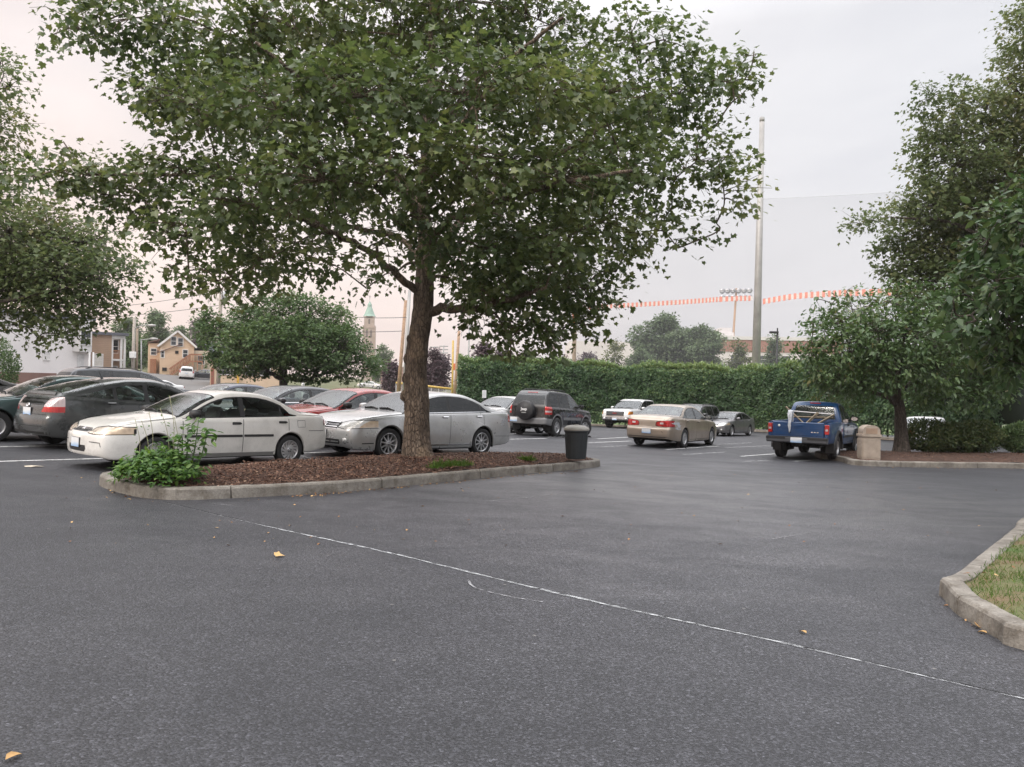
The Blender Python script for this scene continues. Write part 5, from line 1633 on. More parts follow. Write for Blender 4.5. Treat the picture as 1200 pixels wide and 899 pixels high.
    z = np.array([gz(x, y) for x, y in pts]) + .115 + .10 * (1 - np.exp(-dist / .45))
    dr = nrng.normal(0, .45, (N, 3)); dr[:, 2] = 1; no = nrng.normal(0, 1, (N, 3))
    gm = leaf_mat('grass_blade', [(0, (.06, .125, .022)), (.65, (.10, .19, .036)), (.93, (.15, .20, .06)), (1, (.30, .22, .10))])
    GM['grass'] = gm
    tag(leaf_cloud('grass', np.column_stack([pts, z]), dr, no, nrng.uniform(.025, .07, N), 'blade', gm, droop=.3, fold=0), kind='stuff')
    pts = np.array(scatter_in(ISL['grass'], 500)); N = len(pts)
    z = np.array([gz(x, y) for x, y in pts]) + .23
    dr = nrng.normal(0, 1, (N, 3)); dr[:, 2] *= .2; no = nrng.normal(0, .4, (N, 3)); no[:, 2] = 1
    tag(leaf_cloud('leaf_litter', np.column_stack([pts, z]), dr, no, nrng.uniform(.03, .07, N), 'oval', leafmat, fold=.3), kind='stuff')
    # weeds and grass tufts at the tip of the big island
    w0 = [G(600, 545, .25), G(645, 541, .25), G(665, 543, .2), G(640, 548, .2), G(560, 545, .25), G(530, 548, .2)]
    cl = []
    for c in w0:
        for _ in range(16 if c is not w0[-1] else 6): cl.append((c.x + rng.gauss(0, .30), c.y + rng.gauss(0, .30)))
    inp = [(p.x, p.y) for p in inset_poly(ISL['main'], .12)]; cl = [q for q in cl if pip(q[0], q[1], inp)]; cl = np.array(cl); N0 = len(cl); idx = nrng.integers(0, N0, 2400); pts = cl[idx] + nrng.normal(0, .06, (2400, 2)); N = 2400
    z = np.array([gz(x, y) for x, y in pts]) + .20
    dr = nrng.normal(0, .6, (N, 3)); dr[:, 2] = 1
    tag(leaf_cloud('grass', np.column_stack([pts, z]), dr, nrng.normal(0, 1, (N, 3)), nrng.uniform(.03, .10, N) * (1 + .9 * (nrng.random(N) > .97)), 'blade', gm, droop=.4, fold=0), kind='stuff')
    # ---- painted stall lines
    HD = R(48); dirv = Vector((math.cos(HD), math.sin(HD), 0)); per = Vector((-math.sin(HD), math.cos(HD), 0))
    def stall(p, L, mat='line', w=.10): line_strip('parking_line', [p, p + dirv * L], w, GM[mat])
    for k in range(0, 5):
        stall(G(108, 538) - dirv * 3.2 + per * 2.7 * k + per * .0, 10.0, 'line', .11)
    for p0, p1, m_ in (((352, 534), (385, 546), 'lineold'), ((780, 527), (842, 523), 'line'), ((800, 533), (850, 530), 'lineold'), ((868, 535), (915, 531.5), 'line'), ((850, 525), (905, 522.5), 'lineold'),
                   ((830, 522), (880, 519), 'lineold'), ((700, 514.5), (745, 512), 'line'), ((690, 519), (740, 517), 'line'), ((700, 524), (735, 522.5), 'lineold'), ((597, 515), (640, 514), 'line'), ((590, 509), (612, 508.4), 'line'), ((640, 512.5), (700, 511), 'lineold'),
                   ((870, 541), (905, 540), 'lineold'), ((995, 531), (1010, 529), 'lineold'), ((930, 541), (985, 537), 'lineold')):
        line_strip('parking_line', [G(*p0), G(*p1)], .11, GM[m_])
    # ---- the old seam across the lot, and scuffs
    sm = catmull([G(*p) for p in ((188, 588), (255, 604), (330, 621), (400, 636), (470, 651.5), (600, 683), (740, 715.5), (870, 743.5), (1000, 773), (1100, 797), (1215, 823))], 8)
    line_strip('pavement_seam', sm, .028, GM['seam'], .005, jag=.007, wf=lambda t: .25 + 1.0 * sstep(.05, .3, t) * (1 - .8 * sstep(.62, .95, t)))
    GM['crack'] = worn_paint_mat('tar_crack', (.018, .018, .02), .40, 12.0)
    line_strip('pavement_crack', [p + Vector((.018, .022, 0)) for p in sm], .016, GM['crack'], .0035, jag=.006)
    line_strip('scuff_mark', catmull([G(*p) for p in ((548, 680), (556, 689), (580, 696), (610, 702), (636, 706))], 6), .018, GM['scuff'], jag=.004)
    line_strip('scuff_mark', [G(570, 588), G(660, 579)], .03, GM['scuff'], jag=.01)
    line_strip('scuff_mark', [G(905, 632), G(950, 625)], .02, GM['scuff'], jag=.006)
    line_strip('scuff_mark', [G(245, 590), G(275, 593)], .02, GM['scuff'], jag=.006)

def leaf_mat(name, stops, trans=.35, rough=.5, gloss=.25):
    m, t, out = newmat(name)
    a = t.add('ShaderNodeAttribute', attribute_name='lv')
    cr = ramp(t, a.outputs['Fac'], stops)
    b = t.add('ShaderNodeBsdfPrincipled', ins={'Base Color': cr, 'Roughness': rough, 'Specular IOR Level': gloss})
    tl = t.add('ShaderNodeHueSaturation', ins={'Hue': .485, 'Saturation': 1.15, 'Value': 1.5, 'Color': cr})
    tr = t.add('ShaderNodeBsdfTranslucent', ins={'Color': tl.outputs[0]})
    ms = t.add('ShaderNodeMixShader', ins={0: trans, 1: b.outputs[0], 2: tr.outputs[0]})
    t.link(ms.outputs[0], out.inputs[0]); return m
# ------------------------------------------------------------------ plants
from mathutils import noise as mnoise
def bark_mat(name, a, b, sc=(14, 14, 3.0), patch=None):
    m, t, out = newmat(name)
    tc = t.add('ShaderNodeTexCoord'); mp = t.add('ShaderNodeMapping', ins={'Vector': tc.outputs['Object'], 'Scale': sc})
    n1 = t.add('ShaderNodeTexNoise', ins={'Vector': mp.outputs[0], 'Scale': 1.0, 'Detail': 8.0, 'Roughness': .7, 'Distortion': .4})
    n2 = t.add('ShaderNodeTexNoise', ins={'Vector': tc.outputs['Object'], 'Scale': 2.4, 'Detail': 5.0})
    c1 = ramp(t, n1.outputs['Fac'], [(.32, tuple(x * .45 for x in a)), (.5, a), (.68, b)])
    if patch:
        f = t.add('ShaderNodeMapRange', ins={0: n2.outputs['Fac'], 1: .54, 2: .64, 3: 0.0, 4: .7})
        c1 = t.add('ShaderNodeMixRGB', ins={0: f.outputs[0], 1: c1, 2: c4(patch)}).outputs[0]
    mp2 = t.add('ShaderNodeMapping', ins={'Vector': tc.outputs['Object'], 'Scale': (sc[0] * 1.6, sc[1] * 1.6, sc[2] * 2.6)})
    vo = t.add('ShaderNodeTexVoronoi', ins={'Vector': mp2.outputs[0], 'Scale': 1.0}); vo.feature = 'DISTANCE_TO_EDGE'
    ck = t.add('ShaderNodeMapRange', ins={0: vo.outputs['Distance'], 1: 0.0, 2: .16, 3: .5, 4: 1.0})
    c1 = t.add('ShaderNodeMixRGB', blend_type='MULTIPLY', ins={0: 1.0, 1: c1, 2: ck.outputs[0]}).outputs[0]
    hs = t.add('ShaderNodeMath', operation='MULTIPLY_ADD', ins={0: ck.outputs[0], 1: .8}); t.link(n1.outputs['Fac'], hs.inputs[2])
    bp = t.add('ShaderNodeBump', ins={'Strength': 1.0, 'Distance': .06, 'Height': hs.outputs[0]})
    s = t.add('ShaderNodeBsdfPrincipled', ins={'Base Color': c1, 'Roughness': .9, 'Normal': bp.outputs[0]})
    t.link(s.outputs[0], out.inputs[0]); return m

def knobbly(mb, pts, rad, n=26, amp=.10, seed=0, sub=5, flare=0.0):
    """trunk of uneven section"""
    P = catmull([Vector(p) for p in pts], sub); m = len(P)
    rr = []
    for i in range(m):
        t = i / (m - 1) * (len(rad) - 1); k = min(int(t), len(rad) - 2); rr.append(rad[k] + (rad[k + 1] - rad[k]) * (t - k))
    vs = []; fs = []
    for i, p in enumerate(P):
        for k in range(n):
            a = 2 * math.pi * k / n; d = Vector((math.cos(a), math.sin(a), 0))
            q = p + d * rr[i]
            w = 1 + amp * mnoise.noise(q * 2.2 + Vector((seed, 0, 0))) + amp * .6 * mnoise.noise(q * 6 + Vector((0, seed, 0)))
            if flare: w += flare * math.exp(-(p.z - P[0].z) / .22) * (1 + .5 * math.sin(a * 5 + seed) + .35 * math.sin(a * 3 + 1))
            vs.append(p + d * rr[i] * w)
    for i in range(m - 1):
        for k in range(n):
            k2 = (k + 1) % n; fs.append((i * n + k, i * n + k2, (i + 1) * n + k2, (i + 1) * n + k))
    fs.append(tuple((m - 1) * n + k for k in range(n)))
    mb._add(vs, fs, True)

def make_tree(name, label, cat, base, trunk, limbs, clumps, leaf, lmat, bmat, group=None, lsize=.15, per=12, spread=.30, twig=.35, amp=.08, flare=.25, seed=1, up=1.0, twigs=True, br=.045, shell=.35, tsub=5, down=.25, trn=26, burls=()):
    """trunk: [(point, radius)], limbs: lists of the same, clumps: (centre, (rx,ry,rz), leaf count)"""
    rg = random.Random(seed)
    root = empty(name, base, label=label, cat=cat, group=group); B = Vector(base)
    mb = MB()
    knobbly(mb, [p - B for p, r in trunk], [r for p, r in trunk], trn, amp, seed, tsub, flare)
    nodes = []
    tp = catmull([p for p, r in trunk], 4)
    for i, p in enumerate(tp):
        u = i / (len(tp) - 1)
        if u > .55: nodes.append((p, trunk[-1][1]))
    for L in limbs:
        pts = catmull([p for p, r in L], 5); rs = []
        for i in range(len(pts)):
            t = i / (len(pts) - 1) * (len(L) - 1); k = min(int(t), len(L) - 2); rs.append(L[k][1] + (L[k + 1][1] - L[k][1]) * (t - k))
        pts = [p + Vector((rg.gauss(0, .3), rg.gauss(0, .3), rg.gauss(0, .3))) * rs[i] for i, p in enumerate(pts)]
        mb.tube([p - B for p in pts], rs, 10)
        for p, r in zip(pts, rs): nodes.append((p, r))
    pos = []; dr = []; no = []; lv = []; sz = []
    cen = tp[-1]
    for (c, rad, nl) in sorted(clumps, key=lambda q: (q[0] - cen).length):
        # branch to the clump from the nearest wood
        best = min(nodes, key=lambda q: (q[0] - c).length + (1.2 if q[0].z > c.z + .4 else 0) - min(q[1], .15) * 4)
        a = best[0]; r0 = max(.016, min(best[1] * .55, br)); L = (c - a).length
        mid = a.lerp(c, .5) + Vector((rg.gauss(0, .12), rg.gauss(0, .12), .10)) * L
        path = catmull([a, mid, c + Vector((rg.gauss(0, .1), rg.gauss(0, .1), rg.gauss(0, .1)))], 5)
        rs = [r0 + (.012 - r0) * (i / (len(path) - 1)) for i in range(len(path))]
        mb.tube([p - B for p in path], rs, 7)
        for p, r in zip(path[2:], rs[2:]): nodes.append((p, r))
        off = rg.gauss(0, .15)
        ns = max(1, int(nl / per))
        for _ in range(ns):
            d = Vector((rg.gauss(0, 1), rg.gauss(0, 1), rg.gauss(0, 1))).normalized(); rr = (shell + (1 - shell) * rg.random() ** .6)
            s = c + Vector((d.x * rad[0], d.y * rad[1], d.z * rad[2])) * rr
            out = (d * .8 + Vector((rg.gauss(0, .5), rg.gauss(0, .5), rg.gauss(-down, .3)))).normalized()
            if twigs and rg.random() < .4:
                st = min((p for p in path[2:]), key=lambda p: (p - s).length)
                mb.tube([st - B, st.lerp(s, .5) - B + Vector((rg.gauss(0, .05), rg.gauss(0, .05), .05)), s - B, s + out * twig - B], [.011, .008, .006, .003], 4, False)
            so = off + rg.gauss(0, .08)
            for k in range(per):
                t = rg.random()
                p = s + out * (twig * (t - .2)) + Vector((rg.gauss(0, spread), rg.gauss(0, spread), rg.gauss(0, spread * .6))) * .6
                pos.append(p - B); ld = out + Vector((rg.gauss(0, .7), rg.gauss(0, .7), rg.gauss(-.25, .45)))
                dr.append(ld); no.append(Vector((rg.gauss(0, .55), rg.gauss(0, .55), up)) + d * .35)
                lv.append(min(1, max(0, .5 + so + rg.gauss(0, .17)))); sz.append(lsize * rg.uniform(.5, 1.32))
    for (p, r) in burls:
        q = p - B; vs = []; fs = []
        for i in range(7):
            for k in range(12):
                th = math.pi * (i + .5) / 7; ph = 2 * math.pi * k / 12; e = Vector((math.sin(th) * math.cos(ph), math.sin(th) * math.sin(ph), math.cos(th) * 1.25))
                vs.append(q + e * r * (1 + .25 * mnoise.noise(e * 2 + p)))
        for i in range(6):
            for k in range(12): fs.append((i * 12 + k, i * 12 + (k + 1) % 12, (i + 1) * 12 + (k + 1) % 12, (i + 1) * 12 + k))
        mb._add(vs, fs, True)
    mb.build('trunk', bmat, root)
    leaf_cloud('crown', np.array(pos), np.array(dr), np.array(no), np.array(sz), leaf, lmat, root, lv=np.array(lv))
    return root

def PC(d0, lst, dens, squash=1.0, k=1.0):
    """clumps from (px, py, radius px, depth offset)"""
    out = []
    for q in lst:
        px, py, r = q[:3]; dd = q[3] if len(q) > 3 else rng.uniform(-1, 1)
        d = d0 + dd; c = at(px, py, d); rm = r * d / F * k
        out.append((c, (rm, rm, rm * squash), int(dens * rm ** 2.2) + 12))
    return out

VM = {}
def make_plants():
    VM['maple'] = leaf_mat('maple_leaf', [(0, (.050, .078, .031)), (.5, (.095, .132, .048)), (.8, (.14, .17, .062)), (1, (.18, .20, .08))], trans=.36, gloss=.5, rough=.42)
    VM['olive'] = leaf_mat('olive_leaf', [(0, (.068, .090, .034)), (.5, (.108, .130, .050)), (.85, (.15, .156, .066)), (1, (.19, .16, .075))], trans=.3)
    VM['olive2'] = leaf_mat('green_olive_leaf', [(0, (.068, .098, .042)), (.5, (.108, .142, .062)), (.85, (.15, .172, .075)), (1, (.20, .19, .09))], trans=.40)
    VM['cherry'] = leaf_mat('glossy_leaf', [(0, (.042, .082, .030)), (.5, (.076, .128, .046)), (.85, (.11, .165, .06)), (1, (.17, .16, .06))], trans=.3, gloss=.5, rough=.42)
    VM['cherrydark'] = leaf_mat('dark_glossy_leaf', [(0, (.030, .062, .024)), (.5, (.054, .096, .036)), (1, (.10, .135, .05))], trans=.25, gloss=.45)  # darker leaf tone for the nearer tree at the right edge
    VM['bush'] = leaf_mat('bush_leaf', [(0, (.05, .088, .036)), (.5, (.085, .138, .056)), (1, (.14, .19, .08))], trans=.3)
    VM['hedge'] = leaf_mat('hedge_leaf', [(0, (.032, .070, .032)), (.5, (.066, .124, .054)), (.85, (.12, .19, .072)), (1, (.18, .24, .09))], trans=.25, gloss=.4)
    VM['purple'] = leaf_mat('purple_leaf', [(0, (.05, .032, .04)), (.5, (.085, .056, .065)), (1, (.12, .08, .085))], trans=.2)
    VM['far'] = leaf_mat('far_leaf', [(0, (.075, .11, .058)), (.5, (.115, .165, .085)), (1, (.17, .22, .11))], trans=.3)  # distance haze lightened into the leaf colour
    VM['weed'] = leaf_mat('weed_leaf', [(0, (.04, .095, .022)), (.5, (.07, .15, .034)), (1, (.13, .22, .05))], trans=.35, gloss=.4)
    VM['shrub'] = leaf_mat('shrub_leaf', [(0, (.034, .058, .022)), (.5, (.062, .09, .034)), (1, (.11, .125, .05))], trans=.25)
    VM['bark'] = bark_mat('bark', (.17, .125, .092), (.30, .235, .18), patch=(.36, .26, .175))
    VM['barkdark'] = bark_mat('dark_bark', (.10, .08, .065), (.19, .155, .13))
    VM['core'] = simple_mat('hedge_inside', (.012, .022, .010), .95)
    # ---- the big tree on the island
    d0 = 14.7
    b = at(490, 534, d0); b.z = gz(b.x, b.y) + .2
    Q = lambda px, py, dd=0: at(px, py, d0 + dd)
    trunk = [(b - Vector((0, 0, .12)), .285), (Q(488, 505), .25), (Q(488, 470), .235), (Q(487, 440), .222), (Q(489, 405), .21), (Q(495, 372), .20), (Q(497, 345), .19), (Q(498, 318), .17), (Q(497, 285), .145)]
    limbs = [[(Q(493, 348), .085), (Q(476, 330, -.2), .072), (Q(448, 306, -.5), .062), (Q(415, 284, -.8), .052), (Q(378, 268, -1.2), .045), (Q(325, 248, -1.6), .04), (Q(250, 232, -2), .03)],
             [(Q(496, 325), .08), (Q(488, 300, .5), .066), (Q(468, 278, 1.0), .055), (Q(440, 272, 1.5), .055), (Q(390, 262, 2.1), .04)],
             [(Q(497, 300), .15), (Q(498, 250, .1), .12), (Q(496, 190, .2), .10), (Q(502, 120, .2), .075), (Q(506, 40, .3), .05), (Q(508, -60, .2), .03)],
             [(Q(500, 368), .11), (Q(522, 362, -.2), .085), (Q(555, 361, -.5), .065), (Q(590, 352, -.9), .05), (Q(640, 338, -1.4), .03)],
             [(Q(499, 312), .11), (Q(525, 278, .3), .09), (Q(560, 240, .6), .075), (Q(610, 205, .9), .06), (Q(670, 172, 1.2), .045), (Q(735, 130, 1.4), .03)],
             [(Q(498, 290), .09), (Q(530, 255, -.8), .075), (Q(590, 235, -1.6), .055), (Q(660, 215, -2.2), .04), (Q(740, 200, -2.6), .025)],
             [(Q(497, 270), .09), (Q(470, 220, -.9), .075), (Q(420, 160, -1.8), .06), (Q(360, 100, -2.6), .04), (Q(300, 50, -3.2), .025)],
             [(Q(497, 250), .09), (Q(460, 190, 1.0), .07), (Q(400, 110, 2.0), .05), (Q(340, 30, 2.8), .03)],
             [(Q(498, 220), .08), (Q(540, 150, -1), .06), (Q(600, 70, -2), .04), (Q(660, 20, -2.5), .025)],
             [(Q(497, 200), .08), (Q(540, 120, 1.4), .055), (Q(600, 40, 2.4), .03)],
             [(Q(380, 268, -1.2), .05), (Q(300, 215, -1.0), .04), (Q(200, 205, -.6), .03), (Q(100, 205, -.3), .02)]]
    cl = [(95, 18, 40), (165, 25, 62), (255, 40, 72), (350, 20, 78), (450, 10, 84), (545, 8, 80), (635, 28, 58), (735, 32, 36), (785, 55, 40),
          (45, 208, 42, -.5), (100, 205, 46, 0), (155, 218, 50, .4), (205, 195, 52, -.8), (190, 110, 52, .6),
          (235, 130, 68, -1.5), (325, 125, 80, -2.6), (430, 115, 84, -3), (540, 105, 84, -2.8), (640, 115, 72, -2.2), (715, 110, 62, -1.2), (790, 108, 56, .2), (845, 88, 36, .5),
          (240, 110, 70, 2), (340, 100, 80, 3), (450, 90, 84, 3.2), (560, 90, 80, 3), (660, 95, 70, 2.4), (740, 140, 50, 1.8),
          (215, 268, 48, -.6), (285, 240, 70, -1.8), (375, 205, 76, -2.9), (470, 195, 72, -3.2), (565, 200, 76, -2.9), (655, 205, 70, -2.2), (738, 195, 62, -1.2), (805, 192, 52, -.3), (855, 225, 28, .2), (780, 245, 34, .3), (878, 72, 15, .3), (866, 108, 18, .1), (884, 92, 10, .4), (860, 178, 16, .2), (872, 238, 14, .3), (842, 262, 15, .2), (800, 282, 15, 0), (835, 150, 26, .2), (70, 45, 18, .2), (75, 175, 16, .3), (130, 240, 20, 0), (175, 250, 22, .2),
          (300, 220, 70, 1.8), (400, 200, 72, 2.8), (590, 200, 76, 2.8), (690, 190, 66, 2.0), (455, 285, 24, -1.6), (485, 275, 22, -2.0), (430, 300, 20, -1.4), (520, 290, 26, -1.8), (460, 262, 30, -2.4), (505, 260, 34, -2.4),
          (225, 315, 34, -.4), (262, 335, 30, -.8), (300, 312, 44, -1), (345, 290, 40, -1.6), (300, 300, 46, 1.2), (385, 312, 24, 1.2), (432, 330, 18, .8), (465, 318, 16, .4), (390, 255, 46, 1.5),
          (575, 290, 60, -1.6), (640, 285, 66, -1.5), (705, 268, 54, -.9), (748, 290, 26, -.2), (590, 280, 60, 1.6), (670, 270, 56, 1.6), (538, 330, 22, .2), (530, 300, 34, -1.0),
          (575, 345, 38, -1.0), (618, 342, 42, -.8), (660, 335, 42, -.3), (600, 385, 26, -.9), (632, 378, 26, -.5), (597, 415, 13, -1.0), (690, 345, 26, .2), (690, 385, 14, .5), (715, 312, 24, .3), (550, 372, 14, .1), (545, 352, 18, -.5), (572, 368, 26, -.3), (612, 395, 30, .1), (650, 383, 28, .2), (598, 414, 17, -.2), (560, 342, 32, .6), (690, 378, 20, .3), (640, 404, 18, 0), (672, 362, 30, .8), (715, 345, 18, .4), (585, 335, 40, 1.2), (650, 330, 44, 1.3)]
    up_cl = [(px, py, r, dd) for px, py, r, dd in ((300, -70, 90, 0), (420, -90, 100, -2), (540, -90, 100, 2), (640, -60, 80, 0), (200, -30, 60, 0), (480, -190, 100, 0), (360, -160, 80, 1), (600, -150, 80, -1))]
    C = PC(d0, cl, 960, .62, .93) + PC(d0, up_cl, 240, .85)
    make_tree('shade_tree', 'large broad shade tree with a knobbly trunk on the mulched island', 'tree', b, trunk, limbs, C, 'maple', VM['maple'], VM['bark'], lsize=.112, per=13, spread=.31, twig=.42, amp=.10, flare=.18, seed=3, tsub=8, trn=36, burls=[(Q(476, 443, -.06), .085), (Q(477, 420, -.06), .075), (Q(480, 397, -.06), .065), (Q(474, 464, -.04), .09)])
    # ---- olive tree at the left edge
    d0 = 21.0
    b = at(-150, 500, d0); b.z = gz(b.x, b.y)
    trunk = [(b, .3), (b + Vector((.1, 0, 1.6)), .24), (b + Vector((.3, .1, 3.4)), .2), (b + Vector((.6, 0, 5.4)), .14)]
    limbs = [[(b + Vector((.2, 0, 2.4)), .11), (at(-60, 370, d0), .08), (at(20, 350, d0 - .6), .055), (at(90, 335, d0 - 1), .03)], [(b + Vector((.4, 0, 4.0)), .1), (at(-40, 290, d0), .07), (at(40, 275, d0), .05), (at(100, 285, d0 + .6), .03)],
             [(b + Vector((.5, 0, 4.8)), .1), (at(-60, 200, d0), .06), (at(-10, 130, d0), .03)]]
    cl = [(10, 275, 48), (60, 272, 44), (110, 280, 36), (150, 318, 18), (20, 320, 50), (75, 322, 50), (125, 325, 34), (20, 355, 38), (70, 362, 34), (110, 358, 24), (50, 392, 16), (85, 392, 16), (125, 372, 14), (0, 375, 22), (20, 300, 50, 1.5), (80, 300, 44, 1.5), (-40, 300, 60), (-50, 370, 40), (-40, 230, 60), (10, 100, 22), (-20, 150, 50), (-60, 120, 60), (8, 75, 14), (-110, 200, 90), (-150, 300, 80)]
    make_tree('shade_tree', 'olive green tree reaching in from the left over the parked cars', 'tree', b, trunk, limbs, PC(d0, cl, 1050, .8), 'tuft', VM['olive2'], VM['barkdark'], lsize=.135, per=12, spread=.34, twig=.4, seed=5)
    # ---- wide bushy tree behind the rows of cars
    d0 = 41.0
    b = at(333, 455, d0); b.z = gz(b.x, b.y)
    Q = lambda px, py, dd=0: at(px, py, d0 + dd)
    trunk = [(b, .26), (b.lerp(Q(332, 438), .6), .22), (Q(332, 432), .2), (Q(334, 415), .15)]
    limbs = [[(Q(332, 445), .13), (Q(318, 438), .11), (Q(300, 425), .09), (Q(265, 408), .05)], [(Q(333, 440), .12), (Q(350, 446), .1), (Q(375, 440), .09), (Q(405, 428), .07), (Q(430, 420), .04)], [(Q(333, 425), .12), (Q(345, 400, -.8), .08), (Q(360, 375, -1), .04)], [(Q(333, 425), .12), (Q(318, 395, .6), .08), (Q(300, 370, 1), .04)]]
    cl = [(250, 385, 16), (240, 392, 14), (262, 400, 24), (285, 385, 28), (310, 372, 26), (338, 365, 24), (365, 372, 26), (392, 380, 24), (407, 395, 18), (428, 416, 13), (440, 428, 11), (428, 432, 16), (400, 430, 20), (372, 434, 20), (345, 428, 22), (315, 428, 18), (290, 428, 18), (268, 428, 16), (258, 420, 16), (290, 408, 32, -1.6), (325, 400, 34, -2), (360, 402, 34, -2), (395, 408, 30, -1.6), (310, 400, 34, 1.8), (350, 400, 34, 2), (390, 408, 30, 1.6),
          (240, 372, 8), (248, 366, 6), (345, 348, 8), (330, 352, 9), (300, 358, 9), (372, 358, 8), (398, 366, 8), (238, 380, 8)]
    make_tree('bushy_tree', 'wide rounded bright green tree with low dark branches behind the rows of cars', 'tree', b, trunk, limbs, PC(d0, cl, 1250, .9), 'tuft', VM['bush'], VM['barkdark'], lsize=.145, per=11, spread=.22, twig=.34, seed=8, up=.9, down=-.25, flare=.1)
    # ---- small tree with the leaning trunk by the tan bin
    d0 = 24.0
    b = at(1057, 531, d0); b.z = gz(b.x, b.y) + .2
    Q = lambda px, py, dd=0: at(px, py, d0 + dd)
    trunk = [(b - Vector((0, 0, .1)), .235), (Q(1056, 505), .18), (Q(1055, 485), .165), (Q(1052, 468), .15), (Q(1049, 455), .12)]
    limbs = [[(Q(1054, 475), .09), (Q(1040, 466, -.2), .075), (Q(1020, 458, -.4), .06), (Q(995, 445, -.6), .04)], [(Q(1050, 458), .09), (Q(1040, 430, .2), .07), (Q(1020, 400, .3), .05), (Q(1000, 375, .4), .03)], [(Q(1052, 468), .09), (Q(1066, 448, .2), .075), (Q(1085, 420, .4), .055), (Q(1110, 395, .4), .03)], [(Q(1050, 460), .08), (Q(1055, 425, -.5), .06), (Q(1060, 390, -.8), .04)]]
    cl = [(955, 430, 22), (945, 412, 16), (965, 400, 26), (985, 378, 24), (965, 368, 12), (1010, 365, 26), (1040, 358, 28), (1075, 356, 28), (1110, 365, 28), (1140, 380, 26), (990, 410, 34, -1), (1025, 395, 36, -1.5), (1065, 392, 36, -1.6), (1105, 398, 36, -1.2), (1140, 410, 30, -.6), (985, 440, 28), (1015, 438, 30, -.8), (1050, 428, 32, -1.4), (1090, 432, 34, -1), (1130, 440, 30), (975, 460, 20), (1005, 462, 18), (1100, 462, 24), (1140, 462, 22), (1075, 460, 14, .8), (1020, 400, 34, 1.6), (1070, 395, 36, 1.6), (1115, 405, 34, 1.4), (958, 352, 7), (980, 352, 8), (948, 378, 8), (995, 345, 10), (1165, 420, 26), (1160, 390, 22), (1170, 455, 20), (1185, 430, 20)]
    make_tree('small_tree', 'small spreading tree with forked dark trunk beside the tan bin', 'tree', b, trunk, limbs, PC(d0, cl, 1150, .85), 'oval', VM['cherry'], VM['barkdark'], lsize=.15, per=11, spread=.24, twig=.36, seed=12, flare=.25)
    # ---- tall tree at the right edge
    d0 = 29.0
    b = at(1290, 530, d0); b.z = gz(b.x, b.y)
    Q = lambda px, py, dd=0: at(px, py, d0 + dd)
    trunk = [(b, .42), (Q(1288, 450), .36), (Q(1280, 360), .3), (Q(1270, 270), .24), (Q(1262, 180), .17)]
    limbs = [[(Q(1285, 400), .16), (Q(1230, 340), .12), (Q(1170, 290, -.5), .09), (Q(1110, 260, -.8), .06), (Q(1050, 255, -1), .035)], [(Q(1276, 320), .16), (Q(1220, 240, .5), .12), (Q(1160, 190, .8), .08), (Q(1100, 170, 1), .04)], [(Q(1266, 230), .14), (Q(1220, 150), .1), (Q(1180, 90), .06)], [(Q(1285, 420), .12), (Q(1220, 370, .8), .1), (Q(1140, 330, 1.2), .06), (Q(1070, 300, 1.4), .035)]]
    cl = [(1190, 60, 24), (1185, 100, 28), (1155, 125, 32), (1120, 108, 16), (1085, 118, 20), (1110, 145, 34), (1150, 165, 44), (1085, 170, 22), (1120, 195, 44), (1170, 210, 46), (1075, 200, 16), (1065, 245, 22), (1030, 258, 18), (1003, 262, 14), (1090, 240, 36), (1130, 250, 46), (1070, 275, 32), (1045, 285, 18), (1100, 290, 42), (1150, 300, 46), (1060, 310, 28), (1085, 330, 34), (1045, 320, 14), (1130, 340, 44), (1190, 170, 40, 1.5), (1180, 260, 50, 1.5), (1140, 230, 46, 1.8), (1120, 310, 40, 1.6), (1062, 345, 22), (1230, 120, 60), (1250, 220, 80), (1260, 320, 80), (1210, 30, 40), (1280, 60, 70), (1340, 200, 90), (1340, 320, 90)]
    make_tree('shade_tree', 'tall olive green tree standing at the right edge above the small tree', 'tree', b, trunk, limbs, PC(d0, cl, 860, .75, .95), 'tuft', VM['olive2'] if 'olive2' in VM else VM['olive'], VM['barkdark'], lsize=.16, per=12, spread=.34, twig=.42, seed=21)
    # ---- nearer tree whose leaves hang in at the right edge
    d0 = 11.5
    b = at(1420, 610, 13.0); b.z = gz(b.x, b.y) + .15
    Q = lambda px, py, dd=0: at(px, py, d0 + dd)
    trunk = [(b, .22), (b + Vector((-.05, 0, 1.2)), .18), (b + Vector((-.2, 0, 2.4)), .15), (b + Vector((-.3, 0, 3.8)), .09)]
    limbs = [[(b + Vector((-.15, 0, 2.0)), .08), (Q(1290, 400), .06), (Q(1215, 380), .035), (Q(1165, 370), .018)], [(b + Vector((-.25, 0, 3.0)), .07), (Q(1290, 310), .05), (Q(1210, 290), .03), (Q(1160, 280), .015)]]
    cl = [(1170, 255, 24), (1190, 235, 22), (1155, 285, 24), (1185, 290, 30), (1150, 320, 26), (1180, 335, 32), (1130, 345, 18), (1150, 365, 24), (1185, 380, 34), (1130, 385, 16), (1145, 405, 18), (1170, 415, 22), (1190, 430, 20), (1110, 372, 10), (1220, 260, 40), (1230, 330, 50), (1230, 400, 40), (1290, 300, 70), (1300, 390, 60), (1350, 330, 90), (1380, 250, 80)]
    make_tree('young_tree', 'nearer leafy tree hanging glossy leaves in at the right edge', 'tree', b, trunk, limbs, PC(d0, cl, 1900, .9), 'oval', VM['cherrydark'], VM['barkdark'], lsize=.15, per=10, spread=.16, twig=.25, seed=33, flare=.2, br=.02)
    make_hedge(); make_shrubs(); make_far_trees()

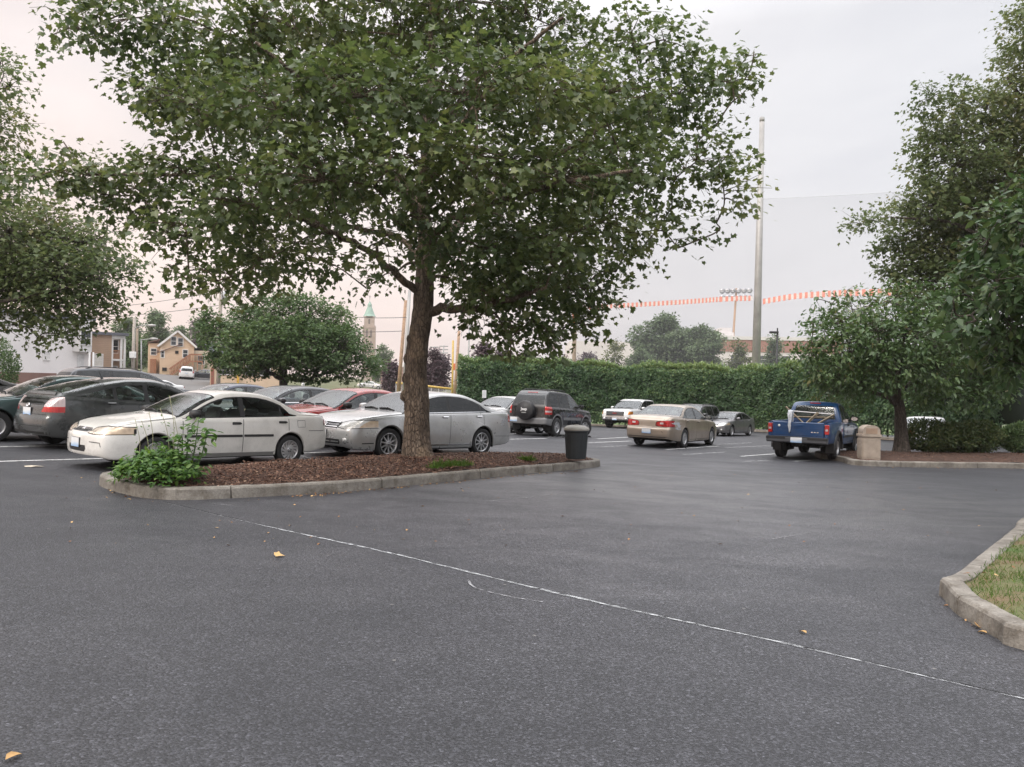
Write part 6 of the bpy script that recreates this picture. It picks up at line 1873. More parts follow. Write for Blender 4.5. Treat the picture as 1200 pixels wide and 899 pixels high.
def hedge_profile(name, label, path, height, thick, n_leaf, lmat, lsize, seed=1, top_shoots=.12, hfun=None, cat='hedge'):
    """clipped hedge along a plan path; leaves over an uneven dark core"""
    rg = np.random.default_rng(seed)
    P = resample([Vector((p[0], p[1], 0)) for p in path], .5); n = len(P)
    root = empty(name, (P[0].x, P[0].y, gz(P[0].x, P[0].y)), label=label, cat=cat); B = Vector(root.location)
    N = [];
    for i in range(n):
        d = (P[min(i + 1, n - 1)] - P[max(i - 1, 0)]).normalized(); N.append(Vector((-d.y, d.x, 0)))
    hts = [(hfun(i / (n - 1)) if hfun else height) * (1 + .07 * mnoise.noise(Vector((P[i].x * .5, P[i].y * .5, 0)))) for i in range(n)]
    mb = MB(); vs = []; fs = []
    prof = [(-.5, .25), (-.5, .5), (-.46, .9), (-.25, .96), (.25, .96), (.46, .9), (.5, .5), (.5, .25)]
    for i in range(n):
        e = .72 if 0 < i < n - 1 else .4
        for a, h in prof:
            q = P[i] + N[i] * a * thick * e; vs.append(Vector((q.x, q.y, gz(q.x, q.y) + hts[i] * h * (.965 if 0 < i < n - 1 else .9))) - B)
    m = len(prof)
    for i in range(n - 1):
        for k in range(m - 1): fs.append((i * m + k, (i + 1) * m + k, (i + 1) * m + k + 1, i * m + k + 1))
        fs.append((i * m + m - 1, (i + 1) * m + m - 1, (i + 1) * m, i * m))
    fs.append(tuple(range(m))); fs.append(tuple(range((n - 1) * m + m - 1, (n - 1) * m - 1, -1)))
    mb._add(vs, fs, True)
    for i in range(1, n - 1, 3):    # stems at the foot
        for _ in range(2):
            a = rng.uniform(-.25, .25) * thick; q = P[i] + N[i] * a + Vector((rng.uniform(-.2, .2), 0, 0)); z = gz(q.x, q.y)
            mb.mi = 1; mb.tube([Vector((q.x, q.y, z)) - B, Vector((q.x + rng.gauss(0, .1), q.y, z + hts[i] * .4)) - B], [.05, .03], 6)
    mb.build('stems', [VM['core'], VM['barkdark']], root)
    # leaves
    u = rg.random(n_leaf) * (n - 1); i0 = np.floor(u).astype(int).clip(0, n - 2); f = u - i0
    PA = np.array([(p.x, p.y) for p in P]); NA = np.array([(q.x, q.y) for q in N]); H = np.array(hts)
    base = PA[i0] * (1 - f)[:, None] + PA[i0 + 1] * f[:, None]; nn = NA[i0]; h = H[i0] * (1 - f) + H[i0 + 1] * f
    face = rg.random(n_leaf)
    side = np.where(face < .62, -1.0, np.where(face < .74, 1.0, 0.0)); top = face >= .74
    zz = np.where(top, h * (1 + rg.normal(0, .012, n_leaf)), h * (.05 + .95 * rg.random(n_leaf) ** .8))
    bulge = .27 * np.array([mnoise.noise(Vector((a[0] * .8, a[1] * .8, z * .9))) + .6 * mnoise.noise(Vector((a[0] * 2.3, a[1] * 2.3, z * 2.3))) for a, z in zip(base, zz)])
    edge = 1 - .22 * np.clip((zz / h - .82) / .18, 0, 1) ** 2 - .25 * np.clip((.25 - zz / h) / .25, 0, 1)
    lat = np.where(top, rg.uniform(-.42, .42, n_leaf), side * (.5 * edge)) * thick + np.where(top, 0, side * (bulge + rg.normal(0, .05, n_leaf)))
    zz = zz + np.where(top, bulge + np.abs(rg.normal(0, top_shoots, n_leaf)), 0)
    xy = base + nn * lat[:, None]
    gzv = np.array([gz(a, b) for a, b in xy])
    pos = np.column_stack([xy, gzv + zz]) - np.array(B)
    outn = np.column_stack([nn * np.where(top, 0, side)[:, None], np.where(top, 1.0, .35)])
    no = outn + rg.normal(0, .45, (n_leaf, 3)); dr = rg.normal(0, .7, (n_leaf, 3)) + np.where(top[:, None], np.array([0, 0, .7]), np.array([0, 0, -.25])) + outn * .4
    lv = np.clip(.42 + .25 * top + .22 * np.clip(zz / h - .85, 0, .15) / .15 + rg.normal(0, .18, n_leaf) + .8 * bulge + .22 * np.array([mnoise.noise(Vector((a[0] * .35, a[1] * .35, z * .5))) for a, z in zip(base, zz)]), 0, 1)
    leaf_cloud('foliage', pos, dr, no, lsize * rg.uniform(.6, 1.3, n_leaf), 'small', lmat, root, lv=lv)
    return root

def make_hedge():
    a = G(537, 500); x0 = at(537, 455, 53.5)
    path = [(x0.x, 53.5), (6.9, 53.5), (15.5, 51.5), (19.0, 44.0), (21.3, 36.0), (21.9, 33.2)]
    # plan points chosen so that the hedge closes the far side of the lot and turns along its right side
    pts = catmull([Vector((p[0], p[1], 0)) for p in path], 4)
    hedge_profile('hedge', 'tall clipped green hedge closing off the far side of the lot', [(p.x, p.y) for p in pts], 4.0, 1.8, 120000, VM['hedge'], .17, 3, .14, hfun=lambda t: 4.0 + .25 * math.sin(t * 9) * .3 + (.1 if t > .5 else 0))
    # foot bed of the hedge

def small_bush(name, label, c, rad, n, lmat, lsize, leaf='oval', seed=1, group=None, cat='shrub', up=.6):
    rg = np.random.default_rng(seed); root = empty(name, c, label=label, cat=cat, group=group)
    mb = MB()
    for k in range(9):
        a = rng.uniform(0, 6.28); e = Vector((math.cos(a) * rad[0] * .5, math.sin(a) * rad[1] * .5, rad[2] * rng.uniform(.9, 1.5)))
        mb.tube([Vector((math.cos(a) * .05, math.sin(a) * .05, -.03)), e * .5 + Vector((0, 0, .08)), e], [.018, .012, .006], 5)
    mb.build('stems', VM['barkdark'], root)
    d = unit(rg.normal(0, 1, (n, 3))); r = .45 + .55 * rg.random(n) ** .5
    bump = np.array([1 + .22 * mnoise.noise(Vector(q) * 2.6 + Vector((seed, 0, 0))) for q in d])
    pos = d * np.array(rad) * (r * bump)[:, None]; pos[:, 2] += rad[2] * .98
    pos = pos[pos[:, 2] > .03]; n = len(pos); d = d[:n]
    no = rg.normal(0, .5, (n, 3)); no[:, 2] += up; no += unit(pos - np.array([0, 0, rad[2]])) * .6
    dr = unit(pos - np.array([0, 0, rad[2] * .6])) + rg.normal(0, .6, (n, 3))
    leaf_cloud('foliage', pos, dr, no, lsize * rg.uniform(.6, 1.3, n), leaf, lmat, root)
    return root

def make_shrubs():
    # leafy weeds at the near end of the island
    c = G(186, 561, .2); c.z = gz(c.x, c.y) + .22
    root = empty('leafy_weed', c, label='clump of broad-leaved green weeds with tall stalks at the near end of the island', cat='plant')
    mb = MB(); pos = []; dr = []; no = []; sz = []
    s = c.y / F
    def add(p, d, n, k): pos.append(p); dr.append(d); no.append(n); sz.append(k)
    for k in range(230):       # low mound
        a = rng.uniform(0, 6.28); r = math.sqrt(rng.random())
        q = Vector((math.cos(a) * r * .44, math.sin(a) * r * .32, 0)); h = (.27 * (1 - r * r) + .05) * rng.uniform(.75, 1.15)
        top = q + Vector((q.x * .2, q.y * .2, h))
        mb.tube([q * .7, top], [.006, .004], 4, False)
        for _ in range(7):
            add(top + Vector((rng.gauss(0, .05), rng.gauss(0, .05), rng.gauss(-.02, .05))), Vector((rng.gauss(q.x * 1.4, .6), rng.gauss(q.y * 1.4 - .2, .6), rng.gauss(-.1, .3))), Vector((rng.gauss(q.x, .35), rng.gauss(q.y - .25, .35), 1)), rng.uniform(.05, .098))
    # tall leafy stalk
    for (dx, h, lean) in ((.36, .78, .10), (.30, .68, .02), (.42, .60, .16), (.26, .55, -.02)):
        base = Vector((dx, .05, 0)); tip = base + Vector((lean, .05, h)); mb.tube([base, base.lerp(tip, .5) + Vector((.02, 0, 0)), tip], [.011, .009, .004], 6)
        for k in range(34):
            t = rng.uniform(.45, 1.03); p = base.lerp(tip, t) + Vector((rng.gauss(0, .075), rng.gauss(0, .06), rng.gauss(0, .03)))
            add(p, Vector((rng.gauss(0, 1), rng.gauss(0, 1), rng.gauss(-.2, .3))), Vector((rng.gauss(0, .4), rng.gauss(-.3, .4), 1)), rng.uniform(.07, .13))
    # thin pale seed stalks
    for k in range(6):
        base = Vector((rng.uniform(-.45, .15), rng.uniform(-.1, .25), 0)); tip = base + Vector((rng.uniform(-.14, .02), .0, rng.uniform(.65, 1.05))); mid = base.lerp(tip, .55) + Vector((.05, 0, .02))
        mb.mi = 1; mb.tube(catmull([base, mid, tip], 4), [.004] * 9, 4); mb.mi = 0
        for j in range(7):
            t = rng.uniform(.3, 1); add(base.lerp(tip, t), Vector((rng.gauss(0, 1), rng.gauss(0, 1), .6)), Vector((0, -.5, 1)), rng.uniform(.025, .05))
    mb.build('stems', [simple_mat('green_stem', (.06, .11, .03), .7), simple_mat('pale_stalk', (.28, .27, .16), .8)], root)
    V = lambda L: np.array([tuple(v) for v in L])
    leaf_cloud('leaves', V(pos), V(dr), V(no), np.array(sz), 'oval', VM['weed'], root)
    # row of low shrubs on the right island
    bs = [((1088, 522), (.95, .75, .50), 0, 'dark low shrub just right of the small tree trunk'), ((1118, 526), (.8, .7, .46), 1, 'olive low shrub in the middle of the shrub row'), ((1146, 529), (.72, .65, .50), 2, 'low shrub with paler tips near the end of the shrub row'), ((1196, 531), (.7, .6, .48), 3, 'last small green shrub of the row at the picture edge')]
    for (px, rad, k, lab) in bs:
        p = at(px[0], px[1], 24.3 + .2 * k); p.z = gz(p.x, p.y) + .2
        small_bush('low_shrub', lab, p, rad, 5200, VM['shrub'] if k != 3 else VM['bush'], .085, 'oval', 40 + k, 'low shrubs on the right island')
    # round bush in front of the white building at the far left
    p = at(-12, 455, 44); p.z = gz(p.x, p.y)
    small_bush('round_bush', 'rounded clipped bush at the left edge before the white building', p, (1.5, 1.4, 1.75), 9000, VM['bush'], .12, 'small', 77, cat='bush')

def far_tree(label, px, py_top, py_base, w_px, d, lmat, seed, name='deciduous_tree', n=5200, lsize=.5, group=None, tall=1.0, ncl=16):
    rg = random.Random(seed)
    b = at(px, py_base, d); b.z = gz(b.x, b.y); top = at(px, py_top, d); h = top.z - b.z; w = w_px * d / F
    trunk = [(b, h * .03), (b + Vector((0, 0, h * .25)), h * .024), (b + Vector((w * .02, 0, h * .5)), h * .016)]
    cl = []
    for k in range(ncl):
        a = rg.uniform(0, 6.28); v = rg.uniform(.12, .93); prof = math.sin(math.pi * (v * .78 + .14)) ** .7
        r = w * .5 * prof * rg.uniform(.35, .8); rad = w * .19 * rg.uniform(.8, 1.25)
        cl.append((b + Vector((math.cos(a) * r, math.sin(a) * r * .8, h * (.12 + .88 * v) - rad * .55)), (rad, rad, rad * .85), n // ncl))
    cl.append((b + Vector((0, 0, h * .5)), (w * .28, w * .28, h * .25), n // 6)); cl.append((b + Vector((0, 0, h * .93)), (w * .14, w * .14, h * .07), n // 14))
    return make_tree(name, label, 'tree', b, trunk, [], cl, 'small', lmat, VM['barkdark'], group, lsize=lsize, per=12, spread=lsize * 1.3, twig=lsize * 1.2, seed=seed, twigs=False, flare=.1, br=h * .012)

def make_far_trees():
    far_tree('tall round-topped green tree rising behind the hedge', 778, 369, 470, 82, 78, VM['far'], 51, n=26000, lsize=.30, group='trees beyond the hedge')
    far_tree('lower darker green tree right of the tall one behind the hedge', 822, 383, 470, 66, 76, VM['far'], 52, n=22000, lsize=.30, group='trees beyond the hedge')
    far_tree('thin yellow-green tree left of the tall one behind the hedge', 722, 398, 470, 48, 72, VM['olive'], 53, n=5200, lsize=.24, group='trees beyond the hedge')
    far_tree('small pale tree between the thin and the tall tree behind the hedge', 748, 408, 470, 34, 70, VM['far'], 54, n=5200, lsize=.24, group='trees beyond the hedge')
    far_tree('slim ivy-clad tree beside the tall net pole', 905, 394, 470, 26, 64, VM['far'], 55, n=4400, lsize=.24, group='trees beyond the hedge')
    far_tree('ragged vine-covered tree before the red and white building', 866, 398, 470, 40, 66, VM['olive'], 56, n=3600, lsize=.24, group='trees beyond the hedge')
    # purple-leaved trees over the left part of the hedge
    for i, (px, py, w, d, lab) in enumerate(((508, 409, 44, 110, 'purple-leaved tree behind the yellow-topped fence'), (566, 403, 34, 100, 'pointed purple-leaved tree left of the purple row above the hedge'), (588, 410, 36, 104, 'second purple-leaved tree along the hedge top from the left'), (618, 412, 44, 106, 'purple-leaved tree under the hanging twig of the big tree'), (652, 418, 50, 112, 'low purple-leaved tree behind the dark brown pole'), (690, 414, 40, 114, 'purple-leaved tree right of the tan wooden pole'))):
        far_tree(lab, px, py, 462, w, d, VM['purple'], 60 + i, n=6500, lsize=.4, group='purple-leaved trees beyond the field')
    # trees up the hill on the left
    for i, (px, py, pb, w, d, lab, m) in enumerate(((182, 364, 432, 40, 150, 'pale green round tree rising behind the yellow gabled house', 'far'), (150, 372, 432, 46, 165, 'hazy dark green tree behind the street lamps', 'far'), (152, 395, 436, 34, 138, 'low green tree between the tan porch and the yellow house', 'bush'), (210, 383, 425, 24, 200, 'small far tree above the yellow roof ridge', 'far'), (236, 372, 425, 36, 210, 'dark purplish tree right of the yellow gable', 'purple'), (448, 404, 440, 26, 240, 'pale hazy tree low on the skyline beside the church tower', 'far'), (458, 426, 450, 12, 130, 'small dark tree before the brick building', 'purple'))):
        far_tree(lab, px, py, pb, w, d, VM[m], 80 + i, n=7000, lsize=.5, group='trees on the hill')
# ------------------------------------------------------------------ vehicles in the lot
def repaint(root, old, new, name=None, label=None, cat=None, group=None, swap=None):
    """copy of a vehicle in another colour"""
    swap = dict(swap or {}); swap[old.name] = new
    def rec(o, par):
        c = o.copy(); COL.objects.link(c)
        if par is not None: c.parent = par
        if o.type == 'MESH' and any(m and m.name in swap for m in o.data.materials):
            c.data = o.data.copy()
            for i, m in enumerate(c.data.materials):
                if m.name in swap: c.data.materials[i] = swap[m.name]
        for ch in kids.get(o.name, []): rec(ch, c)
        return c
    kids = {}
    for o in bpy.data.objects:
        if o.parent is not None: kids.setdefault(o.parent.name, []).append(o)
    c = rec(root, None)
    if name: c.name = name
    for k in ('label', 'category', 'group'):
        if k in c: del c[k]
    return tag(c, label, cat, group)

def put(root, contact, local, heading, scale=1.0, dz=0.0):
    h = R(heading); lx, ly = local[0] * scale, local[1] * scale
    place(root, (contact[0] - lx * math.cos(h) + ly * math.sin(h), contact[1] - lx * math.sin(h) - ly * math.cos(h)), h, scale, dz)

TEAL = (-.65, -.1); GREY = (-3.2, .6)
def make_vehicles():
    pt = {}
    pt['cream'] = paint('cream_white_paint', (.72, .70, .66), 0, .28, .05)
    pt['silver'] = paint('silver_paint', (.52, .52, .515), .6, .28, .05)
    pt['grey'] = paint('dark_grey_paint', (.075, .08, .08), .45, .25, .03)
    pt['gold'] = paint('gold_beige_paint', (.37, .30, .235), .5, .3, .05)
    pt['black'] = paint('black_paint', (.008, .008, .010), 0, .25, .0, .45)
    pt['blue'] = paint('blue_paint', (.002, .042, .135), .0, .3, .0, .6)
    pt['white'] = paint('white_paint', (.66, .66, .66), 0, .35, .12)
    pt['teal'] = paint('dark_teal_paint', (.045, .075, .075), .4, .3, .10)
    pt['red'] = paint('dark_red_paint', (.38, .016, .012), .0, .22, .0)
    pt['charcoal'] = paint('charcoal_paint', (.045, .048, .055), .4, .28, .02, .6)
    pt['navy'] = paint('navy_paint', (.03, .036, .06), .4, .3, .05)
    pt['steelblue'] = paint('steel_blue_paint', (.10, .14, .21), .45, .3, .1)
    pt['grey2'] = paint('mid_grey_paint', (.17, .165, .17), .5, .3, .08)
    pt['pale'] = paint('pale_silver_paint', (.52, .52, .51), .4, .35, .08)
    low = simple_mat('grey_sill', (.20, .195, .185), .6); scuff = simple_mat('scuffed_primer', (.42, .45, .48), .7)
    V = {}
    def new(key, name, sp, p, label, cat, contact, local, heading, scale=1.0, group=None, steer=0.0, **m):
        L2 = sp['L'] / 2
        mats = dict(paint=pt[p]); mats.update(m)
        r, S, made = make_car(name, sp, mats, label, cat, group, steer)
        put(r, contact, local, heading, scale); V[key] = r
        return r
    sp = civic_spec(); new('civic', 'sedan', sp, 'cream', 'cream white compact sedan with black side strips parked beside the island weeds', 'car', G(338, 544.5), (sp['L'] / 2 - sp['axles'][1], .80), 230, .945, lowpaint=low)
    sp = avalon_spec(); new('avalon', 'sedan', sp, 'silver', 'silver sedan with tinted windows parked behind the big tree trunk', 'car', G(563, 534), (sp['L'] / 2 - sp['axles'][1], .85), 228, 1.0, seatmat=MT['seat'])
    sp = prius_spec(); new('prius', 'hatchback', sp, 'grey', 'dark grey sloping hatchback seen from behind, left of the cream sedan', 'car', G(106, 527), (sp['L'] / 2 - sp['axles'][1], -.80), 56, .97, seatmat=MT['seatgrey'])
    sp = malibu_spec(); new('malibu', 'sedan', sp, 'gold', 'gold beige sedan with a scuffed rear wing, tail towards the camera', 'car', G(801, 525), (sp['L'] / 2 - sp['axles'][1], -.82), 57, 1.0, scuff=scuff, seatmat=MT['seatgrey'])
    sp = suv_spec(); new('suv', 'off_road_car', sp, 'black', 'black boxy off-road car with a covered spare wheel on its tailgate', 'car', G(651, 512), (sp['L'] / 2 - sp['axles'][1], -.83), 60, .97, steer=R(-22))
    sp = pickup_small_spec(); r = new('ranger', 'pickup_truck', sp, 'blue', 'bright blue pickup with timber sticking out of its bed, by the tan bin', 'pickup', G(979, 539.5), (sp['L'] / 2 - sp['axles'][1], -.80), 56, 1.0)
    truck_load(r)
    sp = pickup_big_spec(); new('gmc', 'pickup_truck', sp, 'white', 'white crew-cab pickup facing the camera in front of the hedge', 'pickup', G(713, 501), (sp['L'] / 2 - sp['axles'][0], -.92), 236, 1.02)
    sp = van_spec(); rowc = Vector((-2.25, 18.05, 0)); per = Vector((-.743, .669, 0))
    c = rowc + per * 2.75 * 6.0
    new('van', 'estate_car', sp, 'charcoal', 'dark grey people carrier with roof rails behind the dark grey hatchback', 'car', (c.x, c.y), (0, 0), 48, 1.0)
    rowc = Vector(V['avalon'].location); rowc.z = 0
    # the rest are the same kinds in other colours
    def rep(key, old, newp, name, label, xy, heading, scale=1.0, cat='car', swap=None, dz=0):
        r = repaint(V[key], pt[old], pt[newp], name, label, cat, None, swap); put(r, xy, (0, 0), heading, scale, dz); return r
    civ = Vector(V['civic'].location); civ.z = 0
    c = civ + per * 2.75 * 2.02
    rep('malibu', 'gold', 'teal', 'sedan', 'dark teal sedan cut by the left edge, beyond the dark grey hatchback', (c.x + TEAL[0], c.y + TEAL[1]), 228, 1.0, swap={'scuffed_primer': pt['teal']})
    c = civ + per * 2.75 * 3.45
    rep('avalon', 'silver', 'grey2', 'sedan', 'grey sedan at the left edge with only its roof showing', (c.x + GREY[0], c.y + GREY[1]), 228, 1.0)
    c = rowc + per * 2.75; rep('malibu', 'gold', 'red', 'sedan', 'dark red sedan parked between the cream and the silver sedan', (c.x + .1, c.y), 228, 1.02, swap={'scuffed_primer': pt['red'], 'black_plastic': MT['black']})
    c = rowc + per * 2.75 * 2.0; rep('avalon', 'silver', 'charcoal', 'sedan', 'charcoal sedan with a silver-framed side window behind the dark red sedan', (c.x, c.y), 228, .97, swap={'tinted_window_glass': MT['glass']})
    c = rowc + per * 2.75 * 3.25; rep('malibu', 'gold', 'navy', 'sedan', 'navy sedan whose roof shows above the cream sedan', (c.x, c.y), 228, .98, swap={'scuffed_primer': pt['navy']})
    rep('civic', 'cream', 'pale', 'sedan', 'pale silver older sedan between the silver sedan and the black off-road car', (-.25, 31.4), 232, 1.05)
    rep('civic', 'cream', 'steelblue', 'sedan', 'steel blue sedan half hidden behind the gold beige sedan', (6.75, 33.4), 57, 1.0)
    rep('van', 'charcoal', 'black', 'estate_car', 'black estate car parked behind the gold beige sedan', (9.2, 39.0), 236, .92)
    sp = avalon_spec(); p = G(857, 511.5); h = R(236)
    r = repaint(V['avalon'], pt['silver'], pt['grey2'], 'sedan', 'grey sedan parked in front of the hedge near the net pole', 'car'); put(r, p, (sp['L'] / 2 - sp['axles'][0], .85), 232, .86)
    p = at(1085, 505, 31); rep('malibu', 'gold', 'white', 'sedan', 'white sedan behind the low shrubs on the right', (p.x, p.y), 60, 1.0, swap={'scuffed_primer': pt['white']}, dz=-.18)
    # cars far off
    p = at(219, 437, 104); rep('van', 'charcoal', 'white', 'van', 'small white van parked far off below the yellow house', (p.x, p.y), 111, 1.0, 'van')
    p = at(238, 438, 106); rep('civic', 'cream', 'charcoal', 'sedan', 'small dark car parked right of the distant white van', (p.x, p.y), 200, 1.0)
    p = at(181, 440, 62); rep('civic', 'cream', 'white', 'sedan', 'white car roof showing above the dark grey hatchback', (p.x, p.y), 225, 1.0)
    p = at(452, 455, 150); rep('civic', 'cream', 'pale', 'sedan', 'small silver car parked before the brick building', (p.x, p.y), 182, 1.0)
    p = at(432, 453, 152); rep('civic', 'cream', 'white', 'sedan', 'small white car parked left of the distant silver car', (p.x, p.y), 175, 1.0)

def truck_load(r):
    """loose load standing in the bed of the blue pickup"""
    wood = simple_mat('weathered_timber', (.34, .28, .20), .8, var=.3, scale=14); alu = simple_mat('dull_aluminium', (.45, .45, .46), .45, metal=.6); cloth = simple_mat('white_sheeting', (.62, .64, .68), .8, var=.2, scale=9)
    bpy.context.view_layer.update()
    Mw = r.matrix_basis.copy()
    def plank(name, label, a, b, w, t, mat, cat):
        a = Mw @ Vector(a); b = Mw @ Vector(b); o = MB(); d = b - a
        m = orient((0, 0, 0), d, (.3, .2, 1)); o.box((0, -w / 2, -t / 2), (d.length, w / 2, t / 2), m, bev=.005)
        tag(o.build(name, mat, None, a), label, cat)
    plank('timber_plank', 'long plank slanting down to the left side of the blue pickup bed', (-.95, -.15, .72), (-1.0, .70, 1.50), .11, .03, wood, 'plank')
    plank('timber_plank', 'plank slanting up to the right in the blue pickup bed', (-1.05, -.70, 1.32), (-1.15, .10, .80), .10, .03, wood, 'plank')
    plank('timber_plank', 'short plank crossing in the middle of the blue pickup bed', (-1.3, -.30, 1.36), (-1.2, .25, .80), .09, .03, wood, 'plank')
    plank('metal_bar', 'dull metal bar lying across the top of the load in the blue pickup', (-.80, -.62, 1.32), (-.80, .66, 1.38), .05, .03, alu, 'bar')
    plank('timber_plank', 'pale plank behind the metal bar in the blue pickup bed', (-.70, -.60, 1.22), (-.70, .62, 1.20), .09, .03, wood, 'plank')
    for k, (y, z) in enumerate(((.30, .86), (-.15, .84), (-.45, .9))):
        o = MB(); m = Mw @ Matrix.Translation((-1.35 - .2 * k, y, z - .14)) @ Matrix.Rotation(R(20 * k), 4, 'Z')
        p = m.to_translation(); m2 = m.copy(); m2.translation = (0, 0, 0)
        o.box((-.28, -.2, 0), (.28, .2, .26), m2, bev=.03)
        tag(o.build('storage_box', [simple_mat('box_%d' % k, ((.05, .055, .06), (.20, .19, .17), (.08, .085, .10))[k], .6)], None, p), ('dark tool box on the left of the blue pickup bed', 'grey box in the middle of the blue pickup bed', 'slate box on the right of the blue pickup bed')[k], 'box')
    # white sheeting hung over the tailgate
    o = MB(); vs = []; fs = []
    path = [(-2.0, 0, .80), (-2.18, 0, 1.0), (-2.30, 0, 1.36), (-2.36, 0, 1.42), (-2.41, 0, 1.34), (-2.43, 0, 1.12), (-2.43, 0, .95), (-2.43, 0, .78)]
    wd = [.08, .10, .13, .14, .12, .08, .06, .03]
    P = catmull([Vector(p) for p in path], 4); n = len(P)
    for i, p in enumerate(P):
        t = i / (n - 1) * (len(wd) - 1); k = min(int(t), len(wd) - 2); w = wd[k] + (wd[k + 1] - wd[k]) * (t - k)
        for j in range(7):
            u = j / 6 - .5; vs.append(p + Vector((.02 * math.sin(j * 2.1 + i), .22 + u * w, .012 * math.sin(j * 1.7 + i * .8))))
    for i in range(n - 1):
        for j in range(6): fs.append((i * 7 + j, i * 7 + j + 1, i * 7 + j + 8, i * 7 + j + 7))
    base = Mw @ Vector((-2.3, .22, .9)); o._add([Mw @ v - base for v in vs], fs, True)
    ob = o.build('white_sheeting', cloth, None, base); tag(ob, 'white sheeting hanging over the tailgate of the blue pickup', 'sheet')
    md = ob.modifiers.new('thick', 'SOLIDIFY'); md.thickness = .012

# ------------------------------------------------------------------ street furniture
def make_bins():
    # round dustbin with a pale lid
    p = G(675, 534.5, .27); p.z = gz(p.x, p.y) + .22
    root = empty('dustbin', p, label='dark round dustbin with a pale domed lid at the tip of the island', cat='bin')
    m = simple_mat('dark_bin_plastic', (.028, .033, .036), .55, bump=.1); l = simple_mat('pale_lid', (.30, .285, .255), .6, var=.2)
    mb = MB(); mb.lathe([(.0, 0), (.215, 0), (.225, .02), (.262, .58), (.266, .60), (.282, .61), (.284, .66), (.262, .665), (.25, .62), (.21, .05), (0, .04)], 36)
    for k in range(12):
        a = k * math.pi / 6; mb.box((-.008, -.012, 0), (.008, .012, .52), Matrix.Rotation(a, 4, 'Z') @ Matrix.Translation((.222, 0, .03)) @ Matrix.Rotation(R(4), 4, 'Y'))
    b = mb.build('body', m, root)
    for sd in (0, math.pi):
        h = MB(); h.tube(catmull([Matrix.Rotation(sd + .35, 4, 'Z') @ Vector(q) for q in ((.27, -.09, .52), (.325, -.08, .50), (.335, 0, .49), (.325, .08, .50), (.27, .09, .52))], 4), .014, 8); h.build('handle', m, root)
    mb = MB(); mb.lathe([(.290, .645), (.296, .66), (.292, .685), (.262, .715), (.21, .742), (.14, .757), (.06, .76), (.0, .76)], 36)
    mb.lathe([(.05, .758), (.055, .775), (.0, .78)], 16); mb.build('lid', l, root)
    root.scale = (.93,) * 3
    # square tan bin with a hooded top
    p = G(1018, 540, .1); p.z = gz(p.x, p.y) + .145
    root = empty('litter_bin', p, R(-8),  label='square tan litter bin with a hooded swing top on the kerb beside the blue pickup', cat='bin')
    tan = simple_mat('tan_plastic', (.35, .29, .235), .6, var=.16, bump=.1); dk = simple_mat('tan_flap', (.30, .21, .15), .6)
    mb = MB(); mb.prism(rounded([(-.27, -.27), (.27, -.27), (.27, .27), (-.27, .27)], .06, 3), 0, .70)
    mb.box((-.235, -.277, .06), (.235, -.268, .62), bev=.003); mb.box((-.277, -.235, .06), (-.268, .235, .62), bev=.003); mb.build('body', tan, root)
    mb = MB(); mb.prism(rounded([(-.30, -.30), (.30, -.30), (.30, .30), (-.30, .30)], .07, 3), .70, .765); mb.build('rim', tan, root)
    mb = MB(); prof = [(-.25, .765), (-.25, .86), (-.235, .93), (-.19, .99), (-.12, 1.03), (0, 1.045), (.12, 1.03), (.19, .99), (.235, .93), (.25, .86), (.25, .765)]
    n = len(prof); vs = [Vector((x, -.25, z)) for x, z in prof] + [Vector((x, .25, z)) for x, z in prof]
    fs = [tuple(range(n)), tuple(range(2 * n - 1, n - 1, -1))] + [(i, n + i, n + i + 1, i + 1) for i in range(n - 1)]
    mb._add(vs, fs, False); mb.build('hood', tan, root)
    mb = MB(); mb.box((-.165, -.262, .79), (.165, -.251, .955), bev=.004); fl = mb.build('flap', dk, root)
    mb = MB(); mb.box((-.19, -.259, .955), (.19, -.249, .975)); mb.box((-.19, -.259, .775), (.19, -.249, .79)); mb.box((-.185, -.2585, .79), (-.165, -.249, .955)); mb.box((.165, -.2585, .79), (.185, -.249, .955)); mb.build('flap_frame', tan, fl); root.scale = (.9,) * 3

def pole(name, label, cat, px_b, py_b, px_t, py_t, d, r0, r1, mat, group=None, n=12):
    b = at(px_b, py_b, d); t = at(px_t, py_t, d); z0 = gz(b.x, b.y)
    d_ = (t - b); b2 = b - d_ * ((b.z - z0) / d_.z)
    root = empty(name, b2, label=label, cat=cat, group=group)
    mb = MB(); mb.tube([Vector((0, 0, 0)), (t - b2) * .5, t - b2], [r0, (r0 + r1) / 2, r1], n); mb.build('shaft', mat, root)
    return root, b2, t

def tubes(name, mat, root, lst, n=8):
    mb = MB(); B = root.location if root else Vector((0, 0, 0))
    for pts, r in lst: mb.tube([Vector(p) - B for p in pts], r, n)
    return mb.build(name, mat, root)

def sag(a, b, s, n=14):
    return [a.lerp(b, i / n) - Vector((0, 0, s * 4 * (i / n) * (1 - i / n))) for i in range(n + 1)]

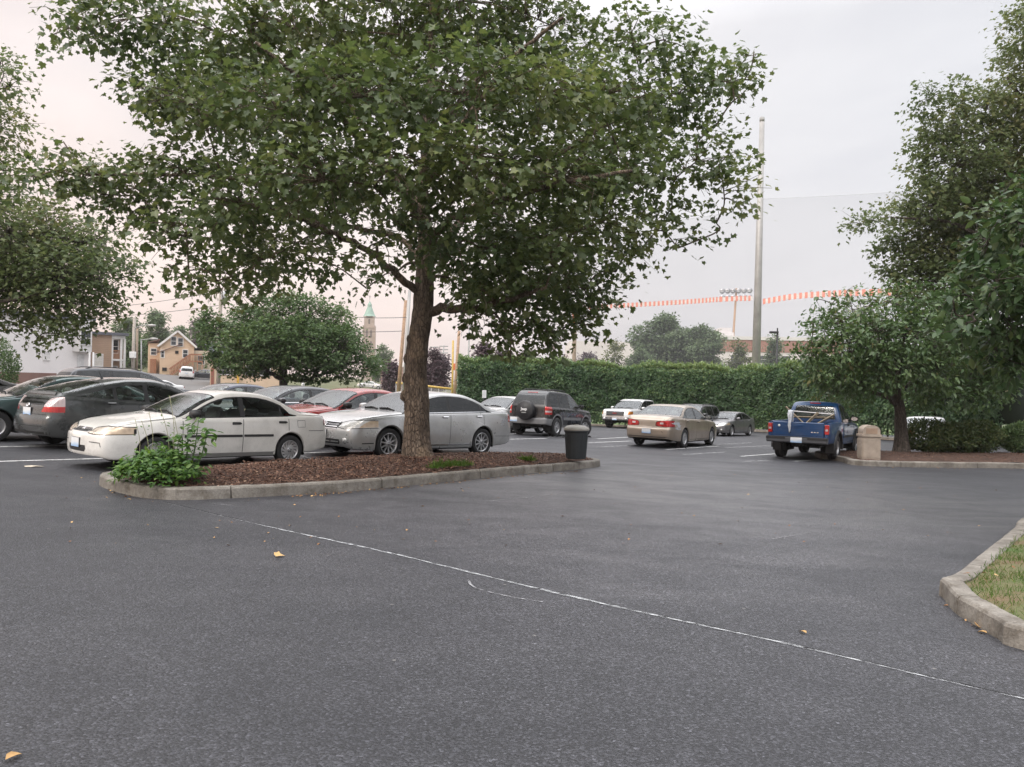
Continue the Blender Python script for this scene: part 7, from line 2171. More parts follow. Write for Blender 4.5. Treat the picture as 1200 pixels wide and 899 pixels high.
def make_poles():
    wood = simple_mat('pole_wood', (.26, .205, .155), .85, var=.3, scale=4); steel = simple_mat('galvanised_steel', (.36, .35, .335), .5, metal=.3, var=.15, scale=1.5); grey = simple_mat('grey_paint', (.33, .33, .32), .6)
    dark = simple_mat('dark_bronze', (.025, .025, .026), .5); orange = simple_mat('orange_plastic', (.62, .17, .07), .6); yellow = simple_mat('yellow_cap', (.50, .34, .08), .6); wire = simple_mat('wire', (.05, .05, .052), .7); white = MT['white']
    rust = simple_mat('orange_brown_wood', (.36, .24, .16), .85, var=.3, scale=5)
    # tall pole of the ball net
    tall, tb, tt = pole('net_pole', 'very tall pale steel pole rising behind the hedge', 'pole', 886, 430, 893, 143, 60, .36, .19, steel, n=16)
    tubes('cap', grey, tall, [([tt, tt + Vector((0, 0, .35))], .2)])
    # net on both sides of it, with its striped marker tape
    nm, t, out = newmat('ball_netting')
    tr = t.add('ShaderNodeBsdfTransparent'); df = t.add('ShaderNodeBsdfDiffuse', ins={'Color': c4((.30, .31, .34))}); ms = t.add('ShaderNodeMixShader', ins={0: .17, 1: tr.outputs[0], 2: df.outputs[0]}); t.link(ms.outputs[0], out.inputs[0])
    red = simple_mat('tape_red', (.74, .30, .24), .6); wh = simple_mat('tape_white', (.72, .66, .63), .6)
    def net(label, A, B, tape, n=24):
        """A,B lists of (px, py top, d)"""
        root = empty('ball_net', at(A[0], 470, A[2]), label=label, cat='net'); O = root.location
        mb = MB(); vs = []; fs = []
        for i in range(n + 1):
            u = i / n; px = A[0] + (B[0] - A[0]) * u; py = A[1] + (B[1] - A[1]) * u + 10 * 4 * u * (1 - u) * .4; d = A[2] + (B[2] - A[2]) * u
            top = at(px, py, d); bt = Vector((top.x, top.y, gz(top.x, top.y) + 1.0)); vs += [top - O, bt - O]
        for i in range(n): fs.append((2 * i, 2 * i + 1, 2 * i + 3, 2 * i + 2))
        mb._add(vs, fs, False); mb.build('mesh', nm, root)
        tubes('top_rope', simple_mat('net_rope', (.55, .56, .58), .8), root, [([Vector(v) + O for v in vs[::2]], .012)], 5)
    net('faint grey ball net right of the tall pole', (893, 233, 60), (1240, 206, 52), None)
    net('faint grey ball net left of the tall pole', (889, 243, 60), (676, 268, 62), None)
    def tape(label, pts, h0, h1, d0, d1, period):
        P = [at(px, py, d0 + (d1 - d0) * i / (len(pts) - 1)) for i, (px, py) in enumerate(pts)]; P = resample(catmull(P, 12), period)
        o = MB(); n = len(P); O = P[0]
        for i in range(n - 1):
            h = h0 + (h1 - h0) * i / n; o.mi = i % 2; up = Vector((0, 0, h / 2 * (1 if i % 2 == 0 else .72)))
            a, b = P[i] - O, P[i + 1] - O; t = Vector((0, .02, 0))
            o._add([a - up - t, b - up - t, b + up - t, a + up - t, a - up + t, b - up + t, b + up + t, a + up + t], [(0, 1, 2, 3), (7, 6, 5, 4), (3, 2, 6, 7), (0, 4, 5, 1)], False)
        tag(o.build('marker_tape', [red, wh], None, O), label, 'tape')
    tape('red and white striped tape strung to the left of the tall pole', [(680, 360.5), (740, 357.5), (800, 354), (850, 350.5), (882, 349.5)], .34, .42, 61, 59.6, .16)
    tape('red and white striped tape strung to the right of the tall pole', [(894, 353.5), (930, 347.5), (970, 344.5), (1010, 343), (1070, 342)], .44, .50, 59.6, 55, .22)
    # field lights
    r, b, t = pole('floodlight_mast', 'distant mast carrying two rows of floodlights', 'floodlight', 857, 430, 863, 338, 170, .30, .22, rust)
    mb = MB(); q = MB(); O = r.location
    for row in (340, 347.5):
        a = at(843, row + .4, 170) - O; c = at(880, row - .2, 170) - O; mb.tube([a, c], .09, 6)
        for k in range(6):
            p = a.lerp(c, (k + .4) / 5.8); q.lathe([(.001, .0), (.32, .08), (.60, .38), (.62, .42), (.001, .40)], 12, orient(p + Vector((0, -.3, -.1)), (1, 0, 0), (0, -.9, -.35)))
    mb.build('crossbar', grey, r); q.build('floodlight', simple_mat('lamp_reflector', (.5, .5, .52), .3, metal=.5), r)
    for (px, py, lab) in ((508, 406, 'small far floodlight mast left of the yellow foul pole'), (519, 405, 'small far floodlight mast nearest the yellow foul pole')):
        r, b, t = pole('floodlight_mast', lab, 'floodlight', px, 440, px + 1, py, 230, .22, .18, grey); O = r.location; mb = MB()
        for k in range(3): mb.tube([t - O + Vector((-1.3, 0, -.2 - k * 1.0)), t - O + Vector((1.3, 0, -.2 - k * 1.0))], .16, 5)
        mb.build('lamp_rack', grey, r)
    # dark lamp post behind the hedge
    r, b, t = pole('lamp_post', 'dark square-headed lamp post behind the hedge right of the tall pole', 'street lamp', 910, 432, 911, 390, 56, .075, .065, dark)
    O = r.location; mb = MB(); mb.box(t - O + Vector((-.55, -.16, -.05)), t - O + Vector((.05, .16, .10)), bev=.02); mb.build('lamp_head', dark, r)
    tubes('photocell', dark, r, [([t + Vector((0, 0, .1)), t + Vector((0, 0, .35))], .05)])
    # poles around the field
    pole('utility_pole', 'leaning wooden pole just left of the big tree trunk', 'pole', 467, 458, 475.5, 352, 62, .17, .12, rust)
    r, b, t = pole('steel_pole', 'pale steel pole beside the leaning wooden pole', 'pole', 473.5, 458, 480, 340, 60, .16, .12, steel)
    pole('utility_pole', 'orange-brown wooden pole right of the yellow foul pole', 'pole', 535, 432, 538, 388, 66, .15, .12, rust)
    r, b, t = pole('steel_pole', 'thin grey pole with an orange sleeve behind the left end of the hedge', 'pole', 548.5, 432, 550.5, 372, 70, .09, .07, grey)
    tubes('orange_sleeve', orange, r, [([b.lerp(t, .18), b.lerp(t, .40)], .13)])
    pole('utility_pole', 'short dark brown pole above the middle of the hedge', 'pole', 649, 432, 649.5, 398, 66, .16, .14, simple_mat('dark_pole', (.13, .105, .10), .85))
    r, b, t = pole('utility_pole', 'tan wooden pole with an orange band above the hedge', 'pole', 672.5, 432, 674, 362, 62, .17, .15, wood)
    tubes('orange_band', orange, r, [([b.lerp(t, .86), b.lerp(t, .97)], .20)])
    # yellow foul pole and the yellow-capped fence
    r, b, t = pole('foul_pole', 'thin yellow foul pole at the left end of the hedge', 'pole', 530, 463, 531, 399, 68, .10, .08, yellow)
    fence('yellow-capped chain-link field fence left of the hedge', at(464, 462, 70), at(531, 462, 68.5), 1.85, 9, grey, yellow)
    fence('yellow-capped chain-link fence of the field beyond the right end of the hedge', at(1172, 500, 52), at(1260, 502, 50), 3.0, 5, grey, yellow)
    o = MB(); p = at(533.5, 430, 67); o.box((-.16, -.05, -.3), (.16, .05, .3), bev=.02); sg = tag(o.build('orange_sign', orange, None, p), 'small orange panel on the foul pole above the hedge end', 'sign')
    # street lamps on the left
    r, b, t = pole('utility_pole', 'wooden street pole with a lamp arm and a white box, left of the yellow house', 'pole', 155.5, 438, 157.5, 372, 84, .20, .15, simple_mat('grey_wood', (.36, .32, .28), .85, var=.2))
    O = r.location; tubes('lamp_arm', grey, r, [(catmull([at(157.3, 386, 84), at(164, 382, 83.6), at(172, 381, 83.4), at(176, 381.3, 83.3)], 4), .05)])
    mb = MB(); mb.lathe([(.001, -.5), (.12, -.42), (.15, 0), (.10, .4), (.001, .45)], 10, orient(at(178, 381.5, 83.3) - O, (0, 0, 1), (1, 0, 0))); mb.build('lamp_head', steel, r)
    mb = MB(); c = at(155.5, 416, 83.6) - O; mb.box(c + Vector((-.3, -.2, -.35)), c + Vector((.3, .2, .35)), bev=.04); mb.build('meter_box', white, r)
    r, b, t = pole('lamp_post', 'thin grey street lamp beside the wooden street pole', 'street lamp', 165.5, 437, 165.5, 398, 84.5, .09, .07, grey)
    O = r.location; tubes('lamp_arm', grey, r, [(catmull([t, at(169, 398, 84.3), at(178, 397, 84.1)], 4), .05)])
    mb = MB(); mb.lathe([(.001, -.45), (.12, -.38), (.15, 0), (.10, .4), (.001, .45)], 10, orient(at(180.5, 397.2, 84.1) - O, (0, 0, 1), (1, 0, 0))); mb.build('lamp_head', steel, r)
    pole('utility_pole', 'slim wooden pole close behind the wooden street pole', 'pole', 160, 438, 161, 385, 90, .14, .12, wood)
    # pole with transformer behind the bushy tree
    r, b, t = pole('utility_pole', 'wooden pole with a transformer and crossarm above the bushy tree', 'pole', 256, 440, 259, 338, 72, .20, .15, simple_mat('grey_wood_b', (.33, .29, .25), .85, var=.2))
    O = r.location; mb = MB(); mb.lathe([(.001, -.5), (.26, -.48), (.28, 0), (.26, .42), (.10, .5), (.001, .5)], 14, Matrix.Translation(at(263, 348, 71.6) - O)); mb.build('transformer', simple_mat('transformer_grey', (.42, .43, .44), .6), r)
    a = at(250, 344, 72); c = at(268, 342, 72); tubes('crossarm', wood, r, [([a, c], .07)]); mb = MB()
    for k in range(4):
        p = a.lerp(c, k / 3) - O; mb.lathe([(.03, 0), (.05, .06), (.04, .14), (.001, .18)], 8, Matrix.Translation(p + Vector((0, 0, .06))))
    mb.build('insulator', white, r)
    for i, (A, B, s, lab) in enumerate(((at(250, 343, 72), at(-60, 362, 95), 1.0, 'upper overhead wire running left from the transformer pole'), (at(268, 341.5, 72), at(478, 372, 60), .8, 'upper overhead wire running right from the transformer pole to the steel pole'), (at(256, 358, 72), at(-60, 366, 95), 1.0, 'lower overhead wire running left from the transformer pole'), (at(259, 376, 72), at(161, 388, 90), .5, 'low overhead wire from the transformer pole to the street poles'), (at(262, 377, 72), at(474, 388, 62), .4, 'lower overhead wire running right towards the leaning pole'))):
        o = MB(); o.tube([p - A for p in sag(A, B, s)], .022, 5); tag(o.build('overhead_wire', wire, None, A), lab, 'wire')
    # small sign by the hedge
    r, b, t = pole('sign_post', 'small white sign on a dark post in front of the hedge', 'sign', 566.5, 495, 567, 457, 46, .03, .03, dark)
    O = r.location; mb = MB(); c = at(567.5, 462, 45.95) - O; m = Matrix.Translation(c) @ Matrix.Rotation(R(38), 4, 'Z'); mb.box((-.15, -.012, -.23), (.15, .012, .23), m, bev=.01); mb.build('panel', white, r)
    pole('white_post', 'short white post under the bushy tree', 'post', 355, 452, 355, 440, 52, .09, .09, white)

def fence(label, A, B, h, n, grey, yellow):
    A = A.copy(); B = B.copy(); A.z = gz(A.x, A.y); B.z = gz(B.x, B.y)
    root = empty('field_fence', A, label=label, cat='fence'); d = B - A
    if 'chain' not in MT:
        m, t, out = newmat('chain_link'); tc = t.add('ShaderNodeTexCoord')
        tr = t.add('ShaderNodeBsdfTransparent'); df = t.add('ShaderNodeBsdfDiffuse', ins={'Color': c4((.36, .36, .36))}); ms = t.add('ShaderNodeMixShader', ins={0: .42, 1: tr.outputs[0], 2: df.outputs[0]}); t.link(ms.outputs[0], out.inputs[0]); MT['chain'] = m
    mb = MB(); mb.quad(Vector((0, 0, .03)), d + Vector((0, 0, .03)), d + Vector((0, 0, h)), Vector((0, 0, h))); mb.build('wire_mesh', MT['chain'], root)
    for i in range(n):
        p = d * (i / (n - 1)); q = MB(); q.tube([p, p + Vector((0, 0, h + .02))], .045, 8); q.build('post', grey, root)
    q = MB(); q.tube([Vector((0, 0, h + .05)), d + Vector((0, 0, h + .05))], .10, 10); q.build('top_cap', yellow, root)

# ------------------------------------------------------------------ buildings
def wall_mat(name, col, lap=0.0, var=.10, brick=False):
    m, t, out = newmat(name); tc = t.add('ShaderNodeTexCoord'); P = tc.outputs['Object']
    n = t.add('ShaderNodeTexNoise', ins={'Vector': P, 'Scale': .6, 'Detail': 6.0, 'Roughness': .6})
    c = ramp(t, n.outputs['Fac'], [(.3, tuple(x * (1 - var * 1.4) for x in col)), (.7, tuple(min(1, x * (1 + var)) for x in col))])
    s = t.add('ShaderNodeBsdfPrincipled', ins={'Roughness': .85})
    if brick:
        b = t.add('ShaderNodeTexBrick', ins={'Vector': P, 'Scale': 4.0, 'Color1': c4(tuple(x * .85 for x in col)), 'Color2': c4(tuple(x * 1.15 for x in col)), 'Mortar': c4((.4, .36, .33))})
        mx = t.add('ShaderNodeMixRGB', ins={0: .5, 1: c, 2: b.outputs[0]}); c = mx.outputs[0]
    if lap:
        sp = t.add('ShaderNodeSeparateXYZ', ins={0: P}); ml = t.add('ShaderNodeMath', operation='MULTIPLY', ins={0: sp.outputs[2], 1: 1 / lap}); fr = t.add('ShaderNodeMath', operation='FRACT', ins={0: ml.outputs[0]})
        bp = t.add('ShaderNodeBump', ins={'Strength': .9, 'Distance': .03, 'Height': fr.outputs[0]}); t.link(bp.outputs[0], s.inputs['Normal'])
    t.link(c, s.inputs['Base Color']); t.link(s.outputs[0], out.inputs[0]); return m

def xat(H, px):
    """distance along the front of a building under a picture column"""
    lo, hi = 0.0, H.w
    c, s = math.cos(H.root.rotation_euler.z), math.sin(H.root.rotation_euler.z)
    for _ in range(40):
        m = (lo + hi) / 2; p = H.root.location + Vector((c * m, s * m, 1.5))
        if pix(p)[0] < px: lo = m
        else: hi = m
    return lo

class House:
    """local axes: x along the front, y into the depth, z up"""
    def __init__(s, name, label, pl, pr, d, dr=None, base=None):
        a = at(pl[0], pl[1], d); b = at(pr[0], pr[1], dr or d); a.z = b.z = min(gz(a.x, a.y), gz(b.x, b.y)) if base is None else base
        s.w = (b - a).length; s.root = empty(name, a, math.atan2(b.y - a.y, b.x - a.x), label=label, cat='building'); s.z0 = a.z
    def z(s, px, py, d): return at(px, py, d).z - s.z0
    def window(s, x, z, w, h, frame, glass, y=0.0, name='window', t=.10):
        m = MB(); 
        for lo, hi in (((x - w / 2 - t, y - .07, z - h / 2 - t), (x - w / 2, y + .02, z + h / 2 + t)), ((x + w / 2, y - .07, z - h / 2 - t), (x + w / 2 + t, y + .02, z + h / 2 + t)), ((x - w / 2, y - .07, z + h / 2), (x + w / 2, y + .02, z + h / 2 + t)), ((x - w / 2, y - .09, z - h / 2 - t), (x + w / 2, y + .02, z - h / 2)), ((x - w / 2, y - .05, z - .03), (x + w / 2, y + .02, z + .03))): m.box(lo, hi)
        f = m.build(name, frame, s.root); g = MB(); g.box((x - w / 2, y - .025, z - h / 2), (x + w / 2, y + .01, z + h / 2)); g.build('pane', glass, f)

def gable(mb, x0, x1, y0, y1, ze, zr, ov=.3, th=.15):
    """pitched roof, ridge along y"""
    xm = (x0 + x1) / 2
    for sx in (x0 - ov, x1 + ov):
        sl = (zr - ze) / (xm - x0); zz = ze - ov * sl
        a = [Vector((sx, y0 - ov, zz)), Vector((xm, y0 - ov, zr)), Vector((xm, y1 + ov, zr)), Vector((sx, y1 + ov, zz))]
        up = Vector((0, 0, th)); mb._add(a + [v + up for v in a], [(0, 1, 2, 3), (4, 7, 6, 5), (0, 4, 5, 1), (1, 5, 6, 2), (2, 6, 7, 3), (3, 7, 4, 0)], False)

def make_buildings():
    gl = simple_mat('window_dark', (.035, .04, .045), .15, spec=.8); wh = simple_mat('white_trim', (.66, .64, .62), .6, var=.06); roofm = simple_mat('brown_shingle', (.16, .105, .085), .9, var=.25, scale=3); slate = simple_mat('slate_roof', (.11, .115, .135), .85, var=.2, scale=2)
    rust = simple_mat('brown_timber', (.30, .145, .085), .8, var=.2); dkd = simple_mat('dark_gap', (.03, .03, .03), .9)
    # white building
    H = House('white_building', 'long white building with a bay window behind the cars at the far left', (-190, 452), (106, 440), 62, 79); w = H.w; hz = H.z(90, 374, 77)
    mb = MB(); mb.box((0, 0, -.5), (w, 12, hz)); mb.build('wall', wall_mat('white_render', (.70, .665, .655), 0, .04), H.root)
    mb = MB(); mb.box((-.3, -.3, hz), (w + .3, 12.3, hz + .35)); mb.build('roof', slate, H.root)
    k = 1; X = lambda px: xat(H, px)
    mb = MB(); mb.box((0, -.06, -.4), (X(66), .02, H.z(40, 437, 76))); mb.build('plinth', wall_mat('red_brown_base', (.20, .115, .095)), H.root)
    zb0, zb1 = H.z(95, 411, 75), H.z(95, 386, 75)
    mb = MB(); mb.prism([(X(84), -.01), (X(87), -.8), (X(102), -.8), (X(106), -.01)], zb0, zb1 + 1.2); bay = mb.build('bay', wall_mat('bay_white', (.68, .66, .65), .22, .04), H.root)
    H.window(X(94.5), (zb0 + zb1) / 2 + .35, .95, 1.3, wh, gl, -.8)
    H.window(X(54), H.z(54, 417, 75), .5, .7, wh, simple_mat('pale_vent', (.6, .58, .57), .7))
    mb = MB(); mb.box((X(90), -.05, -.3), (X(98), .02, H.z(94, 414, 75))); d = mb.build('door', simple_mat('pale_door', (.58, .57, .57), .6), H.root)
    mb = MB()
    for x in (X(99.5), X(104)): mb.tube([Vector((x, -.75, -.3)), Vector((x, -.75, zb0))], .09, 8)
    mb.build('bay_post', wh, H.root)
    # tan house with the two-storey porch
    H = House('tan_house', 'tan two-storey house with a white open porch, right of the white building', (107, 440), (146, 439), 82, 84); w = H.w; X = lambda px: (px - 107) * w / 39; hz = H.z(120, 392, 82)
    tan = wall_mat('tan_siding', (.40, .275, .195), .2, .06)
    mb = MB(); mb.box((0, 0, -.5), (X(130), 10, hz)); mb.box((X(130) + .003, 2.2, -.5), (w, 10, hz - .02)); mb.build('wall', tan, H.root)
    mb = MB(); mb.box((-.3, -.3, hz), (w + .3, 10.3, hz + .3)); mb.build('roof', slate, H.root)
    zf = H.z(137, 421, 82); mb = MB()
    for z0_, z1_, nm_ in ((zf - .12, zf + .06, 'porch_deck'), (hz - .35, hz - .01, 'porch_ceiling'), (-.3, .1, 'porch_step')):
        mb = MB(); mb.box((X(130), 0, z0_), (w, 2.2, z1_)); mb.build(nm_, wh, H.root)
    for px in (130.7, 141.5, 145.6):
        mb = MB(); mb.box((X(px) - .11, .02, -.3), (X(px) + .11, .25, hz - .3)); mb.build('porch_post', wh, H.root)
    mb = MB()
    for k in range(11): mb.box((X(131.5) + k * (w - X(131.5)) / 11, .08, zf + .06), (X(131.5) + k * (w - X(131.5)) / 11 + .05, .12, zf + .95))
    mb.box((X(130.5), .05, zf + .95), (w, .15, zf + 1.03)); mb.build('railing', rust, H.root)
    H.window(X(136), zf - 1.4, .9, 1.3, wh, gl, 2.2); H.window(X(137), zf + 1.5, .9, 1.4, wh, gl, 2.2); H.window(X(115), H.z(115, 422, 82), .7, 1.2, wh, simple_mat('blind', (.58, .55, .5), .7))
    # yellow house
    H = House('yellow_house', 'pale yellow gabled house with brown outside stairs', (187, 441), (227, 440), 112, 114); w = H.w; X = lambda px: (px - 187) * w / 40; z = lambda py: H.z(207, py, 112)
    yel = wall_mat('yellow_siding', (.66, .49, .345), .2, .06); ze, zr = z(404), z(387.5)
    mb = MB(); mb.box((0, 0, -2), (w, 14, ze)); mb._add([Vector((0, 0, ze)), Vector((w, 0, ze)), Vector((w / 2, 0, zr)), Vector((0, 14, ze)), Vector((w, 14, ze)), Vector((w / 2, 14, zr))], [(0, 1, 2), (5, 4, 3)], False)
    mb.box((X(174), 3, -2), (-.003, 13, z(402))); mb.build('wall', yel, H.root)
    mb = MB(); gable(mb, 0, w, 0, 14, ze, zr); rf = mb.build('roof', roofm, H.root)
    mb = MB(); mb._add([Vector((X(173), 2.6, z(401.5))), Vector((0.0, 2.6, z(398))), Vector((.0, 13.4, z(398))), Vector((X(173), 13.4, z(401.5))), Vector((X(173), 2.6, z(400.5))), Vector((0.0, 2.6, z(396.5))), Vector((.0, 13.4, z(396.5))), Vector((X(173), 13.4, z(400.5)))], [(0, 1, 2, 3), (4, 7, 6, 5), (0, 4, 5, 1), (2, 6, 7, 3), (3, 7, 4, 0)], False); mb.build('side_roof', roofm, H.root)
    mb = MB()       # white verge boards
    for s_ in (1, -1):
        a = Vector((w / 2, -.36, zr + .02)); b = Vector((w / 2 + s_ * (w / 2 + .35), -.36, ze - .35 * (zr - ze) / (w / 2) + .0)); mb.box((0, -.03, -.14), ((b - a).length, .03, .14), orient(a, b - a, (0, 0, 1)))
    mb.build('verge_board', wh, rf)
    for px, py in ((202.5, 399.5), (210.5, 400.5)): H.window(X(px), z(py), .62, 1.15, wh, gl)
    H.window(X(216.5), z(414), .6, 1.1, wh, gl); H.window(X(206.5), z(412.5), .25, .25, dkd, dkd); H.window(X(192.5), z(433), .4, .3, dkd, dkd); H.window(X(190), z(415), .35, 1.0, wh, gl); H.window(X(180), z(412), .7, .9, wh, gl, 3.0)
    mb = MB(); mb.box((X(183), -.35, z(413)), (X(186), .0, z(411))); a = Vector((X(181), -.1, z(415))); b = Vector((X(213), -.1, z(402.5))); mb.box((0, -.12, -.06), ((b - a).length, .0, .06), orient(a, b - a, (0, 0, 1))); mb.build('drip_board', roofm, H.root)
    mb = MB(); mb.box((X(176), 1.5, -1.5), (X(183), 3, z(421))); mb.build('shed', rust, H.root)
    # outside stairs
    st = empty('outside_stairs', H.root.location, H.root.rotation_euler.z); st.parent = H.root; st.location = (0, 0, 0); st.rotation_euler = (0, 0, 0)
    bpy.data.objects.remove(st)
    mb = MB(); a = Vector((X(198), -1.6, z(441))); b = Vector((X(222), -1.6, z(423))); n = 14
    for y in (-1.6, -.5):
        for dz in (0, 1.0): mb.box((0, -.06, -.12), ((b - a).length, .06, .12), orient(a + Vector((0, y + 1.6, dz)), b - a, (0, 0, 1)))
        mb.box((0, -.06, -.10), (X(236) - X(222), .06, .10), Matrix.Translation(b + Vector((0, y + 1.6, 0)))); mb.box((0, -.06, -.10), (X(236) - X(222), .06, .10), Matrix.Translation(b + Vector((0, y + 1.6, 1.0))))
    for i in range(n):
        p = a.lerp(b, i / n); mb.box(p + Vector((0, .0, .05)), p + Vector((.34, 1.1, .12)))
        for y in (0, 1.1): mb.tube([p + Vector((.1, y, 0)), p + Vector((.1, y, 1.0))], .035, 5)
    for k in range(6):
        p = b + Vector(((X(236) - X(222)) * k / 5, 0, 0)); mb.tube([p, p + Vector((0, 0, 1))], .035, 5); mb.tube([p + Vector((0, 0, -.05)), Vector((p.x, p.y, -1))], .06, 5) if k % 2 else None
    mb.box(b + Vector((0, 0, -.02)), Vector((X(236), b.y + 1.1, b.z + .06))); mb.build('outside_stairs', rust, H.root)
    # grey roofed house behind it
    H = House('grey_house', 'slate-roofed house partly hidden behind the yellow house', (226, 437), (245, 436), 125); w = H.w; z = lambda py: H.z(235, py, 125)
    mb = MB(); mb.box((0, 0, -2), (w, 10, z(411))); mb.build('wall', wall_mat('cream_siding', (.55, .47, .38), .2), H.root); mb = MB(); gable(mb, 0, w, 0, 10, z(411), z(400)); mb.build('roof', slate, H.root); H.window(w * .5, z(422), 1.0, 1.3, wh, gl)
    # low tan shop
    H = House('low_building', 'low cream building with dark windows behind the bushy tree', (246, 449), (330, 448), 92, 95); w = H.w; X = lambda px: (px - 246) * w / 84; z = lambda py: H.z(285, py, 92)
    mb = MB(); mb.box((0, 0, -1.5), (w, 9, z(424))); mb.build('wall', wall_mat('cream_wall', (.58, .44, .31), 0, .06), H.root); mb = MB(); mb.box((-.2, -.3, z(424)), (w + .2, 9.2, z(422))); mb.build('roof', roofm, H.root)
    for px in (263, 275, 293, 310): H.window(X(px), z(434), 1.1, 1.0, wh, gl)
    mb = MB(); mb.box((X(278) - .12, -.35, -1), (X(278) + .12, -.1, z(430))); mb.build('yellow_post', simple_mat('yellow_post', (.6, .36, .05), .6), H.root)
    mb = MB(); mb.box((X(247), -.08, -1), (X(250.5), .02, z(432))); mb.build('door', simple_mat('red_brown_door', (.25, .09, .06), .6), H.root)
    # church tower
    d = 380; b = at(431.5, 455, d); b.z = 0; root = empty('church_tower', b, R(8), label='pale stone church tower with a green copper spire on the skyline', cat='tower'); st = wall_mat('pale_stone', (.40, .32, .27), 0, .1); cop = simple_mat('copper_green', (.25, .36, .30), .7, var=.15, scale=.5)
    z = lambda py: at(431.5, py, d).z; hw_ = 2.75
    mb = MB(); mb.box((-hw_, -hw_, -3), (hw_, hw_, z(384))); mb.box((-hw_ * .9, -hw_ * .9, z(384)), (hw_ * .9, hw_ * .9, z(371)))
    for sx in (-1, 1):
        for sy in (-1, 1): mb.box((sx * hw_ - .35, sy * hw_ - .35, -3), (sx * hw_ + .35, sy * hw_ + .35, z(382)))
    mb.box((-hw_ - .2, -hw_ - .2, z(385)), (hw_ + .2, hw_ + .2, z(384) + .12)); mb.build('tower', st, root)
    mb = MB(); zc = z(371); mb.lathe([(hw_ * 1.2, zc), (hw_ * 1.0, zc + .8), (hw_ * .55, z(362)), (hw_ * .42, z(360)), (hw_ * .40, z(357)), (.1, z(353)), (.06, z(351))], 8, Matrix.Rotation(R(22.5), 4, 'Z'), smooth=False); sp_ = mb.build('spire', cop, root)
    mb = MB(); zt = z(351); mb.tube([Vector((0, 0, zt)), Vector((0, 0, zt + 2.2))], .09, 5); mb.box((-.6, -.08, zt + 1.2), (.6, .08, zt + 1.4)); mb.build('cross', dkd, sp_)
    for (zz, hh, n) in ((z(377), 2.6, 1), (z(391), 4.0, 2), (z(403), 3.0, 2)):
        for k in range(n):
            x = 0 if n == 1 else (-1.0 + 2.0 * k); mb = MB(); y = -hw_ * (.9 if n == 1 else 1.0) - .06
            mb.prism([(-.45, -hh / 2), (.45, -hh / 2), (.45, hh * .3), (0, hh / 2), (-.45, hh * .3)], 0, .08, orient((x, y + .03, zz), (1, 0, 0), (0, -1, 0))); mb.build('belfry_opening', simple_mat('louvre', (.16, .13, .12), .8), root)
    # brick building
    H = House('brick_building', 'low red brick building at the foot of the church tower', (446, 453), (500, 452), 160); w = H.w; z = lambda py: H.z(457, py, 160)
    mb = MB(); mb.box((0, 0, -2), (w, 12, z(430))); mb.build('wall', wall_mat('red_brick', (.32, .12, .085), 0, .1, True), H.root); mb = MB(); mb.box((-.2, -.2, z(430)), (w + .2, 12.2, z(428.5))); mb.build('roof', wh, H.root); mb = MB(); mb.box((2, 3, z(428.5)), (5, 6, z(424))); mb.build('roof_unit', wh, H.root)
    # school building beyond the field
    H = House('school_building', 'long low building with a red brick band and white lower wall beyond the hedge', (670, 440), (985, 440), 150); w = H.w; X = lambda px: (px - 670) * w / 315; z = lambda py: H.z(880, py, 150)
    mb = MB(); mb.box((X(842), 0, -2), (w, 20, z(412.5))); mb.box((0, 6, -2), (X(842) - .003, 20, z(401))); mb.build('wall', wall_mat('white_block', (.66, .62, .60), 0, .05), H.root)
    mb = MB(); mb.box((X(842), -.12, z(412.5)), (w, 20, z(398.5))); mb.build('brick_band', wall_mat('band_brick', (.33, .16, .12), 0, .08, True), H.root)
    mb = MB(); mb.box((X(841.5), -.3, z(398.5)), (w + .2, 20.2, z(394.5))); mb.build('parapet', wh, H.root)
    mb = MB(); mb.box((X(842), 4, z(394.5)), (X(866), 12, z(388))); mb.box((X(852), 5, z(388)), (X(865), 10, z(382))); mb.build('roof_block', simple_mat('pale_grey_wall', (.6, .57, .56), .7), H.root)
    for px in (861, 868, 895, 921): H.window(X(px), z(421), 1.6, 1.4, wh, gl)

def make_haze():
    m, t, out = newmat('haze_air'); v = t.add('ShaderNodeVolumePrincipled', ins={'Color': c4((.90, .86, .85)), 'Density': .0003, 'Anisotropy': .2}); t.link(v.outputs[0], out.inputs['Volume'])
    o = MB(); o.box((-330, -60, -8), (330, 470, 62)); tag(o.build('haze', m), kind='stuff')

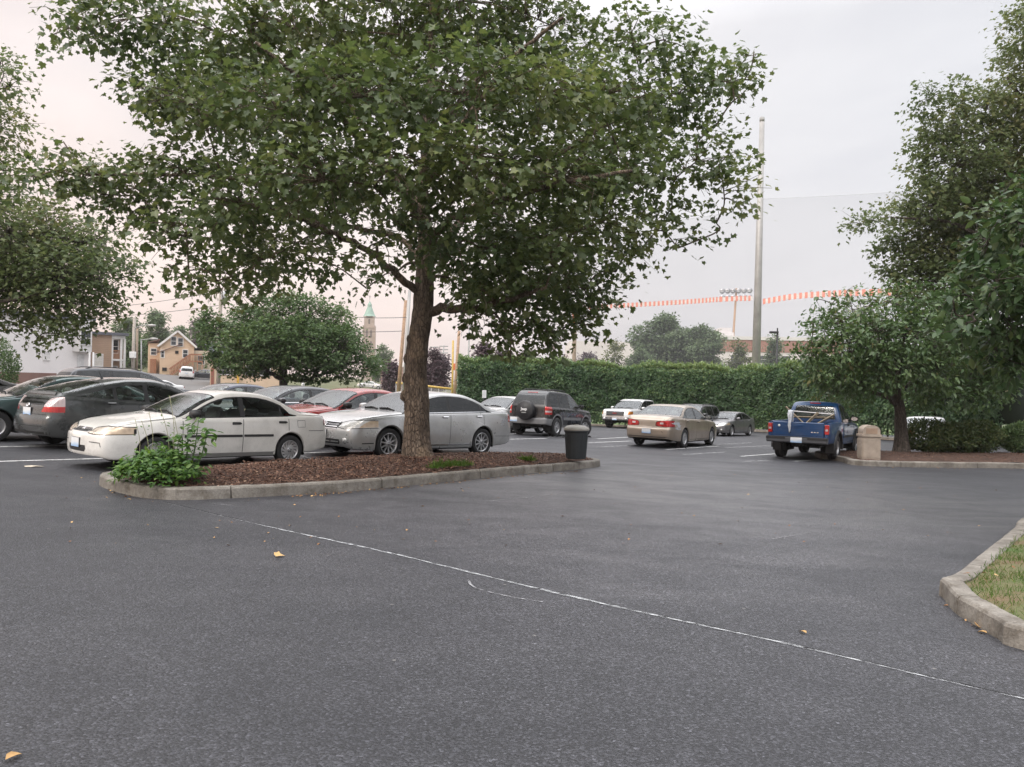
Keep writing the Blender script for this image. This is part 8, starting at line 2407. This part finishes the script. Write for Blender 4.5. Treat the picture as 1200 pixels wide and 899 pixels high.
def make_fallen():
    for (px, py, a, lab, s) in ((323, 653, .6, 'single tan fallen leaf on the dark asphalt left of the white seam', .085), (945, 744, 2.0, 'single pale orange fallen leaf lying near the right end of the seam', .07), (6, 894, 1.2, 'curled brown fallen leaf in the bottom left corner', .07), (1128, 718, .2, 'reddish fallen leaf at the foot of the near right kerb', .07), (1148, 737, 1.0, 'brown curled fallen leaf against the near right kerb', .08), (1157, 744, 2.2, 'bright tan fallen leaf lowest along the near right kerb', .07)):
        p = G(px, py); p.z += .012; pos = np.array([(0, 0, 0.0)]); d = np.array([(math.cos(a), math.sin(a), .15)]); n = np.array([(.15, -.2, 1.0)])
        o = leaf_cloud('fallen_leaf', pos, d, n, np.array([s]), 'maple' if s > .07 else 'oval', GM['dryleaf'], fold=.45, droop=.3, lv=np.array([rng.uniform(.6, .95)])); o.location = p; tag(o, lab, 'leaf')
    # flattened scrap of paper near the left cars
    p = G(38, 547); o = MB(); vs = [Vector((math.cos(k * .7) * .16 * rng.uniform(.7, 1.2), math.sin(k * .7) * .08 * rng.uniform(.7, 1.2), .006 + rng.random() * .01)) for k in range(9)]
    o._add(vs, [tuple(range(9))], False); o.build('paper_scrap', simple_mat('cream_paper', (.55, .48, .38), .8), None, p); tag(bpy.data.objects['paper_scrap'], 'flattened cream paper scrap on the asphalt below the dark grey hatchback', 'litter')
    rm = simple_mat('pale_asphalt', (.12, .115, .11), .9, var=.2, scale=.5)
    grid_sheet('road', [-95 + 3 * i for i in range(31)], [62 + 3 * i for i in range(17)], .03, rm)
    fm = grass_ground_mat('field_grass', (.07, .12, .03), (.12, .16, .05), .2)
    grid_sheet('sports_field', [-14 + 4 * i for i in range(24)], [57 + 4 * i for i in range(16)], .02, fm)
    grid_sheet('sports_field', [23.5 + 1.5 * i for i in range(18)], [33 + 1.6 * i for i in range(16)], .012, fm)
# ------------------------------------------------------------------ assembly
make_world(); car_mats(); car_extra_mats()
make_ground()
make_plants()
make_vehicles()
make_bins()
make_poles()
make_buildings()
make_fallen()
make_haze()
